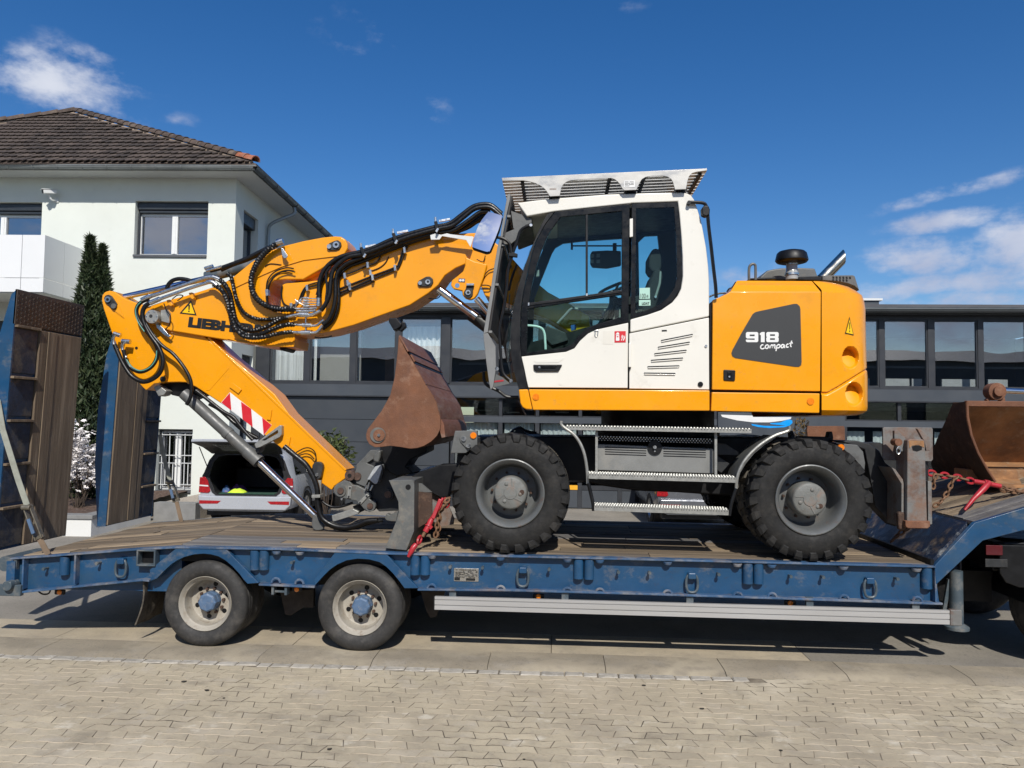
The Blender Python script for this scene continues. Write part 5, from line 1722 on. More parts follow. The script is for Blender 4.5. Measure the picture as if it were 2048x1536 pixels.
def machine_wheel(cx, cz, yf, spin=0.):
 wv = obj('wheel', [lathe([(.13, .235), (.19, .245), (.225, .25), (.244, .22), (.252, .12), (.260, .065), (.270, .036), (.284, .018), (.298, .006), (.306, .010), (.309, .022), (.302, .045), (.28, .06), (.275, .24)], 56, 'Y', (cx, yf, cz))], M['rim_grey'], parent=ex)
 obj('tyre', lugged_tyre(cx, cz, yf, ph=spin), M['rubber'], parent=wv, angle=30)
 obj('tyre', lugged_tyre(cx, cz, yf + .305, ph=spin + .1), M['rubber_worn'], parent=wv, angle=30)
 obj('hub', [lathe([(.0001, .038), (.055, .038), (.06, .044), (.128, .046), (.140, .052), (.147, .065), (.152, .2), (.15, .4)], 36, 'Y', (cx, yf, cz))], M['hub_rusty'], parent=wv)
 ribs = []
 for k in range(3):
  a = spin + 2 * PI * k / 3
  ribs.append(bar(Vector((cx + .05 * math.cos(a), yf + .045, cz + .05 * math.sin(a))), Vector((cx + .13 * math.cos(a + .3), yf + .048, cz + .13 * math.sin(a + .3))), .012, .012, up=Vector((0, -1, 0))))
  a += .8
  ribs.append(lathe([(.0001, .036), (.011, .036), (.017, .041), (.018, .048)], 14, 'Y', (cx + .088 * math.cos(a), yf, cz + .088 * math.sin(a))))
 obj('hub_bolt', ribs, M['hub_rusty'], parent=wv, angle=50)
 plug = spin - 1.1
 obj('hub_plug', [lathe([(.0001, .036), (.012, .036), (.012, .04), (.022, .04), (.022, .048)], 8, 'Y', (cx + .104 * math.cos(plug), yf, cz + .104 * math.sin(plug)))], M['rust_and_shade'], parent=wv)
 st = []
 for k in range(10):
  a = spin + 2 * PI * k / 10
  st.append(lathe([(.0001, .21), (.012, .21), (.012, .25)], 6, 'Y', (cx + .178 * math.cos(a), yf, cz + .178 * math.sin(a))))
 for s_t in st:
  obj('wheel_stud', [s_t], M['rust_and_shade'], parent=wv, smooth=False)
 return wv
WF = machine_wheel(wf.x, zw_f, .0, 1.2)
WR = machine_wheel(wr.x, zw_r, .0, .55)
copy_tree(WF, (0, 1.96, 0), ex)
copy_tree(WR, (0, 1.96, 0), ex)
for (x_, z_) in ((wf.x, zw_f), (wr.x, zw_r)):
 obj('axle', [lathe([(.0001, .3), (.10, .3), (.11, .7), (.17, 1.0), (.17, 1.5), (.11, 1.8), (.10, 2.2), (.0001, 2.2)], 20, 'Y', (x_, 0, z_))], M['chassis'], parent=ex)
# front bracket with pins and lamp
bk = splate('front_bracket', pl(('B1', [(182, 152), (345, 150), (346, 260), (300, 285), (262, 316), (150, 316)])), .05, .12, M['grey'], bev=.006)
b2 = plate('boss_plate', 'B1', [(215, 205), (225, 190), (248, 186), (268, 200), (300, 248), (302, 272), (285, 284), (262, 276), (222, 232)], .035, .049, M['grey'], bk, bev=.004)
for (x, y, r) in ((246, 212, 17), (281, 262, 16)):
 u, v = px('B1', [(x, y)])[0]
 obj('pin', [pdisc(u, v, .018, r * .2734, .017, 18)], M['steel'], parent=b2)
u, v = px('B1', [(317, 186)])[0]
obj('side_lamp', [pdisc(u, v, .036, 23 * .2734, .013, 20)], M['orange_lens'], parent=bk)
plate('hose_cover', 'B1', [(200, 316), (345, 300), (300, 420), (190, 440)], .2, .5, M['chassis'], ex)
# dark arms carrying the front blade
splate('blade_arm', pl(('C2', [(1270, 300), (1350, 255), (1600, 165), (1790, 160), (1800, 330), (1700, 530), (1600, 545), (1480, 480), (1330, 350)])), .55, .75, M['chassis'], bev=.01)
splate('blade_arm', pl(('C2', [(1270, 300), (1350, 255), (1600, 165), (1790, 160), (1800, 330), (1700, 530), (1600, 545), (1480, 480), (1330, 350)])), 1.8, 2.0, M['chassis'], bev=.01)
# dozer blade at the front
bl_o = pl(('C2', [(1010, 345), (1275, 340), (1300, 385), (1298, 920), (1210, 1142), (968, 1118), (1090, 820), (1122, 700), (1118, 590), (1045, 420)]))
bld = splate('dozer_blade', bl_o, .06, .085, M['grey_lt'], bev=.004)
core = [(a, b) for a, b in pl(('C2', [(1012, 350), (1300, 345), (1300, 920), (1220, 1130), (975, 1110), (1095, 820), (1128, 700), (1122, 590), (1050, 420)]))]
plate('blade_body', 'S', core, .087, 2.47, M['grey'], bld)
plate('blade_end', 'C2', [(1010, 345), (1275, 340), (1300, 385), (1298, 920), (1210, 1142), (968, 1118), (1090, 820), (1122, 700), (1118, 590), (1045, 420)], 2.472, 2.497, M['grey_lt'], bld)
plate('blade_rib', 'C2', [(1302, 470), (1500, 490), (1502, 760), (1420, 840), (1302, 910)], .30, .33, M['rust_and_shade'], bld, label='rust-streaked inner rib of the blade')
plate('blade_rib', 'C2', [(1302, 380), (1380, 380), (1500, 480), (1302, 480)], .32, .35, M['grey'], bld)
plate('blade_gusset', 'C2', [(1505, 500), (1545, 470), (1690, 640), (1750, 780), (1745, 845), (1600, 875), (1505, 800)], .62, .66, M['grey_rusty'], bld)
u, v = px('C2', [(1230, 422)])[0]
obj('hole', [pdisc(u, v, .0555, 30 * .1758, .006, 20)], M['chassis'], parent=bld)
plate('towing_hook', 'C2', [(960, 770), (985, 725), (1020, 740), (1062, 720), (1080, 700), (1120, 695), (1120, 815), (1040, 812), (985, 800)], .9, 1.0, M['grey_lt'], bld, bev=.005)
# steps, tank box and guards on the near side
def step(name, crop, p0, p1, th, Y0, Y1, dots):
 (u0, v0), (u1, v1) = px(crop, [p0, p1])
 a, b = P(u0, v0, Y0), P(u1, v1, Y0)
 hpx = th * CROPS[crop][2]
 h = hpx * 6.8 / FPX
 V = []
 for p_ in (a, b):
  V += [(p_.x, Y0, p_.z - h), (p_.x, Y0, p_.z), (p_.x, Y1, p_.z), (p_.x, Y1, p_.z - h * .4), (p_.x, Y0 + .01, p_.z - h)]
 F = [(k, (k + 1) % 5, (k + 1) % 5 + 5, k + 5) for k in range(5)] + [tuple(range(5)), tuple(reversed(range(5, 10)))]
 o = obj(name, [(V, [tuple(reversed(f)) for f in F])], M['galv'], parent=ex, smooth=False)
 dg, tg = [], []
 n = dots
 for i in range(n):
  t = (i + .5) / n
  p_ = a.lerp(b, t)
  dg.append(lathe([(.0001, -.0015), (.0045, -.0015), (.0045, .001)], 6, 'Y', (p_.x, Y0, p_.z - .012)))
  for q in range(3):
   yy = Y0 + (Y1 - Y0) * (q + .5) / 3
   tg.append(lathe([(.012, 0), (.009, .008), (.005, .008), (.005, .001)], 6, 'Z', (p_.x + (.01 if q % 2 else 0), yy, p_.z)))
 obj('perforation', dg, M['chassis'], parent=o, smooth=False, kind='stuff')
 obj('tread_dimple', tg, M['galv'], parent=o, smooth=False, kind='stuff')
 return o
step('step', 'A7', (482, 774), (1840, 798), 30, .12, .34, 58)
step('step', 'A7', (648, 1122), (1724, 1152), 38, .03, .26, 52)
step('step', 'A7', (690, 1356), (1672, 1390), 38, .02, .24, 50)
tube('step_hanger', 'A7', [(450, 738), (449, 764), (478, 792), (540, 838), (585, 900), (615, 975), (632, 1060), (640, 1140), (641, 1200)], .10, .014, M['galv'], ex)
tube('step_hanger', 'B2', [(797, 176), (797, 198), (775, 212), (700, 238), (620, 286), (550, 345), (495, 410), (462, 475), (447, 530), (442, 592)], .10, .014, M['galv'], ex)
for pts in ([(647, 1195), (662, 1260), (680, 1340), (684, 1396)],):
 tube('step_strut', 'A7', pts, .05, .016, M['black'], ex)
tube('step_strut', 'B2', [(441, 590), (425, 640), (408, 700), (396, 772)], .05, .016, M['black'], ex)
for x in (706, 1577):
 (u, v), (u2, v2) = px('A7', [(x, 815), (x, 1165)])
 obj('step_post', [bar(P(u, v, .2), P(u2, v2, .2), .022, .03)], M['galv'], parent=ex)
tb = splate('tank_box', pl(('A7', [(712, 908), (1562, 942), (1562, 1126), (712, 1100)])), .30, .66, M['tank'], bev=.01)
for k in range(4):
 for (xa, xb) in ((768, 1070 - 4 * k * 0), (1196, 1506)):
  ya = 926 + 17 * k + (0 if xa < 1000 else 14)
  yb = ya + (9 if xa < 1000 else 8)
  plate('groove', 'A7', [(xa, ya), (xb, yb + 2), (xb, yb + 7), (xa, ya + 6)], .296, .3, M['chassis'], tb)
u, v = px('A7', [(1133, 935)])[0]
ca = obj('tank_cap', [pdisc(u, v, .285, 52 * .2734, .015, 28)], M['black'], parent=tb)
obj('cap_lock', [pdisc(u, v - 1, .262, 13 * .2734, .022, 14), pdisc(u, v + 7, .28, 6 * .2734, .004, 10)], M['steel'], parent=ca)
sp = splate('perforated_tread', pl(('A7', [(712, 846), (1562, 868), (1562, 908), (712, 880)])), .33, .66, M['chassis'])
dots = []
for r_ in range(3):
 for i in range(38):
  x = 722 + i * 22 + (11 if r_ % 2 else 0)
  u, v = px('A7', [(x, 852 + r_ * 13 + (x - 712) * .025)])[0]
  c = P(u, v, .329)
  dots.append(lathe([(.0001, -.004), (.006 - .001 * r_, -.003), (.009 - .002 * r_, .002)], 6, 'Y', (c.x, .329, c.z)))
obj('tread_stud', dots, M['steel'], parent=sp, smooth=False, kind='stuff')
splate('rear_bracket', pl(('A7', [(1590, 900), (1650, 905), (1745, 965), (1745, 990), (1590, 985)])), .4, .44, M['grey_dark'], bev=.004)
splate('rear_bracket', pl(('A7', [(1580, 985), (1680, 1052), (1620, 1120), (1580, 1090)])), .42, .6, M['grey_dark'], bev=.004)
# curved guard strip in front of the rear wheel
arc = [(445, 520), (462, 470), (498, 408), (552, 343), (622, 284), (700, 236)]
g = [P(u, v, .12) for u, v in px('B2', arc)]
V, F = [], []
for p_ in g:
 V += [(p_.x + .008, .11, p_.z - .02), (p_.x, .11, p_.z), (p_.x, .5, p_.z), (p_.x + .008, .5, p_.z - .02)]
for i in range(len(g) - 1):
 for e in range(4):
  F.append((i * 4 + e, i * 4 + (e + 1) % 4, (i + 1) * 4 + (e + 1) % 4, (i + 1) * 4 + e))
obj('wheel_guard', [(V, F)], M['grey'], parent=ex)
# ---------------------------------------------------------------- rear stabiliser
splate('rear_frame', pl(('B2', [(1080, 266), (1250, 272), (1330, 292), (1400, 340), (1440, 420), (1480, 450), (1560, 545), (1560, 840), (1500, 845), (1370, 715), (1330, 480), (1300, 330), (1180, 290)])), .42, .62, M['grey_dark'], bev=.01)
splate('rear_fender', pl(('B2', [(1160, 292), (1250, 300), (1290, 345), (1304, 420), (1300, 470), (1220, 380), (1160, 330)])), .2, .4, M['grey'], bev=.005)
u, v = px('B2', [(1145, 316)])[0]
obj('side_lamp', [pdisc(u, v, .14, 20 * .2995, .03, 18)], M['orange_lens'], parent=ex)
st = splate('stabiliser_plate', pl(('B2', [(1422, 190), (1432, 181), (1748, 184), (1756, 194), (1757, 398), (1745, 410), (1690, 408), (1440, 402), (1424, 388)])), .30, .325, M['grey_rusty'], bev=.004)
leg_ = splate('stabiliser_leg', pl(('B2', [(1586, 268), (1610, 258), (1690, 262), (1704, 275), (1720, 838), (1582, 838)])), .05, .28, M['grey_rusty'], bev=.01)
plate('leg_foot', 'B2', [(1572, 806), (1738, 808), (1740, 846), (1722, 860), (1590, 858), (1574, 845)], .035, .27, M['rust'], leg_, bev=.008)
for pts in ([(1498, 205), (1520, 200), (1545, 225), (1585, 272), (1583, 330), (1550, 345), (1512, 318), (1500, 290)], [(1650, 190), (1690, 205), (1735, 250), (1752, 300), (1740, 335), (1712, 340), (1700, 280)]):
 splate('stabiliser_ear', pl(('B2', pts)), .12, .16, M['grey_rusty'], bev=.004)
plate('leg_recess', 'B2', [(1616, 310), (1640, 304), (1684, 306), (1682, 332), (1650, 344), (1622, 336)], .047, .0495, M['chassis'], leg_)
plate('rust_patch', 'B2', [(1596, 270), (1694, 272), (1698, 318), (1660, 300), (1618, 304), (1600, 320)], .046, .0495, M['rust_bright'], leg_)
u, v = px('B2', [(1528, 282)])[0]
obj('stabiliser_pin', [pdisc(u, v, .06, 24 * .2995, .1, 18)], M['rust'], parent=ex)
tube('lynch_ring', 'B2', [(1526, 310), (1512, 335), (1520, 360), (1536, 352), (1540, 328), (1528, 310)], .055, .005, M['steel'], ex)
splate('stabiliser_cheek', pl(('B2', [(1480, 450), (1505, 462), (1556, 530), (1562, 560), (1562, 845), (1545, 848), (1546, 560), (1515, 510)])), .10, .40, M['grey_rusty'], bev=.004)
splate('stabiliser_cheek', pl(('B2', [(1722, 540), (1748, 545), (1752, 830), (1724, 835)])), .10, .40, M['grey_rusty'], bev=.004)
u, v = px('B2', [(1512, 790)])[0]
c = P(u, v, .2)
obj('stabiliser_pin', [bar(Vector((c.x - .0, .12, c.z + .07)), Vector((c.x + .01, .12, c.z - .09)), .07, .06)], M['rust_and_shade'], parent=ex, bev=.02)
obj('stabiliser_cylinder', [sweep([P(1832, 900, .42), P(1832, 1040, .42)], .10, 16)], M['grey_dark'], parent=ex)
# matching unit on the far side: its rusty plate shows above the rear wheel
splate('stabiliser_plate', [(1615, 852), (1688, 852), (1690, 858), (1690, 884), (1616, 884), (1614, 858)], 2.35, 2.38, M['rust'], bev=.004, label='rust-red plate on the far side above the rear wheel')
splate('stabiliser_arm', [(1600, 885), (1760, 885), (1840, 930), (1840, 1000), (1760, 1000)], 1.9, 2.1, M['grey_dark'])
splate('hose_bracket', pl(('B2', [(803, 205), (822, 205), (835, 240), (1058, 246), (1066, 212), (1085, 210), (1092, 250), (1086, 282), (810, 262)])), .5, .6, M['chassis'], bev=.006)
tube('hydraulic_hose', 'B1', [(590, 165), (620, 140), (660, 128), (700, 150), (780, 168)], .7, .012, M['hose'], ex)
splate('valve_block', pl(('B1', [(620, 170), (628, 130), (650, 124), (680, 132), (690, 165), (720, 172)])), .7, .8, M['black'], bev=.004)
# ---------------------------------------------------------------- superstructure
plat_z1, plat_z0 = P(1300, 776, .2).z, P(1300, 812, .2).z
obj('slew_platform', [box(P(1060, 800, .1).x, P(1600, 800, .1).x, .10, 2.45, plat_z0, plat_z1 + .01)], M['chassis'], parent=ex, smooth=False)
splate('skirt_panel', pl(('A7', [(136, 508), (205, 506), (237, 656), (190, 654), (163, 638), (148, 606)])), .03, .40, M['yellow'], bev=.012)
sk1 = splate('skirt_panel', pl(('A7', [(209, 507), (1534, 515), (1534, 664), (241, 658)])), .03, .10, M['yellow'], bev=.008)
u, v = px('A7', [(263, 563)])[0]
obj('reflector', [pdisc(u, v, .022, 24 * .2734, .007, 22)], M['orange_lens'], parent=sk1)
sk2 = splate('skirt_panel', pl(('A8', [(96, 1230), (969, 1240), (966, 1399), (89, 1383)])), .03, .10, M['yellow'], bev=.008)
u, v = px('A8', [(895, 1305)])[0]
obj('reflector', [pdisc(u, v, .022, 28 * .2474, .007, 22)], M['orange_lens'], parent=sk2)
# engine housing
ed = splate('engine_door', pl(('A8', [(104, 484), (160, 462), (215, 436), (242, 419), (979, 420), (973, 1223), (98, 1209)])), .05, .09, M['yellow'], bev=.006)
lo = [P(*px('A8', [q])[0], .05) for q in ((243, 418), (979, 419))]
hi = [P(*px('A8', [q])[0], .17) for q in ((299, 326), (906, 331))]
obj('hood_edge', [prism([lo[0], lo[1], hi[1], hi[0]], (0, .05, -.04))], M['yellow'], parent=ex, bev=.006)
hz = hi[0].z
hood_in = [P(u, v, .12) for u, v in pl(('A8', [(104, 490), (215, 440), (272, 390), (310, 345), (905, 345), (965, 405), (965, 1225), (100, 1205)]))]
obj('engine_housing', [prism(hood_in, (0, 2.3, 0))], M['yellow'], parent=ex, smooth=False)
obj('seam', [box(P(1420, 700, .1).x, P(1426, 700, .1).x, .09, .3, P(1422, 776, .1).z, P(1422, 610, .1).z)], M['chassis'], parent=ex, smooth=False)
# counterweight: curved, with two scooped recesses
Lx = lambda y: 914 + (984 - 914) * min(1, max(0, (y - 333) / 70.0))
Rtab = [(333, 1105), (345, 1160), (362, 1212), (390, 1252), (425, 1280), (470, 1294), (530, 1304), (700, 1307), (900, 1311), (1010, 1315), (1100, 1322), (1350, 1322), (1375, 1316), (1398, 1292), (1410, 1255), (1416, 1200)]
def Rx_(y):
 for i in range(len(Rtab) - 1):
  if Rtab[i][0] <= y <= Rtab[i + 1][0]:
   t = (y - Rtab[i][0]) / (Rtab[i + 1][0] - Rtab[i][0])
   return Rtab[i][1] + (Rtab[i + 1][1] - Rtab[i][1]) * t
 return Rtab[-1][1] if y > Rtab[-1][0] else Rtab[0][1]
def cw_section(y):
 """edge data of the counterweight at crop row y: left x, right x, front y, z"""
 u0, v0 = px('A8', [(Lx(y), y)])[0]
 yf = .045 + (.125 * max(0, (425 - y) / 92.0) if y < 425 else 0) + (.06 * max(0, (y - 1375) / 40.0) if y > 1375 else 0)
 a = P(u0, v0, yf)
 u1, v1 = px('A8', [(Rx_(y), y)])[0]
 b = P(u1, v1, .42)
 return a.x, b.x, yf, a.z
def cw_point(x, y):
 xl, xr, yf, z = cw_section(y)
 R1_ = .30
 xs = xr - R1_
 if x <= xs:
  return Vector((x, yf, z))
 t = min(1, (x - xs) / R1_)
 q = 1 - (1 - t ** 2.3) ** (1 / 2.3)
 return Vector((x, yf + .42 * q, z))
rows_y = [333, 338, 345, 353, 362, 375, 390, 407, 425] + [425 + (1375 - 425) * k / 152 for k in range(1, 153)] + [1383, 1392, 1400, 1408, 1416]
NCF = 84
cv, cf = [], []
for y in rows_y:
 xl, xr, yf, z = cw_section(y)
 for i in range(NCF + 1):
  t = i / NCF
  t = 1 - (1 - t) ** 1.6
  p_ = cw_point(xl + (xr - xl) * t, y)
  q = pix(p_)
  cxp, cyp = (q[0] - 1400) / .2474, (q[1] - 480) / .2474
  d = 0
  for (ex_, ey_, rx, ry) in ((1218, 950, 66, 92), (1248, 1246, 70, 98)):
   dx_, dy_ = (cxp - ex_) / rx, (cyp - ey_) / ry
   r = math.hypot(dx_, dy_)
   if r < 1:
    # steep at the upper left, ramping out towards the lower right
    prof_ = min(1, (1 - r) / .16) * (.60 - .50 * dy_ - .12 * dx_)
    d = max(d, .12 * max(0, prof_))
  # lower bumper part stands slightly proud, its edge sweeping up to the right
  edge = 1228 if cxp < 1030 else 1228 - (cxp - 1030) * .55 if cxp < 1110 else 1184 - (cxp - 1110) * .62
  if 0 < cyp - edge < 26:
   d += .022 * min(1, (cyp - edge) / 4.0, (26 - cyp + edge) / 18.0)
  nx = max(0, (t - .6)) * .8
  p_ = p_ + Vector((-nx * d, d, 0)) if d else p_
  cv.append(p_)
 # round the back and along the far side
 cv.append(Vector((xr, 1.27, z)))
 cv.append(Vector((xr, 2.1, z)))
 cv.append(Vector((xr - .3, 2.5, z)))
 cv.append(Vector((xl, 2.5, z)))
nc = NCF + 5
for j in range(len(rows_y) - 1):
 for i in range(nc - 1):
  a = j * nc + i
  cf.append((a, a + nc, a + nc + 1, a + 1))
cf.append(tuple(range(nc)))
cf.append(tuple(reversed([(len(rows_y) - 1) * nc + i for i in range(nc)])))
cw = obj('counterweight', [(cv, cf)], M['yellow'], parent=ex, angle=34)
def on_cw(x, y, off=.004):
 u, v = px('A8', [(x, y)])[0]
 Y = .05
 for _ in range(25):
  p_ = P(u, v, Y)
  s = cw_point(p_.x, y)
  Y += (s.y - Y) * .6
 p_ = P(u, v, Y)
 return Vector((p_.x, Y - off, p_.z))
def sticker_poly(name, pts, m, parent, off, th=.002):
 return obj(name, [prism([on_cw(x, y, off) for x, y in pts], (0, th, 0))], m, parent=parent, smooth=False)
wt = sticker_poly('warning_sign', [(1207, 622), (1241, 772), (1171, 756)], M['sticker_black'], cw, .006)
sticker_poly('sign_face', [(1207, 642), (1234, 763), (1178, 750)], M['sticker_yellow'], wt, .009)
sticker_poly('sign_mark', [(1204, 668), (1210, 668), (1209, 722), (1205, 722)], M['sticker_black'], wt, .012)
sticker_poly('sign_mark', [(1204, 732), (1210, 733), (1210, 743), (1204, 742)], M['sticker_black'], wt, .012)
# dark decal with the model number
dc = pl(('A8', [(254, 915), (262, 890), (340, 745), (425, 600), (445, 584), (470, 577), (760, 516), (785, 516), (806, 535), (812, 560), (822, 985), (818, 1012), (800, 1025), (770, 1025), (285, 954), (262, 940)]))
dec = splate('side_decal', dc, .046, .0495, M['decal_dark'])
(a0, a1), (b0_, b1_) = px('A8', [(370, 824), (636, 826)])
hN = (824 - 745) * .2474 * 6.75 / FPX
digits = [([(380, 744), (462, 744), (471, 753), (471, 817), (462, 826), (380, 826), (371, 817), (371, 805), (442, 808), (442, 796), (380, 796), (371, 787), (371, 753)], [[(402, 764), (442, 764), (442, 778), (402, 778)]]),
   ([(484, 754), (500, 744), (523, 744), (523, 826), (492, 826), (492, 768), (484, 768)], []),
   ([(545, 744), (627, 744), (636, 753), (636, 778), (630, 785), (636, 792), (636, 817), (627, 826), (545, 826), (536, 817), (536, 792), (542, 785), (536, 778), (536, 753)], [[(566, 762), (606, 762), (606, 776), (566, 776)], [(566, 794), (606, 794), (606, 808), (566, 808)]])]
for q_, h_ in digits:
 obj('number_print', [prism(outline('A8', q_, .043), (0, .0025, 0), [outline('A8', g_, .043) for g_ in h_])], M['sticker_white'], parent=dec, smooth=False)
# the word in brush script, stroke by stroke
strokes = [[(512, 848), (498, 850), (490, 864), (494, 878), (510, 880), (522, 872)], [(540, 848), (529, 858), (530, 874), (544, 877), (553, 864), (549, 850), (540, 848)],
   [(564, 876), (568, 850), (569, 858), (580, 848), (586, 852), (585, 874), (588, 858), (600, 847), (606, 852), (604, 874), (610, 873)],
   [(622, 850), (614, 898)], [(621, 858), (634, 846), (646, 850), (644, 866), (630, 874), (620, 870)],
   [(680, 848), (666, 846), (656, 858), (660, 872), (672, 868), (681, 848), (682, 868), (688, 870)], [(716, 842), (704, 844), (697, 856), (702, 868), (716, 864)],
   [(742, 814), (734, 840), (732, 858), (740, 864)], [(722, 838), (750, 832)]]
gg = []
for s_ in strokes:
 w_ = smooth_line([P(*px('A8', [q])[0], .0435) for q in s_], 4)
 gg.append(sweep(w_, .0052, 6))
flat = []
for V_, F_ in gg:
 flat.append(([Vector((p_[0], .0435 + (p_[1] - .0435) * .25, p_[2])) for p_ in V_], F_))
obj('script_print', flat, M['sticker_white'], parent=dec)
lk = splate('door_latch', pl(('A8', [(195, 1048), (283, 1052), (287, 1060), (284, 1136), (278, 1140), (196, 1136), (191, 1128), (191, 1054)])), .038, .0495, M['black'], bev=.006)
plate('latch_paddle', 'A8', [(222, 1066), (256, 1068), (256, 1118), (222, 1114)], .032, .037, M['black_gloss'], lk, bev=.004)
u, v = px('A8', [(239, 1104)])[0]
obj('key_hole', [pdisc(u, v, .029, 8 * .2474, .003, 12)], M['steel'], parent=lk)
# things on top of the engine deck
splate('hood', pl(('A8', [(486, 300), (545, 246), (600, 234), (660, 226), (800, 223), (930, 228), (952, 292), (985, 300), (985, 322), (486, 322)])), .75, 2.0, M['grey'], bev=.015)
splate('hood_plate', pl(('A8', [(400, 308), (610, 300), (620, 318), (400, 320)])), .3, .9, M['black'], bev=.006)
splate('hood_plate', pl(('A8', [(800, 296), (960, 292), (985, 300), (985, 326), (800, 322)])), .4, .9, M['black'], bev=.006)
u, v = px('A8', [(742, 300)])[0]
c = P(u, v, .45)
def zat(y):
 return P(*px('A8', [(742, y)])[0], .45).z
s_ = .2474 * 7.1 / FPX
pc = obj('air_precleaner', [lathe([(.0001, zat(92)), (60 * s_, zat(84)), (102 * s_, zat(95)), (118 * s_, zat(110)), (130 * s_, zat(158)), (130 * s_, zat(168)), (118 * s_, zat(182)), (96 * s_, zat(188)), (.0001, zat(186))][::-1], 40, 'Z', (c.x, .45, 0))], M['black'], parent=ex)
obj('precleaner_bowl', [lathe([(50 * s_, zat(320)), (50 * s_, zat(285)), (54 * s_, zat(284)), (54 * s_, zat(268)), (46 * s_, zat(258)), (46 * s_, zat(190))], 30, 'Z', (c.x, .45, 0))], mat('smoky_bowl', (.36, .37, .36), .15, var=.15, scale=20, coat=.4), parent=pc)
obj('precleaner_band', [lathe([(57 * s_, zat(286)), (57 * s_, zat(270))], 30, 'Z', (c.x, .45, 0)), lathe([(50 * s_, zat(200)), (50 * s_, zat(186))], 30, 'Z', (c.x, .45, 0))], M['steel'], parent=pc)
tube('grab_rail', 'A8', [(396, 322), (396, 250), (402, 212), (424, 194), (444, 200), (449, 222), (449, 322)], .3, .0125, M['grey'], ex, n=5)
ea, eb = P(*px('A8', [(985, 318)])[0], 1.2), P(*px('A8', [(1150, 148)])[0], 1.2)
dirx = (eb - ea).normalized()
V, F = sweep([ea, eb + dirx * .02], .058, 24, cap=False)
n_ = 24
zmin = eb.z - .02
for i in range(n_, 2 * n_):
 p_ = V[i]
 perp = (p_ - (eb + dirx * .02)).dot(Vector((dirx.z, 0, -dirx.x)))
 V[i] = p_ - dirx * (perp + .0) * .85
obj('exhaust_pipe', [(V, F)], mat('exhaust_steel', (.62, .57, .46), .22, 1.0, var=.1, scale=6), parent=ex, angle=60)
gr = splate('exhaust_grille', pl(('A8', [(990, 286), (1238, 284), (1252, 292), (1289, 408), (1250, 372), (1195, 350), (1110, 334), (990, 324)])), .55, 2.1, M['grey'], bev=.006)
for i in range(6):
 for j in range(2):
  if j == 1 and i > 4:
   continue
  x, y = 1078 + i * 27, 302 + j * 22 + i * .5
  plate('slot', 'A8', [(x - 7, y - 8), (x + 6, y - 8), (x + 9, y + 7), (x - 4, y + 7)], .545, .5495, M['chassis'], gr)
tube('cable', 'A8', [(75, 460), (110, 444), (160, 432), (210, 428)], .3, .008, M['hose'], ex)
tube('cable', 'A8', [(218, 420), (235, 395), (262, 380), (290, 340)], .3, .007, M['hose'], ex)
splate('cab_gap_plate', pl(('A8', [(76, 560), (98, 556), (98, 660), (80, 668)])), .25, .3, M['alu'], bev=.004)
# ---------------------------------------------------------------- cab
shell = [(345, 312), (480, 294), (640, 278), (1000, 250), (1300, 240), (1545, 235), (1590, 242), (1618, 258), (1640, 288), (1662, 350), (1690, 440), (1706, 520), (1728, 640), (1744, 780), (1750, 900), (1750, 1144), (1172, 1261), (1172, 1166),
   (1300, 1131), (1400, 1096), (1480, 1040), (1520, 990), (1543, 940), (1556, 850), (1554, 700), (1546, 560), (1532, 400), (1520, 303), (1185, 315), (1170, 318), (900, 346), (620, 376), (415, 412)]
cab = splate('cab_shell', pl(('A6', shell)), YC, YC + .05, M['white_cab'], bev=.012)
splate('cab_roof', pl(('A6', [(352, 316), (640, 284), (1000, 256), (1300, 246), (1545, 241), (1600, 255), (1632, 300), (1600, 330), (1170, 352), (640, 400), (430, 412)])), YC + .055, 1.06, M['white_cab'], bev=.03)
splate('cab_rear_wall', pl(('A6', [(1600, 335), (1640, 335), (1700, 520), (1740, 780), (1744, 1100), (1744, 1560), (1690, 1560), (1690, 800), (1640, 500)])), YC + .055, 1.06, M['black'])
sv_ = splate('service_panel', pl(('A7', [(946, 99), (1529, -18), (1531, 509), (946, 502)])), YC - .004, YC + .04, M['white_cab'], bev=.005)
louv = [((1180, 151), (1408, 106)), ((1157, 200), (1386, 163)), ((1131, 248), (1362, 222)), ((1106, 296), (1337, 279)), ((1081, 343), (1310, 336)), ((1055, 389), (1281, 392))]
for (a, b) in louv:
 lv = plate('louvre', 'A7', [(a[0], a[1] - 5), (b[0], b[1] - 5), (b[0] + 4, b[1] + 2), (b[0], b[1] + 3), (a[0], a[1] + 3), (a[0] - 3, a[1])], YC - .008, YC - .0045, M['chassis'], sv_)
 plate('louvre_lip', 'A7', [(a[0], a[1] + 4), (b[0], b[1] + 4), (b[0] + 2, b[1] + 11), (a[0] + 2, a[1] + 11)], YC - .016, YC - .0045, M['white_cab'], sv_, bev=.003)
plate('panel_slot', 'A7', [(1184, 73), (1220, 72), (1222, 82), (1184, 84)], YC - .007, YC - .0045, M['black'], sv_)
for (x, y, r, m) in ((1467, 470, 19, 'black'), (1508, 190, 10, 'steel')):
 u, v = px('A7', [(x, y)])[0]
 obj('panel_lock', [pdisc(u, v, YC - .014, r * .2734, .009, 20)], M[m], parent=sv_)
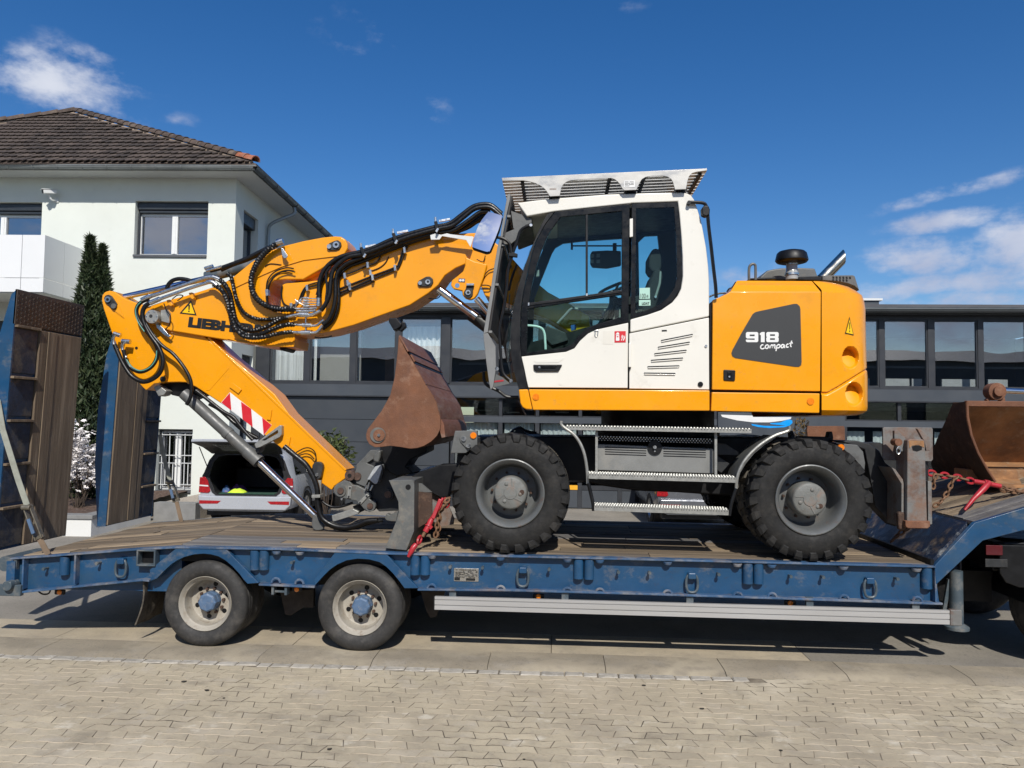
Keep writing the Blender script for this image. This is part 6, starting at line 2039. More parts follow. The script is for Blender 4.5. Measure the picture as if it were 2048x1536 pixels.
# door: black glazed frame above, white panel below
dfr = [(620, 379), (900, 350), (1168, 321), (1160, 1184), (930, 1234), (860, 1264), (800, 1319), (760, 1373), (700, 1399), (375, 1434), (370, 1330), (374, 1100), (392, 970), (418, 850), (446, 720), (480, 600), (552, 470)]
h_up = [(660, 418), (1112, 372), (1110, 955), (432, 1043), (450, 930), (480, 800), (520, 670), (575, 540)]
h_lo = [(424, 1087), (1108, 984), (1106, 1148), (925, 1202), (852, 1234), (792, 1288), (748, 1346), (690, 1374), (416, 1408)]
door = plate('door', 'A6', dfr, YC - .006, YC + .035, M['black_gloss'], ex, holes=[h_up, h_lo], bev=.004)
plate('door_glass', 'A6', h_up, YC + .008, YC + .014, M['glass_cab'], door)
plate('door_glass', 'A6', h_lo, YC + .016, YC + .022, M['glass_cab'], door)
plate('window_bar', 'A6', [(846, 400), (862, 398), (862, 990), (846, 992)], YC - .012, YC + .007, M['black'], door, bev=.003)
plate('window_rail', 'A6', [(424, 1046), (700, 1008), (1112, 950), (1112, 968), (700, 1028), (424, 1066)], YC - .014, YC + .007, M['black'], door, bev=.003)
plate('rail_stop', 'A6', [(424, 1044), (434, 1042), (434, 1064), (424, 1066)], YC - .018, YC - .0145, M['steel'], door)
plate('rail_stop', 'A6', [(848, 976), (860, 974), (860, 992), (848, 994)], YC - .018, YC - .0145, M['steel'], door)
dlow = pl(('A6', [(376, 1438), (702, 1403), (764, 1377), (804, 1323), (864, 1269), (932, 1239), (1158, 1190)]), ('A7', [(934, 498), (207, 494), (194, 440), (176, 350)]))
dp = plate('door_panel', 'S', dlow, YC - .006, YC + .04, M['white_cab'], door, bev=.006)
plate('handle_recess', 'A7', [(246, 296), (468, 276), (460, 290), (428, 312), (262, 314)], YC - .009, YC - .0065, M['white_cab'], door, bev=.002)
hdl = plate('door_handle', 'A7', [(243, 326), (455, 326), (452, 336), (428, 378), (266, 379), (246, 366)], YC - .022, YC - .0065, M['black'], door, bev=.006)
plate('window_bar', 'A7', [(300, 332), (420, 332), (405, 352), (300, 352)], YC - .03, YC - .0225, M['black_gloss'], door, bev=.003)
u, v = px('A7', [(289, 345)])[0]
obj('door_lock', [pdisc(u, v, YC - .032, 8 * .2734, .009, 14)], M['steel'], parent=door)
u, v = px('A7', [(443, 464)])[0]
obj('door_plug', [pdisc(u, v, YC - .010, 12 * .2734, .0035, 14)], M['white_cab'], parent=door)
tube('catch', 'A7', [(690, 80), (716, 76), (714, 110), (704, 120), (695, 110), (698, 82)], YC - .014, .004, M['steel'], door, n=3)
fs = plate('fire_sign', 'A7', [(838, 82), (920, 81), (920, 164), (838, 165)], YC - .009, YC - .0065, M['sticker_red'], door)
ext_ = [[(849, 110), (872, 110), (874, 148), (870, 152), (850, 152), (847, 148)], [(852, 98), (862, 88), (872, 98), (872, 107), (852, 107)], [(846, 106), (854, 92), (858, 96), (850, 108)],
  [(885, 150), (900, 112), (905, 118), (896, 136), (890, 152)], [(898, 152), (912, 112), (915, 128), (906, 150)], [(886, 128), (894, 106), (897, 112), (890, 130)]]
obj('fire_symbol', [prism([P(u, v, YC - .0115) for u, v in px('A7', e)], (0, .002, 0)) for e in ext_], M['sticker_white'], parent=fs, smooth=False)
obj('symbol_mark', [prism([P(u, v, YC - .0135) for u, v in px('A7', [(855, 118), (866, 118), (866, 125), (855, 125)])], (0, .0018, 0))], M['sticker_red'], parent=fs, smooth=False)
plate('blank_sticker', 'A7', [(753, 82), (828, 80), (828, 178), (753, 176)], YC - .0078, YC - .0064, mat('off_white_sticker', (.74, .71, .63), .4, var=.02), door)
for (x, ya, yb) in ((1180, 430, 560), ):
 plate('door_hinge', 'A6', [(1168, ya), (1192, ya - 4), (1192, yb), (1168, yb + 4)], YC - .03, YC - .007, M['white_cab'], door, bev=.004)
plate('door_hinge', 'A7', [(942, 168), (962, 168), (962, 345), (942, 345)], YC - .03, YC - .007, M['white_cab'], door, bev=.004)
plate('hinge_pin', 'A7', [(944, 346), (958, 346), (952, 372)], YC - .028, YC - .012, M['black'], door)
# rear side window
rw_ = [(1185, 319), (1516, 308), (1530, 420), (1542, 560), (1550, 700), (1552, 850), (1538, 942), (1478, 1034), (1398, 1090), (1300, 1126), (1176, 1160)]
rim2 = [(1214, 352), (1494, 344), (1508, 560), (1514, 840), (1500, 930), (1450, 1004), (1390, 1056), (1300, 1096), (1210, 1120)]
rwf = plate('rear_side_window', 'A6', rw_, YC + .004, YC + .03, M['black_gloss'], ex, holes=[rim2])
plate('pane', 'A6', rim2, YC + .008, YC + .014, M['glass_cab'], rwf)
gs = plate('noise_sticker', 'A6', [(1240, 936), (1316, 934), (1316, 1014), (1240, 1016)], YC + .004, YC + .007, M['sticker_green'], rwf)
plate('sticker_foot', 'A6', [(1236, 1024), (1320, 1022), (1320, 1064), (1236, 1066)], YC + .004, YC + .007, M['sticker_green'], rwf)
q0, q1 = px('A6', [(1248, 1012), (1286, 1011)])
obj('sticker_print', [text_on('100', P(*q0, YC + .002), P(*q1, YC + .002), 36 * .2734 * 6.8 / FPX, .0015)], M['sticker_black'], parent=rwf, smooth=False)
q0, q1 = px('A6', [(1291, 1006), (1305, 1005)])
obj('sticker_print', [text_on('dB', P(*q0, YC + .002), P(*q1, YC + .002), 14 * .2734 * 6.8 / FPX, .0015)], M['sticker_black'], parent=rwf, smooth=False)
q0, q1 = px('A6', [(1258, 1059), (1312, 1058)])
obj('sticker_print', [text_on('LiDAT', P(*q0, YC + .002), P(*q1, YC + .002), 13 * .2734 * 6.8 / FPX, .0015, bold=.03)], M['sticker_black'], parent=rwf, smooth=False)
# front pillar
pil = pl(('A6', [(612, 383), (585, 386), (560, 402), (520, 476), (470, 592), (420, 722), (372, 860), (338, 980), (312, 1110), (298, 1230), (294, 1330), (302, 1440)]), ('A7', [(80, 260), (95, 350), (118, 440), (137, 503), (203, 497), (190, 440), (172, 350), (156, 262)]),
   ('A6', [(366, 1330), (370, 1100), (388, 970), (414, 850), (442, 720), (476, 600), (548, 470)]))
splate('front_pillar', pil, YC - .004, YC + .16, M['black'], bev=.02)
splate('front_pillar', pil, .93, 1.06, M['black'], bev=.02)
# windscreen between the pillars
wsn = [P(u, v, YC) for u, v in pl(('A6', [(560, 404), (470, 594), (372, 862), (312, 1112), (294, 1332)]), ('A7', [(80, 262), (118, 442)]))]
V, F = [], []
for p_ in wsn:
 for k in range(7):
  t = k / 6
  V.append((p_.x - .10 * math.sin(PI * t) + .03, YC + .16 + (.93 - YC - .16) * t, p_.z))
for i in range(len(wsn) - 1):
 for k in range(6):
  a = i * 7 + k
  F.append((a, a + 1, a + 8, a + 7))
obj('windscreen', [(V, F)], M['glass_cab'], parent=ex)
# far side of the cab, with its openings
near_o = [P(u, v, YC) for u, v in pl(('A6', [(352, 330), (1000, 256), (1545, 241), (1632, 300), (1700, 520), (1744, 780), (1748, 1560), (380, 1560), (300, 1300), (340, 1000), (420, 720), (520, 480)]))]
far_o = [Vector((p_.x, 1.02, p_.z)) for p_ in near_o]
fh = [[(470, 1010), (520, 880), (575, 745), (600, 680), (625, 640), (680, 608), (840, 590), (1118, 572), (1118, 1000), (1010, 1180), (460, 1330)],
  [(1232, 600), (1280, 555), (1372, 550), (1382, 640), (1350, 800), (1330, 900), (1240, 1090)],
  [(650, 432), (1026, 386), (1020, 430), (650, 472)]]
fho = [[P(u, v, 1.02) for u, v in px('A6', h)] for h in fh]
fw = obj('far_side_frame', [prism(far_o, (0, .04, 0), fho)], M['black'], parent=ex, smooth=False)
for h in fho:
 obj('far_glass', [prism([p_ + Vector((0, .015, 0)) for p_ in h], (0, .005, 0))], M['glass_cab'], parent=fw, smooth=False)
zfl = P(1200, 772, .5).z
obj('cab_floor', [box(P(1050, 770, .5).x, P(1415, 770, .5).x, .11, 1.0, zfl - .02, zfl + .05)], M['black'], parent=ex, smooth=False)
obj('headliner', [prism([P(u, v, .12) for u, v in px('A6', [(640, 405), (1170, 356), (1590, 336), (1590, 345), (1170, 366), (640, 416)])], (0, .88, 0))], M['black'], parent=ex, smooth=False)
# interior
M['seat'] = mat('dark_seat_fabric', (.020, .021, .023), .9, var=.2, scale=20)
M['seat_trim'] = mat('grey_seat_trim', (.22, .235, .23), .5, var=.1)
seat = splate('seat', pl(('A6', [(1296, 940), (1345, 805), (1400, 790), (1412, 850), (1380, 1000), (1345, 1130), (1120, 1220), (1080, 1200), (1090, 1150), (1250, 1090)])), .36, .84, M['seat'], bev=.04)
plate('headrest', 'A6', [(1310, 700), (1330, 655), (1362, 640), (1395, 660), (1412, 710), (1412, 780), (1380, 822), (1330, 820), (1308, 780)], .44, .76, M['seat'], seat, bev=.04)
plate('belt_strap', 'A6', [(1388, 815), (1400, 815), (1396, 900), (1365, 1000), (1350, 1000), (1380, 900)], .345, .355, M['seat_trim'], seat)
u, v = px('A6', [(1358, 1000)])[0]
obj('recline_knob', [pdisc(u, v, .34, 9 * .2734, .012, 14)], M['steel'], parent=seat)
splate('armrest', pl(('A6', [(1050, 1010), (1250, 990), (1260, 1020), (1200, 1060), (1060, 1060)])), .30, .38, M['seat'], bev=.01)
mon = splate('interior_mirror', pl(('A6', [(880, 690), (892, 666), (1000, 660), (1104, 664), (1106, 772), (1000, 792), (896, 785), (880, 760)])), .80, .84, M['black'], bev=.01)
obj('mirror_rail', [sweep([P(*px('A6', [(745, 628)])[0], .82), P(*px('A6', [(1112, 628)])[0], .82)], .008, 8), sweep([P(*px('A6', [(745, 598)])[0], .82), P(*px('A6', [(745, 656)])[0], .82)], .011, 8), sweep([P(*px('A6', [(1058, 610)])[0], .82), P(*px('A6', [(1058, 664)])[0], .82)], .02, 8)], M['black'], parent=mon)
for (x, y) in ((892, 702), (938, 700), (892, 742), (938, 742)):
 plate('mirror_patch', 'A6', [(x - 12, y - 14), (x + 14, y - 14), (x + 12, y + 12), (x - 14, y + 12)], .796, .7995, M['seat_trim'], mon)
tube('steering_column', 'A6', [(900, 1310), (980, 1180), (1040, 1080), (1050, 1000)], .55, .04, M['black'], ex)
sw_c = P(*px('A6', [(1075, 930)])[0], .55)
V, F = [], []
rg = []
ax = Vector((-.35, 0, .94)).normalized()
a1 = Vector((0, 1, 0))
a2 = ax.cross(a1).normalized()
for k in range(26):
 t = 2 * PI * k / 24
 rg.append(sw_c + a1 * math.cos(t) * .18 + a2 * math.sin(t) * .18)
obj('steering_wheel', [sweep(rg, .015, 8, cap=False), sweep([sw_c - a1 * .18, sw_c + a1 * .18], .012, 6)], M['black'], parent=ex)
tube('grab_handle', 'A6', [(420, 1210), (480, 1216), (525, 1232), (545, 1270), (550, 1330), (553, 1385)], .16, .011, mat('pale_handle', (.62, .70, .66), .4), ex, n=5)
splate('console', pl(('A6', [(980, 1090), (1100, 1080), (1105, 1190), (1010, 1260), (900, 1300), (860, 1240), (970, 1180)])), .62, .9, M['seat_trim'], bev=.01)
tube('control_lever', 'A6', [(640, 1195), (700, 1130), (740, 1090), (790, 1090)], .6, .012, M['seat_trim'], ex)
splate('display', pl(('A6', [(736, 1208), (776, 1202), (776, 1240), (740, 1250)])), .5, .52, mat('blue_display', (.03, .10, .30), .2), bev=.003)
splate('pedal_box', pl(('A6', [(560, 1210), (700, 1260), (720, 1320), (600, 1360), (540, 1300)])), .5, .8, M['grey_dark'], bev=.01)
splate('wiper_motor', pl(('A6', [(486, 808), (506, 802), (506, 848), (484, 852)])), .2, .24, M['seat_trim'])
# ---------------------------------------------------------------- roof guard
gs_o = [(232, 131), (600, 114), (1000, 96), (1400, 78), (1732, 62), (1735, 76), (1660, 86), (1625, 96), (1602, 120), (1592, 150), (1580, 213), (1500, 216), (1484, 160), (1470, 138), (1445, 122), (1410, 115), (1320, 118), (1285, 124), (1258, 140), (1242, 165), (1216, 218), (1130, 222), (1112, 205), (1098, 178), (1080, 158), (1058, 140), (1030, 132), (800, 142), (735, 150), (705, 160), (682, 180), (668, 205), (656, 262), (584, 266), (568, 240), (548, 212), (520, 190), (480, 170), (430, 156), (390, 150), (236, 152)]
rg_ = splate('roof_guard', pl(('A6', gs_o)), .0, .012, M['alu_guard'], bev=.002)
splate('guard_rail', pl(('A6', [(232, 131), (1732, 62), (1735, 74), (236, 146)])), .013, .05, M['alu_guard'])
zA, zB = P(*px('A6', [(236, 150)])[0], .05), P(*px('A6', [(1730, 80)])[0], .05)
for i in range(12):
 yy = .08 + i * .092
 obj('guard_bar', [bar(Vector((zA.x, yy, zA.z)), Vector((zB.x, yy, zB.z)), .078, .008)], M['slat'], parent=rg_, smooth=False)
obj('guard_rail', [bar(Vector((zA.x, 1.13, zA.z)), Vector((zB.x, 1.13, zB.z)), .05, .05)], M['guard_grey'], parent=rg_, smooth=False)
for t in (.10, .53, .70, .97):
 p_ = zA.lerp(zB, t)
 obj('cross_member', [bar(Vector((p_.x, .055, p_.z - .022)), Vector((p_.x, 1.12, p_.z - .022)), .03, .022)], M['bar_dark'], parent=rg_, smooth=False)
for (x, y) in ((618, 264), (1172, 221), (1540, 216)):
 p_ = P(*px('A6', [(x, y)])[0], .1)
 obj('guard_foot', [box(p_.x - .05, p_.x + .05, .05, 1.0, p_.z - .03, p_.z + .012)], M['black'], parent=rg_, smooth=False)
obj('id_label', [prism([P(u, v, -.003) for u, v in px('A6', [(1124, 152), (1206, 148), (1206, 198), (1126, 202)])], (0, .0026, 0))], M['sticker_white'], parent=rg_, smooth=False)
obj('label_print', [prism([P(u, v, -.0045) for u, v in px('A6', [(1132 + dx, 158 + dy), (1132 + dx + w_, 158 + dy), (1132 + dx + w_, 161 + dy), (1132 + dx, 161 + dy)])], (0, .0012, 0)) for (dx, dy, w_) in ((0, 0, 28), (36, 0, 30), (0, 10, 40), (44, 10, 22), (0, 20, 24), (28, 20, 38), (0, 30, 34))], M['chassis'], parent=rg_, smooth=False)
q0, q1 = px('A6', [(586, 218), (630, 216)])
obj('worn_print', [prism([P(u, v, -.003) for u, v in px('A6', [(x, 208), (x + 5, 207), (x + 4, 216), (x, 217)])], (0, .0026, 0)) for x in (584, 592, 600, 608, 616, 625)], M['rust'], parent=rg_, smooth=False)
# front guard: side stile, vertical bars, lower plate
stile = pl(('C3', [(274, 30), (296, 26), (292, 70), (262, 200), (240, 330), (212, 500), (178, 720), (150, 900), (130, 1040), (98, 1050), (104, 1010), (140, 800), (176, 560), (200, 420), (224, 330), (232, 260)]))
fg = splate('front_guard', stile, .0, .03, M['guard_grey'], bev=.004)
guide = [(292, 40), (262, 220), (238, 340), (206, 520), (170, 760), (130, 1040)]
for i in range(11):
 yy = .06 + i * .095
 pts_ = [P(*px('C3', [q])[0], .03) for q in guide]
 obj('guard_bar', [sweep([Vector((p_.x + .012, yy, p_.z)) for p_ in pts_], .0135, 6)], M['bar_dark'], parent=fg)
for q in ((268, 190), (228, 400), (180, 690), (132, 1035)):
 p_ = P(*px('C3', [q])[0], .03)
 obj('cross_member', [bar(Vector((p_.x + .02, .031, p_.z)), Vector((p_.x + .02, 1.06, p_.z)), .03, .02)], M['guard_grey'], parent=fg, smooth=False)
plate('lower_stile', 'C3', [(96, 1050), (130, 1044), (186, 1140), (190, 1300), (170, 1440), (150, 1462), (138, 1400), (116, 1240)], .0, .03, M['guard_grey'], fg, bev=.004)
plate('lower_plate', 'C3', [(190, 1345), (240, 1370), (292, 1415), (170, 1442)], .02, .05, M['grey_lt'], fg)
plate('corner_gusset', 'C3', [(240, 320), (380, 262), (428, 250), (330, 370), (300, 395), (246, 398)], .05, .07, M['grey'], fg, bev=.004)
plate('roof_visor', 'C3', [(300, 152), (420, 196), (450, 212), (450, 238), (330, 285), (318, 280)], .10, .95, M['grey'], fg)
q0 = px('C3', [(168, 1396), (246, 1386), (246, 1398), (168, 1408)])
obj('red_mark', [prism([P(u, v, .0165) for u, v in q0], (0, .003, 0))], M['red'], parent=fg, smooth=False)
tube('handrail', 'C3', [(444, 256), (400, 272), (368, 300), (352, 345), (336, 400), (320, 440), (296, 520), (276, 600), (270, 700), (250, 850), (226, 960), (214, 1040), (222, 1160), (232, 1290), (250, 1350), (300, 1395)], .02, .014, M['black'], ex, n=4)
tube('wiper_arm', 'C3', [(345, 545), (320, 600), (300, 660), (284, 735)], .3, .012, M['black'], ex)
tube('wiper_arm', 'C3', [(290, 760), (284, 860), (275, 890)], .3, .006, M['hose'], ex)
splate('mirror_clamp', pl(('C3', [(280, 460), (300, 450), (348, 466), (345, 490), (284, 482)])), -.01, .03, M['black'], bev=.003)
tube('lower_rail', 'C3', [(100, 1330), (104, 1390), (130, 1430), (210, 1470), (270, 1510), (356, 1514)], .3, .015, M['black'], ex)
u, v = px('C3', [(196, 1306)])[0]
obj('rail_bolt', [pdisc(u, v, .0, 14 * .2736, .03, 14), pdisc(*px('C3', [(300, 1395)])[0], .0, 12 * .2736, .02, 14), pdisc(*px('C3', [(445, 255)])[0], .0, 11 * .2736, .02, 14)], M['steel'], parent=ex)
# big front mirror
mo = [(128, 376), (145, 372), (225, 396), (238, 410), (214, 520), (156, 676), (142, 690), (118, 692), (26, 660), (17, 645), (22, 610), (62, 480)]
mpts = [P(u, v, -.05) for u, v in px('A6', mo)]
mc = sum(mpts, Vector()) / len(mpts)
mt = rad(13)
mp2 = [mc + Vector((p_.x - mc.x, -(p_.z - mc.z) * -math.tan(mt) * 1.0, p_.z - mc.z)) for p_ in mpts]
nrm_m = Vector((0, -math.cos(mt), math.sin(mt)))
mir = obj('front_mirror', [prism([p_ + Vector((0, .004, 0)) for p_ in mp2], (0, .05, 0))], M['black'], parent=ex, bev=.012)
mv, mf = [mc + nrm_m * .034], []
ml_ = [mc.lerp(p_, 1.0) for p_ in smooth_line(mp2, 3, True)]
nm_ = len(ml_)
for s_ in (.16, .32, .48, .64, .8, .955):
 mv += [mc + (p_ - mc) * s_ + nrm_m * (.034 - .26 * ((p_ - mc) * s_).length_squared) for p_ in ml_]
mf += [(0, 1 + (i + 1) % nm_, 1 + i) for i in range(nm_)]
for k in range(5):
 mf += [(1 + k * nm_ + i, 1 + k * nm_ + (i + 1) % nm_, 1 + (k + 1) * nm_ + (i + 1) % nm_, 1 + (k + 1) * nm_ + i) for i in range(nm_)]
obj('mirror_glass', [(mv, mf)], M['mirror'], parent=mir, angle=80)
tube('mirror_arm', 'C3', [(180, 345), (225, 350), (262, 366), (288, 392), (296, 420), (300, 460)], .0, .014, M['black'], ex)
# rear view camera / mirror pole at the back of the cab
tube('mirror_pole', 'A6', [(1735, 345), (1745, 480), (1762, 620), (1782, 800), (1796, 920), (1800, 1008)], .02, .016, M['black'], ex, n=4)
tube('mirror_pole', 'A6', [(1596, 309), (1640, 310), (1690, 312), (1718, 322), (1730, 345)], .03, .016, M['black'], ex, n=4)
splate('pole_head', pl(('A6', [(1696, 350), (1715, 330), (1745, 332), (1756, 360), (1754, 398), (1728, 412), (1700, 400)])), -.01, .07, M['black'], bev=.01)
u, v = px('A6', [(1603, 309)])[0]
obj('pole_bolt', [pdisc(u, v, .012, 14 * .2734, .05, 16)], M['black'], parent=ex)
# ---------------------------------------------------------------- boom, stick, coupler, bucket
YB = 1.06
YF = YB + .42
stick_o = pl(('A3', [(84, 805), (88, 768), (108, 745), (140, 735), (178, 742), (215, 768), (262, 797), (330, 822), (420, 850), (560, 900), (700, 975), (830, 1068), (1080, 1262), (1350, 1492)]),
    ('A5', [(700, 680), (1044, 1008), (1036, 1060), (965, 1110), (945, 1138), (870, 1085), (800, 1000), (690, 920), (480, 755), (210, 560), (40, 448)]),
    ('A3', [(700, 1408), (650, 1405), (560, 1407), (470, 1418), (410, 1466), (388, 1448), (300, 1352), (240, 1250), (165, 1065), (98, 870)]))
stick = splate('stick', stick_o, YB + .05, YF - .05, M['yellow'], bev=.012)
# top plate of the stick, standing a little proud
tp0, tp1 = px('A5', [(120, 118)])[0], px('A5', [(1040, 1004)])[0]
a, b = P(*tp0, YB + .045), P(*tp1, YB + .045)
d_ = (b - a).normalized()
nn = Vector((d_.z, 0, -d_.x))
if nn.z < 0:
 nn = -nn
obj('top_plate', [prism([a - nn * .012, b - nn * .012, b + nn * .012, a + nn * .012], (0, .33, 0))], M['yellow'], parent=stick, bev=.004)
plate('weld_strip', 'A5', [(218, 322), (262, 320), (130, 470), (105, 470)], YB + .046, YB + .0495, M['yellow'], stick, bev=.001)
for q in ([(272, 420), (284, 420), (344, 464), (322, 492), (262, 448)], [(524, 605), (546, 600), (536, 670), (512, 664)], [(634, 788), (672, 782), (656, 858), (630, 850)]):
 plate('stick_pad', 'A5', q, YB + .032, YB + .0495, M['yellow'], stick, bev=.003)
head = plate('boss_plate', 'A3', [(100, 790), (112, 770), (136, 764), (158, 776), (196, 832), (196, 860), (180, 876), (156, 870), (142, 852), (106, 818)], YB + .03, YB + .049, M['grey_dark'], stick, bev=.006)
for (x, y, r, m) in ((127, 800, 22, 'steel'), (170, 848, 19, 'grey_lt')):
 u, v = px('A3', [(x, y)])[0]
 obj('pin', [pdisc(u, v, YB + .012, r * .2734, .017, 18)], M[m], parent=head)
u, v = px('A3', [(127, 800)])[0]
obj('pin_bore', [pdisc(u, v, YB + .0105, 11 * .2734, .0012, 14)], M['chassis'], parent=head)
plate('head_rib', 'A3', [(196, 846), (208, 836), (248, 936), (150, 862), (170, 876)], YB + .040, YB + .0495, M['yellow'], stick, bev=.003)
u, v = px('A3', [(339, 1156)])[0]
obj('bore', [pdisc(u, v, YB + .0475, 11 * .2734, .002, 16)], M['chassis'], parent=stick)
u, v = px('A3', [(530, 1382)])[0]
obj('pin_boss', [pdisc(u, v, YB + .028, 30 * .2734, .022, 20)], M['yellow'], parent=stick)
obj('pin', [pdisc(u, v, YB + .012, 20 * .2734, .016, 18)], M['grey_dark'], parent=stick)
# red and white warning chevron
ch = [([(266, 486), (210, 552), (276, 604)], 'sticker_red'), ([(270, 490), (338, 545), (349, 660), (280, 606)], 'sticker_white'), ([(341, 546), (408, 594), (418, 716), (351, 662)], 'sticker_red'),
  ([(411, 597), (479, 650), (490, 768), (421, 718)], 'sticker_white'), ([(482, 652), (544, 702), (492, 768)], 'sticker_red')]
cb = plate('warning_board', 'A5', [(266, 483), (546, 702), (492, 772), (207, 553)], YB + .046, YB + .0495, M['sticker_white'], stick)
for q, m in ch:
 plate('stripe', 'A5', q, YB + .0435, YB + .0458, M[m], cb)
# front boom with the lettering
fb_o = [(445, 985), (400, 950), (386, 900), (420, 852), (520, 818), (700, 772), (860, 722), (960, 688), (1040, 640), (1180, 525), (1290, 455), (1400, 412), (1560, 372), (1700, 346), (1790, 337), (1835, 340), (1866, 360), (1884, 392), (1886, 425), (1868, 462), (1820, 500), (1680, 585), (1560, 655),
  (1420, 655), (1345, 662), (1318, 690), (1306, 760), (1300, 830), (1330, 868), (1420, 905), (1500, 1000), (1500, 1078), (1486, 1146), (1290, 1140), (1060, 1108), (830, 1070), (590, 1030)]
fb = plate('front_boom', 'A3', fb_o, YB, YF, M['yellow'], ex, bev=.014)
# lobe panel line and recess
plate('lobe_rib', 'A3', [(1062, 702), (1200, 640), (1400, 552), (1560, 505), (1700, 488), (1860, 470), (1862, 478), (1700, 497), (1560, 514), (1400, 562), (1200, 650), (1066, 712)], YB - .012, YB - .0005, M['yellow'], fb, bev=.003)
plate('recess_box', 'A3', [(1330, 668), (1420, 660), (1560, 660), (1640, 668), (1700, 600), (1640, 620), (1420, 640), (1340, 645)], YB + .10, YB + .3, M['yellow'], fb)
bs = plate('boss_plate', 'A3', [(1732, 405), (1750, 388), (1790, 370), (1812, 366), (1834, 382), (1838, 405), (1824, 430), (1800, 440), (1750, 442), (1732, 426)], YB - .02, YB - .001, M['grey_dark'], fb, bev=.006)
for (x, y, r, m) in ((1798, 400, 24, 'steel'), (1748, 412, 17, 'steel')):
 u, v = px('A3', [(x, y)])[0]
 obj('pin', [pdisc(u, v, YB - .036, r * .2734, .0155, 18)], M[m], parent=bs)
u, v = px('A3', [(1800, 398)])[0]
obj('pin_bore', [pdisc(u, v, YB - .0375, 11 * .2734, .0012, 14)], M['chassis'], parent=bs)
splate('ear_plate', pl(('A3', [(1860, 372), (1885, 372), (1915, 400), (1927, 440), (1920, 470), (1880, 490), (1840, 480)])), YF - .12, YF + .02, M['yellow'], bev=.01)
q0, q1 = px('A3', [(716, 996), (1292, 1062)])
obj('lettering', [text_on('LIEBHERR', P(*q0, YB - .004), P(*q1, YB - .004), 67 * .2734 * 7.95 / FPX, .003, bold=.065)], M['sticker_black'], parent=fb, smooth=False)
wt2 = plate('warning_sign', 'A3', [(738, 804), (779, 917), (655, 902)], YB - .004, YB - .001, M['sticker_black'], fb)
plate('sign_face', 'A3', [(737, 826), (766, 907), (673, 896)], YB - .0065, YB - .0042, M['sticker_yellow'], wt2)
plate('sign_mark', 'A3', [(719, 840), (731, 840), (728, 876), (720, 876)], YB - .009, YB - .0067, M['sticker_black'], wt2)
plate('sign_mark', 'A3', [(718, 882), (728, 883), (728, 892), (718, 891)], YB - .009, YB - .0067, M['sticker_black'], wt2)
# round swivel at the stick joint
u, v = px('A3', [(452, 925)])[0]
sw1 = obj('joint_sensor', [pdisc(u, v, YB - .10, 50 * .2734, .099, 24)], M['galv'], parent=ex)
for k in range(6):
 t = 2 * PI * k / 6
 x, y = 448 + 38 * math.cos(t), 922 + 38 * math.sin(t)
 u2, v2 = px('A3', [(x, y)])[0]
 obj('bolt', [pdisc(u2, v2, YB - .107, 5 * .2734, .007, 8)], M['steel'], parent=sw1)
obj('sensor_bore', [pdisc(*px('A3', [(444, 922)])[0], YB - .1025, 13 * .2734, .0022, 14)], M['grey_dark'], parent=sw1)
plate('bracket', 'A3', [(515, 880), (560, 872), (580, 900), (578, 975), (520, 960)], YB - .04, YB - .001, M['galv'], sw1, bev=.005)
plate('bracket', 'A3', [(470, 965), (510, 985), (575, 1055), (592, 1068), (575, 1078), (540, 1060), (490, 1010)], YB - .02, YB - .001, M['steel'], sw1, bev=.004)
# rear boom
rb_o = pl(('A3', [(1400, 705), (1408, 690), (1430, 682), (1600, 668), (1660, 660)]),
   ('A4', [(310, 735), (420, 650), (500, 598), (620, 548), (760, 490), (900, 445), (1050, 410), (1200, 380), (1320, 358), (1450, 350), (1580, 345), (1640, 355), (1740, 425)]),
   ('S', [(1010, 500), (1050, 545), (1096, 584), (1140, 608), (1178, 632), (1182, 660), (1165, 680), (1100, 640), (1040, 618), (1005, 602), (970, 592)]),
   ('A4', [(1590, 700), (1495, 600), (1420, 632), (1335, 690), (1280, 770), (1200, 835), (1050, 932), (850, 1002), (600, 1092), (400, 1147), (250, 1168), (130, 1176)]),
   ('A3', [(1440, 1000), (1400, 940), (1390, 860)]))
rb = splate('rear_boom', rb_o, YB + .004, YF - .004, M['yellow'], bev=.014)
ear_o = [(1500, 540), (1570, 575), (1676, 600), (1652, 690), (1600, 840), (1575, 875), (1540, 890), (1500, 878), (1475, 850), (1472, 815), (1400, 800), (1380, 770), (1388, 730), (1440, 690), (1480, 655), (1495, 610)]
ear = plate('cylinder_bracket', 'A4', ear_o, YB - .045, YB + .003, M['yellow'], ex, bev=.012)
u, v = px('A4', [(1433, 772)])[0]
obj('bore', [pdisc(u, v, YB - .047, 19 * .2474, .0018, 18)], mat('sky_bore', (.12, .25, .45), .5), parent=ear)
plate('label_plate', 'A4', [(1446, 714), (1496, 718), (1494, 746), (1442, 742)], YB - .049, YB - .0455, mat('blue_label', (.01, .04, .16), .4), ear)
obj('label_print', [prism([P(u, v, YB - .052) for u, v in px('A4', [(x + 11 * math.cos(t * PI / 4), y + 10 * math.sin(t * PI / 4)) for t in range(8)])], (0, .0022, 0)) for (x, y) in ((1458, 730), (1480, 730))], M['sticker_white'], parent=ear, smooth=False)
bp_ = plate('boss_plate', 'A4', [(1506, 772), (1560, 772), (1562, 790), (1558, 850), (1540, 872), (1515, 876), (1490, 856), (1484, 826), (1500, 800)], YB - .062, YB - .0455, M['grey_dark'], ear, bev=.006)
plate('bracket', 'A4', [(1506, 754), (1568, 754), (1568, 772), (1506, 772)], YB - .09, YB - .0455, M['steel'], ear, bev=.003)
obj('pin', [pdisc(*px('A4', [(1520, 828)])[0], YB - .078, 21 * .2474, .0155, 18)], M['steel'], parent=bp_)
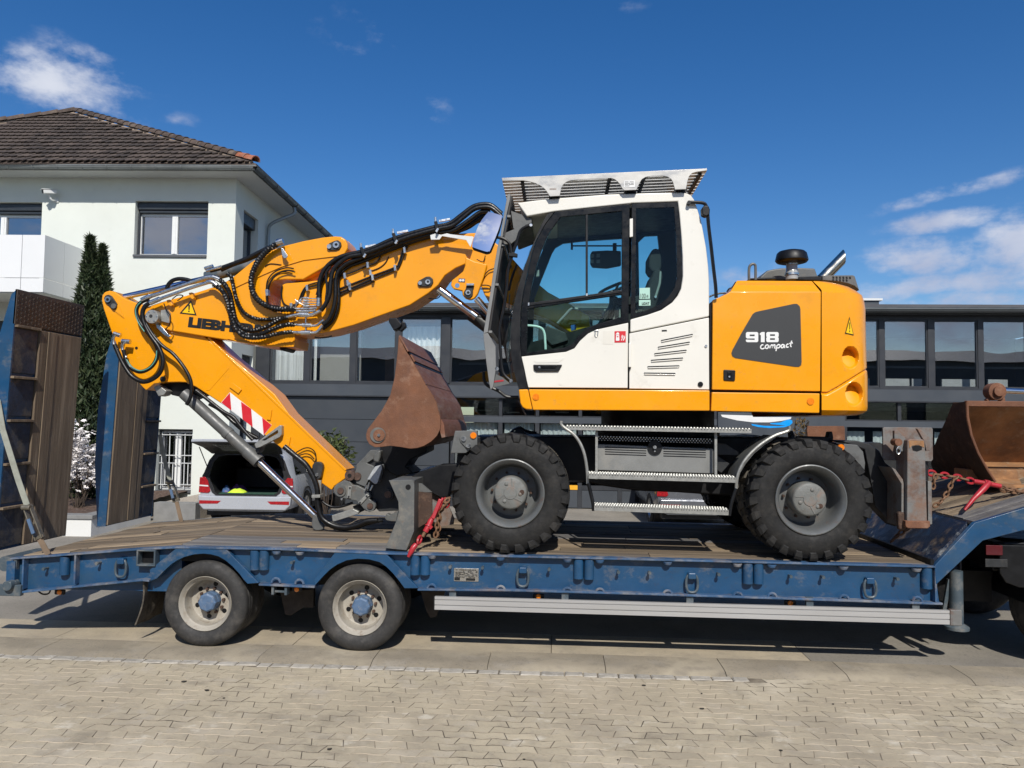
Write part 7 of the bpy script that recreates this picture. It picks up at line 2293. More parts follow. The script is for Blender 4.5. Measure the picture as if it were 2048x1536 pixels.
obj('pin_bore', [pdisc(*px('A4', [(1521, 828)])[0], YB - .0795, 11 * .2474, .0012, 14)], M['chassis'], parent=bp_)
bp2 = plate('boss_plate', 'A4', [(1110, 752), (1122, 732), (1180, 700), (1210, 698), (1234, 716), (1238, 745), (1222, 774), (1190, 782), (1130, 780), (1112, 768)], YB - .018, YB + .003, M['grey_dark'], rb, bev=.006)
obj('pin', [pdisc(*px('A4', [(1194, 742)])[0], YB - .034, 21 * .2474, .0155, 18), pdisc(*px('A4', [(1132, 752)])[0], YB - .032, 16 * .2474, .0135, 18)], M['steel'], parent=bp2)
obj('pin_bore', [pdisc(*px('A4', [(1196, 741)])[0], YB - .0355, 10 * .2474, .0012, 14)], M['chassis'], parent=bp2)
# joint foot under the two booms
plate('joint_foot', 'A3', [(1000, 1085), (1290, 1135), (1486, 1120), (1500, 1085), (1490, 1148), (1290, 1146), (1080, 1112)], YB - .02, YF + .02, M['yellow'], ex, bev=.006)
obj('foot_nut', [pdisc(*px('A3', [(1410, 1152)])[0], YB + .05, 24 * .2734, .3, 16)], M['chassis'], parent=ex)
# working lamp under the boom
wl_ = plate('work_lamp', 'A4', [(878, 1035), (940, 1030), (985, 1085), (970, 1110), (920, 1138), (880, 1070)], YB + .02, YB + .14, M['black'], ex, bev=.01)
plate('lamp_body', 'A4', [(950, 1100), (985, 1060), (1010, 1070), (1018, 1105), (975, 1145), (950, 1130)], YB + .05, YB + .12, M['black'], wl_, bev=.008)
# boom cylinders
ra, rb2 = P(*px('A4', [(1285, 800)])[0], YB + .12), P(*px('A4', [(1900, 1260)])[0], YB + .12)
obj('cylinder_rod', [sweep([ra, ra.lerp(rb2, .5)], .045, 20)], M['chrome'], parent=ex)
obj('cylinder_barrel', [sweep([ra.lerp(rb2, .40) + Vector((0, .2, 0)), rb2 + Vector((0, .2, 0))], .075, 20)], M['grey_dark'], parent=ex)
ra2, rb3 = P(*px('A4', [(1590, 880)])[0], YB + .0), P(*px('A4', [(1980, 1330)])[0], YB + .0)
obj('cylinder_rod', [sweep([ra2, rb3], .036, 20)], M['chrome'], parent=ex)
obj('cylinder_barrel', [sweep([P(1016, 640, .9), P(1030, 720, .9)], .09, 18)], M['grey_dark'], parent=ex)
# cylinder along the top of the front boom
ca, cb_ = P(*px('A3', [(250, 782)])[0], YB + .16), P(*px('A3', [(860, 645)])[0], YB + .16)
obj('cylinder_rod', [sweep([ca, cb_], .032, 18)], mat('blued_chrome_rod', (.50, .54, .66), .15, 1.0, var=.05), parent=ex)
cb2, cc = P(*px('A3', [(850, 618)])[0], YB + .2), P(*px('A3', [(1230, 500)])[0], YB + .2)
obj('cylinder_barrel', [sweep([cb2 + Vector((0, 0, -.03)), cc + Vector((0, 0, -.06))], .06, 18)], M['blue_grey'], parent=ex)
# bucket cylinder below the stick
k0, k1, k2 = px('A5', [(-40, 490), (455, 940), (846, 1318)])
p0, p1, p2 = P(*k0, YB + .10), P(*k1, YB + .10), P(*k2, YB + .10)
bcy = obj('bucket_cylinder', [sweep([p0, p1], .063, 24)], M['grey'], parent=ex)
ax_ = (p1 - p0).normalized()
obj('gland', [sweep([p1 - ax_ * .16, p1 + ax_ * .01], .072, 24)], M['grey'], parent=bcy)
obj('barrel_band', [sweep([p1 - ax_ * .47, p1 - ax_ * .42], .069, 24)], M['grey'], parent=bcy)
ring = [p1 + ax_ * .012]
obj('gland_bolt', [sweep([p1 + ax_ * .012 + (Vector((0, 1, 0)) * math.cos(t) + ax_.cross(Vector((0, 1, 0))) * math.sin(t)) * .056, p1 + ax_ * .03 + (Vector((0, 1, 0)) * math.cos(t) + ax_.cross(Vector((0, 1, 0))) * math.sin(t)) * .056], .011, 6) for t in [2 * PI * k / 10 for k in range(10)]], M['black'], parent=bcy, smooth=False)
obj('cylinder_rod', [sweep([p1, p2], .039, 24)], M['chrome'], parent=bcy)
plate('rod_eye', 'C2', [(150, 740), (190, 745), (215, 800), (268, 860), (262, 900), (225, 915), (165, 912), (135, 870), (135, 810)], YB + .02, YB + .06, M['grey'], bcy, bev=.01, rnd=3)
plate('cylinder_bracket', 'A5', [(430, 845), (470, 780), (490, 790), (470, 870), (450, 890)], YB + .03, YB + .15, M['grey_dark'], bcy, bev=.004)
plate('cylinder_head', 'A3', [(462, 1440), (500, 1425), (560, 1470), (540, 1500), (500, 1510)], YB + .02, YB + .16, M['galv'], bcy, bev=.008)
plate('cylinder_mount', 'A3', [(500, 1415), (640, 1400), (760, 1430), (850, 1500), (760, 1536), (600, 1500)], YB + .16, YB + .26, M['chassis'], bcy)
# bracket loop on the stick
plate('hose_guard', 'A5', [(430, 828), (600, 702), (612, 708), (612, 765), (598, 782), (470, 848), (440, 856)], YB - .02, YB + .045, M['galv'], ex, holes=[[(478, 805), (585, 735), (588, 755), (500, 806)]], bev=.004)
# links
def cap_link(name, crop, a, b, ra_, rb_, Y0, Y1, m, parent=ex):
 (x0, y0), (x1, y1) = a, b
 d = math.atan2(y1 - y0, x1 - x0)
 pts = [(x0 + ra_ * math.cos(d + PI / 2 + PI * k / 10), y0 + ra_ * math.sin(d + PI / 2 + PI * k / 10)) for k in range(11)]
 pts += [(x1 + rb_ * math.cos(d - PI / 2 + PI * k / 10), y1 + rb_ * math.sin(d - PI / 2 + PI * k / 10)) for k in range(11)]
 return plate(name, crop, pts, Y0, Y1, m, parent, bev=.008)
lk1 = cap_link('lever_head', 'C2', (198, 195), (195, 285), 62, 48, YB - .02, YB + .045, M['grey_dark'])
obj('pin', [pdisc(*px('C2', [(190, 282)])[0], YB - .035, 19 * .1758, .0145, 16)], M['steel'], parent=lk1)
plate('lever_arm', 'C2', [(178, 345), (238, 345), (240, 520), (225, 560), (190, 540), (200, 450)], YB + .0, YB + .04, M['galv'], ex, bev=.004)
plate('hose_clamp', 'C2', [(130, 512), (228, 508), (228, 544), (130, 546)], YB - .09, YB + .04, M['galv'], ex, bev=.004)
fl = plate('front_link', 'C2', [(380, 470), (385, 420), (420, 385), (500, 345), (560, 350), (600, 400), (650, 402), (740, 450), (800, 500), (806, 540), (790, 560), (862, 590), (866, 640), (840, 690), (790, 706), (740, 690), (700, 640), (640, 580), (540, 560), (440, 540), (400, 520)], YB - .04, YB + .03, M['grey_lt'], ex, bev=.008)
for (x, y, r) in ((458, 464, 66), (795, 638, 62)):
 obj('pin_boss', [pdisc(*px('C2', [(x, y)])[0], YB - .055, r * .1758, .0145, 24)], M['grey'], parent=fl)
 obj('pin', [pdisc(*px('C2', [(x, y)])[0], YB - .07, r * .55 * .1758, .0145, 20)], M['pin_rust'], parent=fl)
plate('keeper_strap', 'C2', [(548, 415), (590, 412), (574, 552), (532, 546)], YB - .055, YB - .0405, M['galv'], fl, bev=.003)
plate('keeper_strap', 'C2', [(752, 504), (790, 516), (690, 622), (658, 596)], YB - .055, YB - .0405, M['galv'], fl, bev=.003)
obj('bolt', [pdisc(*px('C2', [q])[0], YB - .062, 11 * .1758, .0065, 8) for q in ((567, 432), (553, 532), (757, 526), (682, 600))], M['grey_dark'], parent=fl)
cp = plate('coupler_body', 'C2', [(640, 210), (640, 170), (730, 80), (800, 0), (900, -10), (1050, 0), (1090, 130), (1110, 290), (1100, 320), (1060, 420), (1122, 600), (1120, 690), (900, 700), (760, 560), (740, 440), (640, 400), (560, 395), (520, 340), (560, 240)], YB + .032, YF - .06, M['grey_dark'], ex, bev=.006)
plate('coupler_cheek', 'C2', [(640, 210), (640, 170), (735, 75), (800, 0), (905, -5), (930, 40), (760, 150), (850, 190), (800, 300), (740, 420), (640, 380), (620, 260)], YB - .01, YB + .0315, M['grey'], cp, bev=.006)
obj('pin_boss', [pdisc(*px('C2', [(566, 290)])[0], YB - .05, 58 * .1758, .08, 24), pdisc(*px('C2', [(650, 300)])[0], YB - .03, 44 * .1758, .06, 20)], M['pin_rust'], parent=cp)
obj('pin_bore', [pdisc(*px('C2', [(562, 292)])[0], YB - .0525, 24 * .1758, .0022, 16)], M['chassis'], parent=cp)
plate('hydraulic_block', 'C2', [(800, 270), (850, 190), (930, 165), (935, 210), (880, 380), (850, 390), (790, 340), (760, 340)], YB - .12, YB - .0, mat('silver_paint', (.50, .52, .53), .35, .3, var=.2, scale=20), cp, bev=.006)
obj('fitting', [sweep([P(u, v, YB - .08) for u, v in px('C2', q)], .012, 10) for q in ([(790, 370), (770, 440)], [(830, 400), (800, 460)], [(760, 400), (745, 450)])], M['steel'], parent=cp)
obj('pin_boss', [pdisc(*px('C2', [(1000, 508)])[0], YB - .02, 62 * .1758, .06, 24)], M['grey_dark'], parent=cp)
obj('pin', [pdisc(*px('C2', [(998, 508)])[0], YB - .035, 40 * .1758, .0145, 20)], M['pin_rust'], parent=cp)
plate('guide_link', 'C2', [(360, 745), (600, 668), (670, 700), (660, 730), (400, 812), (370, 816)], YB - .0, YB + .05, M['galv'], ex, bev=.006)
plate('guide_link', 'C2', [(600, 640), (720, 600), (730, 690), (640, 730)], YB + .06, YB + .2, M['chassis'], ex)
# ditching bucket, curled against the stick
YK0, YK1 = .36, 2.18
bk_o = [(1120, 182), (1112, 300), (1090, 480), (1060, 600), (1000, 710), (940, 790), (900, 842), (889, 878), (892, 912), (912, 948), (952, 970), (1000, 968), (1060, 960), (1130, 968), (1200, 980), (1250, 976), (1300, 960), (1350, 930), (1390, 890), (1412, 845), (1418, 800), (1412, 750), (1385, 650), (1350, 585), (1310, 525), (1262, 440), (1220, 368), (1170, 285)]
bkt = plate('ditching_bucket', 'B6', bk_o, YK0, YK0 + .025, M['rust'], ex, bev=.006)
plate('bucket_side', 'B6', bk_o, YK1, YK1 + .025, M['rust_and_shade'], bkt)
# the far side plate is the near outline moved straight back
far = bkt.children[-1]
bpy.data.objects.remove(far)
nearp = outline('B6', bk_o, YK0)
obj('bucket_side', [prism([p_ + Vector((0, YK1 - YK0, 0)) for p_ in nearp], (0, .025, 0))], M['rust'], parent=bkt)
back = [(1120, 182), (1170, 285), (1220, 368), (1262, 440), (1310, 525), (1350, 585), (1385, 650), (1412, 750), (1418, 800), (1412, 845), (1390, 890), (1350, 930), (1300, 960), (1250, 976), (1200, 980), (1130, 968)]
bp3 = outline('B6', back, YK0)
cen = outline('B6', [(1150, 760)], YK0)[0]
V, F = [], []
for p_ in bp3:
 ci = (cen - p_).normalized() * .022
 for (yy, off_) in ((YK0 + .026, Vector((0, 0, 0))), (YK1 - .001, Vector((0, 0, 0))), (YK1 - .001, ci), (YK0 + .026, ci)):
  V.append(Vector((p_.x, yy, p_.z)) + off_)
for i in range(len(bp3) - 1):
 for e in range(4):
  F.append((i * 4 + e, i * 4 + (e + 1) % 4, (i + 1) * 4 + (e + 1) % 4, (i + 1) * 4 + e))
F += [(0, 1, 2, 3), (len(V) - 1, len(V) - 2, len(V) - 3, len(V) - 4)]
M['rust_scraped'] = mat('scraped_bucket_back', (.21, .085, .045), .6, .15, var=.3, scale=4, stretch=(1, .5, 3), dirt=[((.33, .24, .19), .40, 2.6), ((.12, .05, .03), .45, 4)], bump=.3, bump_scale=40)
obj('bucket_shell', [(V, F)], M['rust_scraped'], parent=bkt)
def on_back(t0, t1, off_, ya, yb, name, m, th=.01):
 """strip lying on the bucket back between fractions t0..t1 of its first straight stretch"""
 a, b = bp3[0], bp3[4]
 dd = (b - a)
 nr = Vector((-dd.z, 0, dd.x)).normalized()
 if nr.x < 0:
  nr = -nr
 q = [a + dd * t0 + nr * off_, a + dd * t1 + nr * off_]
 pts_ = [Vector((q[0].x, ya, q[0].z)), Vector((q[1].x, ya, q[1].z)), Vector((q[1].x, yb, q[1].z)), Vector((q[0].x, yb, q[0].z))]
 return obj(name, [prism(pts_, nr * th)], m, parent=bkt, smooth=False)
on_back(.0, .33, .001, YK0, YK1, 'wear_plate', M['rust_scraped'], .014)
on_back(.335, .375, .001, YK0 + .05, YK1, 'slot', M['chassis'], .006)
on_back(.39, .53, .001, YK0 + .05, YK1, 'wear_plate', M['rust_scraped'], .016)
on_back(.54, .58, .001, YK0 + .05, YK1, 'slot', M['chassis'], .006)
on_back(.585, 1.0, .001, YK0, YK1, 'wear_plate', M['rust_scraped'], .003)
lip = outline('B6', [(1416, 770), (1438, 806), (1448, 900), (1420, 905), (1405, 850)], YK0)
obj('bucket_heel', [prism([p_ + Vector((0, .03, 0)) for p_ in lip], (0, YK1 - YK0 - .05, 0))], M['rust_scraped'], parent=bkt, bev=.006)
u, v = px('B6', [(976, 884)])[0]
obj('pin_ring', [pdisc(u - 1, v, YK0 - .012, 55 * .2832, .0115, 28)], M['grey_lt'], parent=bkt)
obj('pin_cover', [pdisc(u + 1.5, v, YK0 - .022, 42 * .2832, .0095, 28)], M['rust'], parent=bkt)
obj('pin', [pdisc(u + 1, v, YK0 - .034, 11 * .2832, .0115, 14)], M['steel'], parent=bkt)
splate('bucket_hanger', pl(('C2', [(900, -60), (1440, -60), (1440, 20), (1250, 110), (1200, 190), (1290, 260), (1100, 300), (1000, 240), (940, 120)])), 1.0, 1.5, M['chassis'], bev=.01)
splate('bucket_hanger', pl(('C2', [(830, 60), (870, 10), (920, 0), (915, 80), (890, 150), (830, 130)])), .9, 1.02, M['grey'], bev=.02)
# ---------------------------------------------------------------- hoses and pipes
YH = YB - .055
H = [
 ('A3', [(430, 800), (385, 815), (352, 845), (340, 895), (365, 965), (415, 1035), (470, 1110), (496, 1180), (480, 1250), (435, 1305), (365, 1330), (300, 1300), (262, 1240), (246, 1170)], .021, 0, YH),
 ('A3', [(448, 822), (405, 848), (384, 900), (395, 970), (440, 1060), (500, 1145), (532, 1225), (528, 1300), (485, 1365), (400, 1402), (310, 1365), (245, 1275), (205, 1190), (180, 1130)], .023, 0, YH - .03),
 ('A3', [(400, 960), (460, 1060), (530, 1140), (610, 1200), (690, 1300), (735, 1390), (742, 1470), (730, 1530), (705, 1570)], .019, 0, YH - .02),
 ('A3', [(560, 725), (575, 690), (605, 662), (650, 650), (700, 654), (745, 668)], .022, 0, YH + .1),
 ('A3', [(930, 648), (985, 690), (1025, 770), (1045, 870), (1065, 950), (1110, 1005), (1190, 1028), (1290, 1000), (1380, 950), (1450, 928)], .022, .0055, YH - .01),
 ('A3', [(905, 692), (965, 735), (1005, 815), (1030, 920), (1070, 1005), (1140, 1055), (1230, 1060), (1330, 1020), (1420, 990), (1495, 984)], .021, .0055, YH - .045),
 ('A3', [(1005, 612), (1035, 640), (1052, 720), (1080, 820), (1130, 900), (1220, 942), (1330, 945), (1410, 935), (1450, 925)], .017, .005, YH + .02),
 ('A3', [(1370, 395), (1310, 432), (1245, 500), (1200, 580), (1180, 660), (1190, 740), (1230, 805), (1300, 850), (1390, 872), (1500, 868)], .027, .006, YH - .02),
 ('A3', [(1050, 990), (1090, 1045), (1150, 1078), (1260, 1078), (1380, 1050), (1480, 1038)], .019, .005, YH - .07),
 ('A3', [(1310, 420), (1240, 455), (1150, 500), (1060, 535), (960, 570), (880, 590)], .024, 0, YH + .09),
 ('A3', [(1240, 475), (1150, 515), (1050, 550), (960, 590)], .016, 0, YH + .12),
 ('A4', [(318, 870), (315, 790), (325, 720), (355, 650), (410, 590), (480, 545), (560, 520), (650, 500), (760, 465), (900, 402), (1060, 350), (1250, 300), (1370, 272), (1470, 200), (1560, 135), (1640, 115), (1710, 125), (1790, 190)], .024, 0, YH - .02),
 ('A4', [(330, 975), (370, 920), (400, 840), (410, 740), (430, 650), (480, 590), (560, 540), (650, 522), (770, 482), (910, 425), (1070, 370), (1260, 318), (1390, 290), (1490, 215), (1570, 155), (1650, 138), (1715, 150), (1790, 215)], .024, 0, YH - .05),
 ('A4', [(345, 1090), (400, 1040), (435, 950), (450, 850), (450, 740), (470, 660), (530, 600), (620, 560), (680, 540), (790, 500), (930, 445), (1090, 392), (1270, 345), (1400, 325), (1520, 250), (1620, 180), (1700, 175)], .024, 0, YH - .02),
 ('A4', [(345, 1120), (420, 1060), (462, 970), (474, 860), (468, 740), (490, 670), (560, 615), (640, 585), (700, 562), (800, 520), (940, 465), (1100, 410), (1280, 362), (1420, 345), (1540, 275), (1660, 200)], .022, 0, YH + .03),
 ('A4', [(300, 850), (330, 760), (372, 690), (385, 640), (420, 600), (500, 560), (640, 530)], .018, 0, YH + .03),
 ('A4', [(370, 890), (380, 800), (372, 700), (380, 660), (410, 620)], .013, 0, YH - .06),
 ('A4', [(1440, 330), (1540, 265), (1600, 220), (1700, 190)], .03, 0, YH + .08),
 ('A4', [(1400, 345), (1520, 300), (1600, 250), (1700, 230)], .026, 0, YH + .12),
 ('C2', [(-180, -40), (-60, 60), (60, 160), (130, 270), (180, 380), (200, 480), (200, 580), (215, 680), (250, 770), (320, 830), (420, 870), (540, 880), (660, 850), (760, 810), (880, 800)], .030, 0, YB - .03),
 ('C2', [(230, 740), (280, 820), (370, 875), (500, 900), (640, 880), (800, 830), (940, 800)], .018, 0, YB + .04),
 ('C2', [(240, 570), (300, 620), (380, 650), (480, 640), (600, 600)], .014, 0, YB + .05),
 ('A5', [(40, 470), (130, 540), (220, 610), (290, 650), (330, 700), (380, 760), (420, 800)], .02, 0, YB + .02),
 ('A5', [(130, 560), (200, 600), (300, 690), (360, 740), (450, 790)], .022, 0, YB + .14),
 ('A3', [(1385, 850), (1300, 830), (1290, 740), (1300, 660), (1350, 600), (1430, 570), (1490, 575)], .0075, 0, YH + .03),
 ('A3', [(1395, 870), (1310, 850), (1296, 760), (1315, 680), (1370, 615), (1440, 590), (1500, 600)], .0075, 0, YH + .01),
 ('A3', [(1400, 885), (1330, 880), (1300, 790), (1330, 650), (1400, 600), (1480, 610)], .006, 0, YH + .04),
 ('A3', [(1406, 700), (1400, 760), (1415, 825), (1460, 850), (1520, 820), (1550, 750), (1590, 700), (1680, 672)], .0085, 0, YH + .04),
 ('A3', [(1430, 855), (1490, 850), (1545, 790), (1575, 725), (1600, 712), (1700, 690)], .0085, 0, YH + .04),
 ('A3', [(1280, 560), (1320, 540), (1400, 548)], .006, 0, YH + .05),
 ('A4', [(480, 800), (620, 745), (760, 690), (930, 625), (960, 590), (990, 500), (1030, 430), (1070, 400), (1140, 385)], .0095, 0, YH + .045),
 ('A4', [(480, 830), (620, 775), (760, 715), (930, 645), (970, 600), (1005, 505), (1040, 440), (1080, 405)], .0095, 0, YH + .04),
 ('A4', [(480, 855), (560, 815), (700, 760), (760, 735)], .0095, 0, YH + .045),
 ('A4', [(490, 700), (600, 660), (700, 615), (770, 590), (800, 560), (820, 510)], .0085, 0, YH + .04),
 ('A4', [(720, 660), (800, 630), (850, 590), (878, 540)], .006, 0, YH + .05),
 ('A4', [(1590, 560), (1640, 580), (1660, 530)], .005, 0, YH + .03),
 ('A4', [(1640, 720), (1660, 680), (1690, 650), (1730, 635)], .006, 0, YH + .03),
 ('A4', [(1630, 770), (1670, 770), (1700, 780), (1690, 800), (1620, 800)], .006, 0, YH + .03),
 ('A5', [(700, 890), (760, 858), (800, 856), (832, 880), (842, 920), (830, 960), (815, 1000)], .006, 0, YH + .07),
 ('A5', [(705, 915), (760, 895), (800, 900), (830, 930)], .006, 0, YH + .07),
 ('A3', [(540, 830), (560, 880), (590, 930), (580, 985), (550, 1020)], .006, 0, YH - .03),
 ('A3', [(600, 800), (640, 770), (680, 775), (640, 810)], .006, 0, YH - .01),
 ('A4', [(1200, 875), (1240, 880), (1280, 870), (1310, 835)], .006, 0, YB + .1),
 ('A4', [(280, 1190), (330, 1195), (380, 1190), (420, 1180)], .008, 0, YB + .02),
]
for crop, pts, r, wr_, yy in H:
 tube('hydraulic_hose', crop, pts, yy, r, M['hose'], ex, n=7, seg=10 if r > .012 else 6, wrap=wr_)
M['teal'] = mat('teal_hose_stripe', (.10, .34, .28), .5, var=.2)
tube('hose_stripe', 'A3', [(374, 818), (345, 848), (333, 895), (352, 965), (398, 1035)], YH - .018, .006, M['teal'], ex)
tube('hose_stripe', 'A3', [(488, 1175), (480, 1240), (436, 1298), (368, 1322), (306, 1294), (268, 1240)], YH - .018, .006, M['teal'], ex)
# rigid steel pipes and fittings
S_ = [('A3', [(410, 790), (540, 745), (700, 690), (860, 635)], .021, YH - .01), ('A3', [(470, 812), (600, 765), (740, 715), (880, 672)], .019, YH - .05),
  ('A3', [(380, 806), (440, 776)], .028, YH), ('A3', [(440, 826), (510, 796)], .027, YH - .04), ('A3', [(850, 640), (900, 636), (950, 655)], .024, YH - .02), ('A3', [(855, 675), (890, 672), (930, 700)], .024, YH - .05),
  ('A3', [(195, 1055), (175, 1075), (172, 1120), (195, 1160)], .014, YH - .02), ('A3', [(265, 1110), (240, 1130), (240, 1175), (265, 1225)], .016, YH), ('A3', [(175, 1050), (225, 1065)], .024, YH - .01), ('A3', [(235, 1105), (295, 1110)], .026, YH + .01),
  ('A3', [(1330, 420), (1400, 375)], .026, YH - .02), ('A3', [(1365, 385), (1412, 372)], .034, YH - .03), ('A3', [(840, 575), (900, 556)], .02, YH + .08), ('A3', [(850, 592), (960, 560)], .015, YH + .06),
  ('A3', [(1440, 930), (1520, 912), (1600, 915), (1640, 905), (1690, 880)], .018, YH - .02), ('A3', [(1530, 912), (1600, 914)], .028, YH - .02), ('A3', [(1490, 985), (1560, 988), (1650, 992), (1690, 965), (1710, 950)], .014, YH - .02), ('A3', [(1555, 988), (1620, 990)], .024, YH - .02),
  ('A3', [(1475, 1040), (1560, 1044), (1640, 1044), (1670, 1030), (1700, 990)], .016, YH - .05), ('A3', [(1545, 1044), (1615, 1044)], .026, YH - .05), ('A3', [(1500, 868), (1600, 868), (1660, 862)], .013, YH - .01), ('A3', [(1510, 885), (1600, 885), (1650, 880)], .012, YH - .03),
  ('A3', [(1578, 780), (1578, 1050)], .008, YH - .0), ('A3', [(1675, 790), (1670, 850)], .024, YH - .04), ('A4', [(1500, 390), (1340, 370), (1270, 366)], .009, YH - .06)]
for i in range(4):
 S_.append(('A3', [(1500, 855 - 18 * i), (1545, 800 + 14 * i - 8), (1580, 792 + 18 * i), (1660, 796 + 17 * i)], .006, YH - .02))
 S_.append(('A3', [(1562, 790 + 20 * i), (1600, 790 + 20 * i)], .013, YH - .02))
for crop, pts, r, yy in S_:
 tube('steel_pipe', crop, pts, yy, r, M['steel'], ex, n=5, seg=10)
# clamps across the hose bundles
for crop, a, b, w_ in (('A4', (655, 465), (690, 545), 26), ('A4', (915, 350), (945, 435), 26), ('A4', (1258, 255), (1275, 340), 26)):
 p_, q_ = [P(u, v, YH - .09) for u, v in px(crop, [a, b])]
 hc = obj('hose_clamp', [bar(p_, q_, w_ * .2474 * 7.9 / FPX, .03, up=Vector((0, -1, 0)))], M['black'], parent=ex, bev=.004)
 obj('clamp_bolt', [sweep([p_ + Vector((0, 0, -.01)), p_ + Vector((-.004, 0, .045))], .012, 8)], M['steel'], parent=hc)
 for b_g in [bar(p_ + Vector((.02, .1, .03)), p_ + Vector((.13, .12, .055)), .03, .02), bar(q_ + Vector((-.01, -.02, -.005)), q_ + Vector((.01, -.02, .03)), .035, .02)]:
  obj('clamp_nut', [b_g], M['steel'], parent=hc)
for crop, q in (('A4', (705, 605)), ('A4', (520, 692)), ('A4', (728, 665)), ('A4', (745, 705)), ('A4', (545, 750)), ('A4', (562, 785)), ('A4', (927, 628)), ('A4', (1004, 485)), ('A4', (215, 790)), ('A3', (1896, 700)), ('A3', (1290, 750)), ('A3', (1468, 850))):
 x, y = q
 plate('pipe_clamp', crop, [(x - 11, y - 22), (x + 8, y - 26), (x + 13, y + 22), (x - 5, y + 26)], YH - .012, YB - .001, M['steel'], ex, bev=.003)
plate('arm_bracket', 'A4', [(1214, 365), (1260, 350), (1300, 362), (1350, 350), (1380, 358), (1560, 376), (1566, 384), (1540, 462), (1520, 430), (1505, 405), (1380, 384), (1310, 372), (1290, 400), (1220, 402)], YH - .07, YH - .055, M['cam_white'], ex, bev=.002)
for (x, y) in ((740, 525), (1005, 412), (1330, 335)):
 plate('clamp_saddle', 'A4', [(x - 20, y - 22), (x + 18, y - 30), (x + 24, y + 15), (x - 10, y + 22)], YB - .03, YB + .0, M['yellow'], ex, bev=.004)
plate('hose_saddle', 'A3', [(1395, 420), (1410, 425), (1445, 480), (1440, 495), (1420, 500), (1405, 480)], YH - .03, YH - .01, M['steel'], ex, bev=.003)
plate('saddle_yellow', 'A3', [(720, 752), (745, 748), (760, 790), (750, 800), (735, 790)], YH - .01, YB, M['yellow'], ex, bev=.004)
plate('saddle_yellow', 'A3', [(558, 806), (580, 800), (605, 840), (590, 850), (570, 838)], YH - .01, YB, M['yellow'], ex, bev=.004)
# =================================================================== chains and binders
def chain(points, parent, link=.052, wire=.0075, m='chain'):
 """individual links along a polyline"""
 pts = smooth_line(points, 8)
 dist = [0]
 for i in range(1, len(pts)):
  dist.append(dist[-1] + (pts[i] - pts[i - 1]).length)
 L = dist[-1]
 n = max(1, int(L / (link * .72)))
 for k in range(n):
  s = L * (k + .5) / n
  i = next((j for j in range(1, len(dist)) if dist[j] >= s), len(dist) - 1)
  t = (s - dist[i - 1]) / max(1e-6, dist[i] - dist[i - 1])
  c = pts[i - 1].lerp(pts[i], t)
  d = (pts[i] - pts[i - 1]).normalized()
  sd = d.orthogonal().normalized()
  sd = Matrix.Rotation(.8 + (PI / 2 if k % 2 else 0), 3, d) @ sd
  ring = [c + d * (link / 2 * math.cos(a)) * (1 if True else 1) + sd * (link * .32 * math.sin(a)) for a in [2 * PI * q / 12 for q in range(14)]]
  obj('link', [sweep(ring, wire, 6, cap=False)], M[m] if not (isinstance(m, tuple)) else M[m[k % 2]], parent=parent)
bf = thing('load_binder', 'red lever binder and chain between blade and near edge of the deck', 'load binder', P(825, 1110, -.03))
w_ = lambda pts, Y: [P(u, v, y) for (u, v), y in zip(px('C2', pts), Y)]
q = w_([(1625, 545), (1590, 640), (1520, 750), (1470, 840)], [.20, .18, .16, .14])
lv = obj('lever', [sweep(q, [.013, .017, .02, .026], 10)], M['red'], parent=bf)
obj('lever', [bar(P(*px('C2', [(1600, 560)])[0], .17), P(*px('C2', [(1510, 780)])[0], .14), .035, .03, up=Vector((0, -1, 0)))], M['red'], parent=bf, bev=.006)
q = w_([(1490, 800), (1460, 870), (1425, 930)], [.14, .12, .11])
obj('barrel', [sweep(q, .026, 12), sweep([q[1], q[1].lerp(q[0], .15)], .036, 12), bar(P(*px('C2', [(1480, 870)])[0], .10), P(*px('C2', [(1500, 890)])[0], .10), .03)], M['red'], parent=bf)
obj('screw', [sweep(w_([(1425, 930), (1395, 985)], [.11, .10]), .017, 10)], M['chain'], parent=bf)
chain(w_([(1395, 970), (1360, 1020), (1335, 1070)], [.10, .06, .0]), bf, .09, .012, 'red')
q = w_([(1320, 1075), (1290, 1110), (1260, 1165), (1232, 1215)], [.0, -.02, -.025, -.025])
obj('hook', [sweep(q, [.022, .026, .022, .014], 10)], M['red'], parent=bf)
chain(w_([(1690, 560), (1650, 600), (1600, 650), (1575, 740), (1560, 860), (1540, 990)], [.22, .2, .2, .2, .2, .2]), bf, .055, .009)
chain(w_([(1620, 640), (1590, 740), (1580, 850), (1570, 975)], [.26, .26, .26, .25]), bf, .055, .009)
chain(w_([(1700, 545), (1650, 560), (1630, 610), (1660, 640), (1680, 600)], [.24] * 5), bf, .055, .009, ('chain', 'red'))
brc = thing('load_binder', 'red lever binder and rusty chain between stabiliser and brown bucket on the gooseneck', 'load binder', P(1975, 975, .55))
w3 = lambda pts, Y: [P(u, v, y) for (u, v), y in zip(px('B3', pts), Y if isinstance(Y, (list, tuple)) else [Y] * len(pts))]
chain(w3([(425, 828), (470, 838), (530, 846), (580, 856), (640, 872)], .42), brc, .075, .011, ('red', 'chain'))
obj('barrel', [sweep(w3([(640, 870), (700, 880), (770, 894)], .42), .022, 12), sweep(w3([(690, 878), (716, 883)], .42), .033, 12)], M['red'], parent=brc)
lq_ = w3([(716, 876), (690, 905), (640, 955), (598, 1008)], [.40, .36, .34, .32])
obj('lever', [sweep(lq_, [.024, .028, .02, .012], 10)], M['red'], parent=brc)
chain(w3([(770, 896), (820, 914), (883, 920), (960, 925)], .44), brc, .065, .011)
chain(w3([(770, 905), (830, 925), (890, 930)], .52), brc, .065, .011)
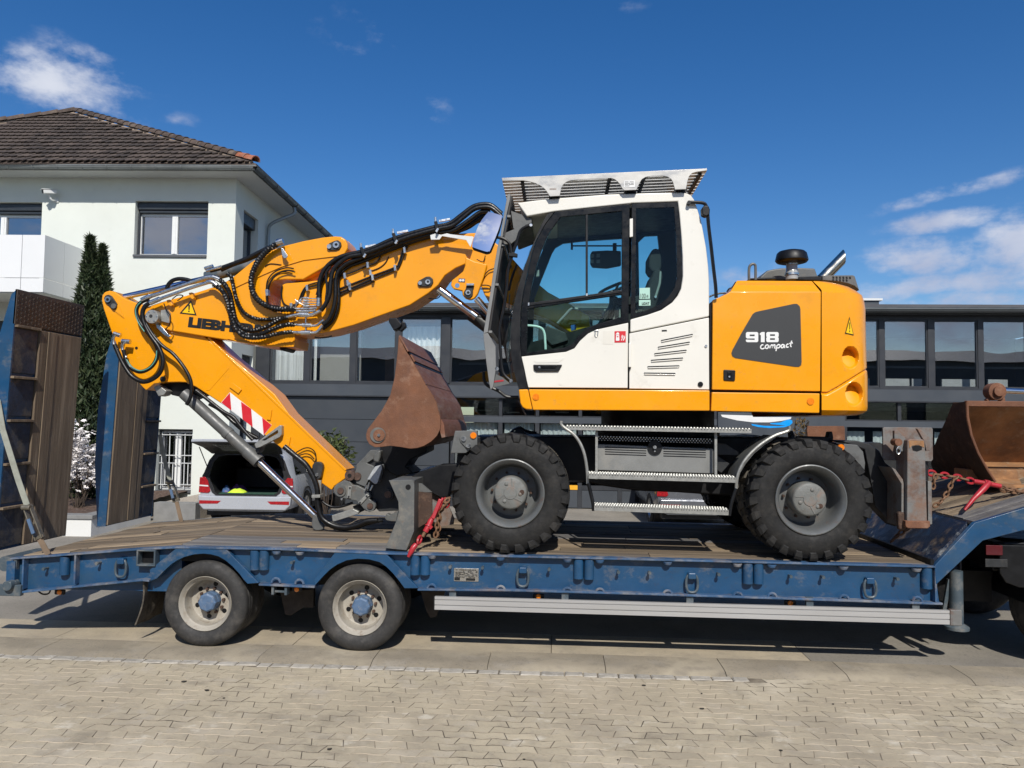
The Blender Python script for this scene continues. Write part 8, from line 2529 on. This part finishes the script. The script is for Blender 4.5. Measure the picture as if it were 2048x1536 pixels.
chain(w3([(565, 848), (540, 870), (515, 925), (480, 970), (450, 990)], .40), brc, .055, .009)
chain(w3([(462, 838), (450, 870), (446, 905)], .40), brc, .055, .009)
c2 = thing('tie_down_chain', 'short rusty chain lying on the scraped blue slope below the stabiliser', 'chain', P(1795, 1075, .6))
chain(w3([(330, 1095), (300, 1112), (270, 1135), (245, 1160)], .62), c2, .06, .010)
# =================================================================== loose bucket on the gooseneck
lbk = thing('loose_bucket', 'large rusty brown bucket resting on the gooseneck at the right edge', 'bucket', (P(1990, 970, .9).x, 1.3, P(1990, 975, .9).z))
YL0, YL1 = .75, 2.3
bo = [(602, 488), (606, 560), (620, 640), (650, 720), (690, 800), (730, 870), (780, 905), (850, 912), (720, 905), (620, 860), (545, 835), (515, 790), (513, 720), (525, 640), (548, 560), (560, 500), (572, 484), (590, 482)]
inner = [(600, 492), (604, 560), (622, 650), (655, 735), (700, 815), (738, 872)]
ip = [P(u, v, YL0) for u, v in px('B3', inner)]
# U-shaped body: opening faces the camera, side cheek at the left
mouth = [P(u, v, YL0) for u, v in px('B3', [(600, 490), (604, 560), (622, 650), (655, 735), (700, 815), (738, 872)])]
xr2 = P(2330, 800, YL0).x
backL = [P(u, v, YL1 - .55) for u, v in px('B3', [(608, 505), (608, 570), (622, 650), (650, 720), (690, 790), (720, 850)])]
cheekV = []
sideL = [P(u, v, YL0) for u, v in px('B3', [(602, 488), (604, 560), (622, 650), (655, 735), (700, 815), (738, 872)])]
dep = [.16, .24, .40, .58, .72, .76]
sideB = [Vector((p_.x, YL0 + dep[i] * 1.5, p_.z - .01)) for i, p_ in enumerate(sideL)]
V = []
for a, b in zip(sideL, sideB):
 V += [a, b, b + Vector((.03, 0, 0)), a + Vector((.025, .002, 0))]
F = []
for i in range(len(sideL) - 1):
 for e in range(4):
  F.append((i * 4 + e, i * 4 + (e + 1) % 4, (i + 1) * 4 + (e + 1) % 4, (i + 1) * 4 + e))
F += [(0, 1, 2, 3), tuple(reversed([4 * (len(sideL) - 1) + e for e in range(4)]))]
obj('cheek', [(V, F)], M['rust_and_shade'], parent=lbk)  # this side's shade is put into the darker rust colour
zt, zbt = sideL[0].z, sideL[-1].z
obj('rim', [sweep([p_ + Vector((.012, -.005, 0)) for p_ in sideL], .014, 8)], M['rust'], parent=lbk)
# curved shell: from the top lip back and down to the floor lip
x0s = sideL[0].x + .03
prof = []
for k in range(15):
 t = k / 14
 a = PI * .5 * t
 y = YL0 + .05 + 1.05 * (.2 + .8 * t) * min(1, (1 - t) * 5)
 prof.append((y, zt + (zbt - .02 - zt) * t))
V, F = [], []
for (y, z) in prof:
 t = (zt - z) / (zt - zbt)
 xl = x0s + (sideL[-1].x - sideL[0].x) * t ** 1.6
 V += [(xl, y, z), (xr2, y, z), (xr2, y + .03, z), (xl, y + .03, z)]
for i in range(len(prof) - 1):
 for e in range(4):
  F.append((i * 4 + e, i * 4 + (e + 1) % 4, (i + 1) * 4 + (e + 1) % 4, (i + 1) * 4 + e))
obj('shell', [(V, F)], M['rust_bright'], parent=lbk)
obj('top_lip', [box(x0s - .02, xr2, YL0 - .01, YL0 + .05, zt - .045, zt + .01)], M['rust'], parent=lbk, bev=.008)
obj('cutting_edge', [box(sideL[-1].x - .02, xr2, YL0 - .10, YL0 + .25, zbt - .05, zbt - .02)], M['rust_bright'], parent=lbk, bev=.005)
obj('floor_strip', [box(sideL[-2].x - .05, xr2, YL0 + .26, YL0 + .5, zbt + .0, zbt + .10)], M['rust_bright'], parent=lbk, bev=.01)
eye = P(*px('B3', [(742, 440)])[0], .95)
obj('hinge_eye', [lathe([(.0001, -.09), (.05, -.09), (.05, -.06), (.085, -.055), (.085, .06), (.0001, .06)], 20, 'Y', (eye.x, .95, eye.z)), prism([P(u, v, .93) for u, v in px('B3', [(755, 412), (785, 440), (795, 480), (790, 515), (765, 515), (770, 470), (735, 470), (710, 490), (702, 478), (725, 462)])], (0, .05, 0))], M['rust'], parent=lbk, bev=.006)
obj('cylinder_rod', [sweep([P(*px('B3', [(780, 435)])[0], 1.0), P(*px('B3', [(1020, 446)])[0], 1.0)], .028, 16)], M['chrome'], parent=lbk)
# =================================================================== cars
M['car_silver'] = mat('silver_car_paint', (.50, .525, .57), .25, .2, var=.03, coat=.5, scale=2)
M['car_white'] = mat('pale_car_paint', (.66, .68, .72), .25, .2, var=.03, coat=.5, scale=2)
M['car_shaded'] = mat('shade_darkened_car_paint', (.20, .21, .23), .2, .5, var=.03, coat=.5, scale=2)  # pale car's paint, with the shade on its body put into the colour
M['car_glass'] = glass_mat('dark_car_glass', (.10, .11, .12), .06, .0, .9)
M['trim'] = mat('dark_car_trim', (.012, .012, .014), .6, var=.2)
M['car_tyre'] = mat('car_tyre', (.02, .02, .021), .8, var=.2, scale=8)
M['car_rim'] = mat('car_alloy', (.45, .46, .47), .3, .8, var=.05)
M['carpet'] = mat('green_cargo_mat', (.022, .075, .05), .95, var=.3, scale=15, bump=.6)
def car(name, label, xc, dr, w, h, L, paint, open_gate, zg=0.):
 t = thing(name, label, 'car', HW(xc, dr + L / 2, zg))
 hw = w / 2
 # half outline of the cross-section: bumper, shoulder, roof
 sec = [(.0, .30), (.80, .30), (.93, .36), (.98, .48), (1.0, .62), (.985, .80), (.955, .98), (.90, 1.06), (.80, 1.30), (.70, 1.42), (.58, 1.47), (.30, 1.485), (.0, 1.49)]
 sz = h / 1.49
 # stations along the length: depth, roof factor, width factor
 stn = [(0, .97, .955), (.06, .99, .985), (.30, 1.0, 1.0), (1.0, 1.0, 1.0), (2.2, 1.0, 1.0), (2.9, .97, 1.0), (3.5, .64, .99), (4.2, .58, .96), (L, .48, .86)]
 def ring(k):
  d_, rf2, wf2 = stn[k]
  out = []
  for (sx, sy) in sec:
   z = sy * sz
   if z > .95:
    z = .95 + (z - .95) * max(.02, (rf2 - .55) / .45) if rf2 < 1 else z
   if rf2 < .6:
    z = min(z, h * rf2 + .25)
   out.append((sx * hw * wf2, z))
  return d_, [(x, z) for x, z in out] + [(-x, z) for x, z in reversed(out[1:-1])]
 V, F = [], []
 n = None
 for k in range(len(stn)):
  d_, rg2 = ring(k)
  n = len(rg2)
  V += [HW(xc + x, dr + d_, zg + z) for x, z in rg2]
 for k in range(len(stn) - 1):
  for i in range(n):
   a, b = k * n + i, k * n + (i + 1) % n
   F.append((a, b, b + n, a + n))
 F.append(tuple(range((len(stn) - 1) * n, len(stn) * n)))
 body = obj('body', [(V, [tuple(reversed(f)) for f in F])], paint, parent=t, angle=30)
 _, r0 = ring(0)
 outer = [HW(xc + x, dr - .001, zg + z) for x, z in r0]
 # tailgate opening
 op = [(-.60, .62), (.60, .62), (.68, .68), (.76, .86), (.80, 1.0), (.72, 1.26), (.62, 1.37), (.45, 1.405), (-.45, 1.405), (-.62, 1.37), (-.72, 1.26), (-.80, 1.0), (-.76, .86), (-.68, .68)]
 opw = [HW(xc + x * hw, dr - .001, zg + z * sz) for x, z in op]
 if open_gate:
  obj('rear_frame', [prism(outer, FWD * .05, [opw])], paint, parent=t, smooth=False)
  op2 = [(x * 1.05, .62 + (z - .62) * 1.03 - .012) for x, z in op]
  obj('seal', [prism([HW(xc + x * hw, dr - .012, zg + z * sz) for x, z in op2], FWD * .01, [[HW(xc + x * hw * .975, dr - .012, zg + (.02 + z * .985) * sz) for x, z in op]])], M['trim'], parent=t, smooth=False)
  pil2 = [[(.80, .86), (.93, .98), (.885, 1.06), (.79, 1.30), (.69, 1.42), (.60, 1.46), (.30, 1.478), (-.30, 1.478), (-.60, 1.46), (-.69, 1.42), (-.79, 1.30), (-.885, 1.06), (-.93, .98), (-.80, .86), (-.82, 1.0), (-.74, 1.27), (-.64, 1.385), (-.45, 1.42), (.45, 1.42), (.64, 1.385), (.74, 1.27), (.82, 1.0)]]
  obj('pillar_trim', [prism([HW(xc + x * hw, dr - .006, zg + z * sz) for x, z in pil2[0]], FWD * .004)], M['trim'], parent=t, smooth=False)
  ins = [HW(xc + x * hw * .99, dr + .05, zg + z * sz) for x, z in op]
  V2 = ins + [p_ + FWD * 2.3 for p_ in ins]
  n2 = len(ins)
  F2 = [(i, (i + 1) % n2, (i + 1) % n2 + n2, i + n2) for i in range(n2)] + [tuple(range(n2, 2 * n2))]
  obj('boot_lining', [(V2, F2)], M['trim'], parent=t, smooth=False)
  obj('boot_mat', [hbox(xc - .58 * hw, xc + .58 * hw, dr + .02, dr + 1.1, zg + .635 * sz, zg + .65 * sz)], M['carpet'], parent=t, smooth=False)
  obj('rear_seat', [hbox(xc - .7 * hw, xc + .7 * hw, dr + 1.15, dr + 1.3, zg + .66 * sz, zg + 1.08 * sz), hbox(xc - .5 * hw, xc - .25 * hw, dr + 1.16, dr + 1.28, zg + 1.09 * sz, zg + 1.2 * sz), hbox(xc + .25 * hw, xc + .5 * hw, dr + 1.16, dr + 1.28, zg + 1.09 * sz, zg + 1.2 * sz)], M['trim'], parent=t, bev=.02)
  # raised tailgate, hinged at the roof edge
  hz_ = zg + 1.44 * sz
  tip = Vector((0, -.80, .24))
  gp = []
  for (s, f) in ((.74, 0), (.80, .35), (.86, .6), (.84, .9), (.6, 1.0), (-.6, 1.0), (-.84, .9), (-.86, .6), (-.80, .35), (-.74, 0)):
   gp.append(HW(xc + s * hw, dr + tip.y * f, hz_ + tip.z * f + .05 * math.sin(PI * f)))
  gate = obj('tailgate', [prism(gp, (0, 0, .05))], paint, parent=t, bev=.01)
  gp2 = [p_ - Vector((0, 0, .012)) for p_ in gp]
  obj('gate_lining', [prism(gp2, (0, 0, .010))], M['trim'], parent=gate, smooth=False)
  cg = sum(gp, Vector()) / len(gp)
  obj('gate_window', [prism([cg + (p_ - cg) * .55 - Vector((0, 0, .020)) for p_ in gp], (0, 0, .006))], mat('grey_glass_lining', (.16, .17, .17), .3), parent=gate, smooth=False)
  for s in (-.80, .80):
   obj('gas_strut', [sweep([HW(xc + s * hw, dr - .01, zg + 1.12 * sz), HW(xc + s * hw * .98, dr - .48, hz_ + .13)], .009, 6)], M['trim'], parent=gate)
 else:
  obj('rear_panel', [prism(outer, FWD * .05)], paint, parent=t, smooth=False)
  obj('rear_window', [prism([HW(xc + x * hw, dr - .008, zg + z * sz) for x, z in [(-.74, 1.0), (.74, 1.0), (.64, 1.36), (.4, 1.42), (-.4, 1.42), (-.64, 1.36)]], FWD * .006)], M['car_glass'], parent=t, smooth=False)
  obj('bumper', [hbox(xc - .93 * hw, xc + .93 * hw, dr - .09, dr - .003, zg + .36, zg + .60)], paint, parent=t, bev=.04)
  obj('number_plate', [hbox(xc - .26, xc + .26, dr - .02, dr - .003, zg + .80, zg + .91)], M['cam_white'], parent=t, smooth=False)
 if open_gate:
  obj('bumper', [prism([HW(xc + x * hw, dr - .012, zg + z) for x, z in [(-.97, .60), (-.95, .42), (-.85, .32), (.85, .32), (.95, .42), (.97, .60), (.70, .585), (-.70, .585)]], FWD * -.08)], paint, parent=t, bev=.03)
 for s in (-1, 1):
  tlp = [(s * .985, .66), (s * .97, .96), (s * .86, .97), (s * .80, .90), (s * .74, .69), (s * .78, .655)]
  tl = obj('tail_lamp', [prism([HW(xc + x * hw, dr - .022, zg + z * sz) for x, z in tlp], FWD * .02)], M['red_lens'], parent=t, bev=.008)
  obj('lamp_band', [prism([HW(xc + x * hw, dr - .026, zg + z * sz) for x, z in [(s * .975, .79), (s * .975, .815), (s * .79, .805), (s * .78, .78)]], FWD * .003)], M['cam_white'], parent=tl, smooth=False)
  obj('reflector', [prism([HW(xc + x * hw, dr - .097, zg + z) for x, z in [(s * .93, .50), (s * .93, .435), (s * .55, .44), (s * .48, .495)]], FWD * .004)], M['red_lens'], parent=t, smooth=False)
  # side windows
  sw2 = [HW(xc + s * hw * (.985), dr + dd, zg + z * sz) for dd, z in ((.25, 1.02), (2.6, 1.02), (3.0, 1.02), (2.45, 1.36), (.5, 1.36))]
  sw2 = [p_ + RGT * (-s * hw * (.06 if i < 3 else .225)) + RGT * s * .012 for i, p_ in enumerate(sw2)]
  obj('side_window', [prism(sw2, RGT * s * .006)], M['car_glass'], parent=t, smooth=False)
  for dd in (.85, 3.75):
   c = HW(xc + s * (hw - .10), dr + dd, zg + .33)
   V3, F3 = lathe([(.20, -.1), (.30, -.11), (.33, -.08), (.33, .08), (.30, .11), (.20, .10)], 28, 'X', (0, 0, 0))
   rotm = Matrix.Rotation(PSI, 3, 'Z')
   wh = obj('wheel', [([rotm @ Vector(p_) + c for p_ in V3], F3)], M['car_tyre'], parent=t)
   V4, F4 = lathe([(.0001, s * .085), (.08, s * .085), (.19, s * .06), (.205, s * .1)], 20, 'X', (0, 0, 0))
   obj('rim', [([rotm @ Vector(p_) + c for p_ in V4], F4)], M['car_rim'], parent=wh)
   V5, F5 = lathe([(.36, -.06), (.39, -.06), (.39, .115), (.36, .115)], 24, 'X', (0, 0, 0))
   obj('wheel_arch', [([rotm @ Vector(p_) + c for p_ in V5], F5)], M['trim'], parent=t)
 obj('underbody', [hbox(xc - .85 * hw, xc + .85 * hw, dr + .1, dr + L - .2, zg + .2, zg + .31)], M['trim'], parent=t, smooth=False)
 return t
Dc = 14.7
a_, b_ = PH(396, 1000, Dc), PH(588, 1000, Dc)
hcar = PH(500, 902, Dc).z
car('estate_car', 'silver estate car with its tailgate raised and boot open, beside the white house', (a_.x + b_.x) / 2, Dc, b_.x - a_.x, hcar, 4.7, M['car_silver'], True)
Dc2 = 15.2
a2_, b2_ = PH(1312, 1000, Dc2), PH(1500, 1000, Dc2)
car('hatchback_car', 'white car coloured dark for shade, with red tail lamps, seen through the gap under the excavator', (a2_.x + b2_.x) / 2, Dc2, b2_.x - a2_.x, 1.46, 4.3, M['car_shaded'], False)
# things lying in the boot
def cloth(name, label, cat, u, v, D, w, d, h, m, seed):
 c = PH(u, v, D)
 r = random.Random(seed)
 V, F = [], []
 n, k = 9, 6
 for j in range(k + 1):
  for i in range(n + 1):
   s, t = i / n * 2 - 1, j / k * 2 - 1
   z = h * max(0, (1 - s * s) * (1 - t * t)) ** .6 * (.65 + .7 * noise.noise(Vector((s * 2 + seed, t * 2, seed))) + .35)
   V.append(HW(c.x + s * w / 2, D + (t + 1) * d / 2, c.z + z))
 for j in range(k):
  for i in range(n):
   a = j * (n + 1) + i
   F.append((a, a + 1, a + n + 2, a + n + 1))
 o = obj(name, [(V, F)], m)
 tag(o, label, cat)
 return o
zmat = .65 * hcar / 1.49
def onmat(u, D):
 """pixel row whose sight line meets the boot mat at depth D"""
 p_ = HW(PH(u, 1000, D).x, D, zmat + .004)
 return pix(p_)[1]
cloth('yellow_vest', 'bright yellow folded vest lying on the green mat in the open boot', 'vest', 471, onmat(471, Dc + .06), Dc + .06, .32, .2, .07, mat('hi_vis_yellow', (.62, .85, .05), .8, var=.15, scale=12), 3)
cloth('purple_cloth', 'purple cloth heaped behind the yellow vest in the open boot', 'cloth', 472, onmat(472, Dc + .28), Dc + .28, .34, .25, .12, mat('purple_fabric', (.11, .035, .15), .9, var=.2, scale=12), 5)
cloth('blue_bag', 'small blue and red bag at the left side of the open boot', 'bag', 450, onmat(450, Dc + .16), Dc + .16, .14, .16, .12, mat('blue_fabric', (.03, .10, .25), .8, var=.8, scale=9, dirt=(.45, .10, .05), dirt_amt=.35, dirt_scale=9), 8)
# =================================================================== plants
def leaf_cloud(pts_fn, n, size, m, seed, name, parent, elong=1.6, kind='stuff'):
 r = random.Random(seed)
 V, F = [], []
 for _ in range(n):
  p_, outd = pts_fn(r)
  s = size * r.uniform(.6, 1.35)
  d = Vector((r.gauss(0, 1), r.gauss(0, 1), r.gauss(0, 1))).normalized()
  d = (d + outd * 1.0).normalized()
  sd = d.orthogonal().normalized()
  sd = Matrix.Rotation(r.uniform(0, 6.28), 3, d) @ sd
  k = len(V)
  nn_ = d.cross(sd)
  V += [p_ - sd * s * .28, p_ + d * s * elong * .5 + nn_ * s * .1, p_ + sd * s * .28, p_ - d * s * elong * .3]
  F.append((k, k + 1, k + 2, k + 3))
 return obj(name, [(V, F)], m, parent=parent, smooth=False)
def leafmat(name, c, var=.45, trans=.25, scale=3.):
 m = mat(name, c, .6, var=var, scale=scale, dirt=(c[0] * 1.9, c[1] * 1.6, c[2] * 1.2), dirt_amt=.35, dirt_scale=scale * 2.3)
 return m
M['cypress'] = leafmat('dark_cypress_foliage', (.024, .043, .014))
M['cypress_lt'] = leafmat('lighter_cypress_sprays', (.045, .062, .022))
M['bark'] = mat('brown_bark', (.06, .042, .03), .95, var=.3, scale=8, bump=1, bump_scale=20)
M['magnolia'] = mat('white_magnolia_petals', (.90, .86, .84), .7, var=.12, scale=30)
M['shrub'] = leafmat('green_shrub_leaf', (.055, .075, .02))
M['shrub_red'] = leafmat('reddish_shrub_leaf', (.11, .07, .022))
Dt = 16.0
def cypress(utop, vtop, ubase, wpx, D, name, label, seed):
 base = PH(ubase, 1015, D)
 top = PH(utop, vtop, D)
 z0 = pz - .05
 t = thing(name, label, 'tree', HW(base.x, D, z0), 'dark cypresses in front of the house')
 W_ = wpx / FPX * D / 2
 obj('trunk', [sweep([HW(base.x, D, z0), HW(base.x, D, z0 + 1.5), HW(top.x, D, top.z - .6)], [.09, .07, .02], 8)], M['bark'], parent=t)
 def fn(r):
  q = r.random() ** .8
  prof2 = min(1, (1 - q) * 2.2) ** .75 * (.72 + .28 * math.sin(q * 2.5 + 1)) * (1 + .18 * noise.noise(Vector((q * 9, seed, 0))))
  a = r.uniform(0, 2 * PI)
  lob = 1 + .22 * noise.noise(Vector((math.cos(a) * 1.5, math.sin(a) * 1.5, q * 7 + seed)))
  rr = W_ * prof2 * lob * (r.random() ** .35)
  x = base.x + (top.x - base.x) * q + rr * math.cos(a)
  outd = (RGT * math.cos(a) + FWD * math.sin(a)) * .5 + Vector((0, 0, 1.1))
  return HW(x, D + rr * math.sin(a), z0 + .1 + (top.z - z0 - .1) * q), outd
 leaf_cloud(fn, 17000, .075, M['cypress'], seed, 'crown', t, 2.4)
 leaf_cloud(fn, 4200, .08, M['cypress_lt'], seed + 50, 'sprays', t, 3.2)
 return t
cypress(181, 476, 173, 100, Dt, 'cypress_tree', 'taller dark cypress, left one of the pair in front of the white house', 1)
cypress(205, 494, 200, 84, Dt + .1, 'cypress_tree', 'slightly shorter dark cypress, right one of the pair in front of the white house', 2)
# magnolia
mg = thing('magnolia_shrub', 'white flowering magnolia shrub between the two raised ramps', 'shrub', HW(PH(165, 1010, 14.4).x, 14.4, pz))
mc0 = PH(163, 925, 14.4)
mr = random.Random(12)
br_ = []
tips = []
for k in range(26):
 a = mr.uniform(0, 2 * PI)
 e = mr.uniform(.05, .85)
 h = mr.uniform(.9, 2.1)
 tip = HW(mc0.x + math.cos(a) * .62 * e, 14.4 + math.sin(a) * .5 * e, pz + h * (1 - .25 * e))
 root = HW(mc0.x + mr.uniform(-.08, .08), 14.4 + mr.uniform(-.08, .08), pz - .05)
 mid = root.lerp(tip, .5) + Vector((mr.uniform(-.1, .1), mr.uniform(-.1, .1), .08))
 br_.append(sweep(smooth_line([root, mid, tip], 4), .009, 5))
 tips.append((mid, tip))
obj('branches', br_, M['bark'], parent=mg)
blooms = random.Random(3)
V, F = [], []
for k in range(900):
 m_, t_2 = blooms.choice(tips)
 p_ = m_.lerp(t_2, blooms.uniform(.0, 1.05)) + Vector((blooms.gauss(0, .12), blooms.gauss(0, .12), blooms.gauss(0, .10)))
 up = (Vector((blooms.gauss(0, .6), blooms.gauss(0, .6), 1))).normalized()
 sd = up.orthogonal().normalized()
 for q in range(7):
  dr_ = Matrix.Rotation(q * 2 * PI / 7 + blooms.uniform(-.3, .3), 3, up) @ sd
  L = blooms.uniform(.034, .060)
  k0 = len(V)
  tn = up.cross(dr_) * L * .3
  V += [p_, p_ + dr_ * L * .6 + up * L * .35 - tn, p_ + dr_ * L * 1.15 + up * L * .15, p_ + dr_ * L * .6 + up * L * .35 + tn]
  F.append((k0, k0 + 1, k0 + 2, k0 + 3))
obj('blossom', [(V, F)], M['magnolia'], parent=mg, smooth=False, kind='stuff')
def bush(name, label, u, v, D, rx, rz, n, m, seed, z0=0., size=.06):
 c = PD(u, v, D)
 t = thing(name, label, 'shrub', Vector((c.x, c.y, z0)))
 r = random.Random(seed)
 obj('branches', [sweep(smooth_line([Vector((c.x + r.uniform(-.04, .04), c.y, z0)), Vector((c.x + r.uniform(-.15, .15), c.y + r.uniform(-.15, .15), (z0 + c.z) / 2)), Vector((c.x + r.uniform(-.8, .8) * rx, c.y + r.uniform(-.3, .3), c.z + r.uniform(-.3, .8) * rz))], 4), .010, 5) for _ in range(12)], M['bark'], parent=t)
 def fn(r):
  d = Vector((r.gauss(0, 1), r.gauss(0, 1), r.gauss(0, 1))).normalized()
  s = r.random() ** .4 * (1 + .35 * noise.noise(d * 2.2 + Vector((seed, 0, 0))))
  return c + Vector((d.x * rx * s, d.y * rx * s, d.z * rz * s)), d
 leaf_cloud(fn, n, size, m, seed, 'leaves', t)
 return t
b_1 = bush('potted_shrub', 'bushy green shrub behind the yellow stick, against the grey panels', 655, 912, 15.5, .46, .5, 1500, M['shrub'], 4, size=.085)
b_2 = bush('small_shrub', 'small yellow-green shrub glimpsed behind the bucket linkage', 808, 935, 15.0, .16, .3, 260, M['shrub'], 6, size=.07)
b_3 = bush('dry_plant', 'thin dry plant beside the grey sign board behind the excavator', 1603, 865, 14.5, .16, .32, 220, M['shrub_red'], 9, size=.055)
b_4 = bush('small_shrub', 'low leafy shrub in front of the glazing right of the yellow counterweight', 1590, 880, 16.2, .3, .3, 260, M['shrub'], 10, size=.06)
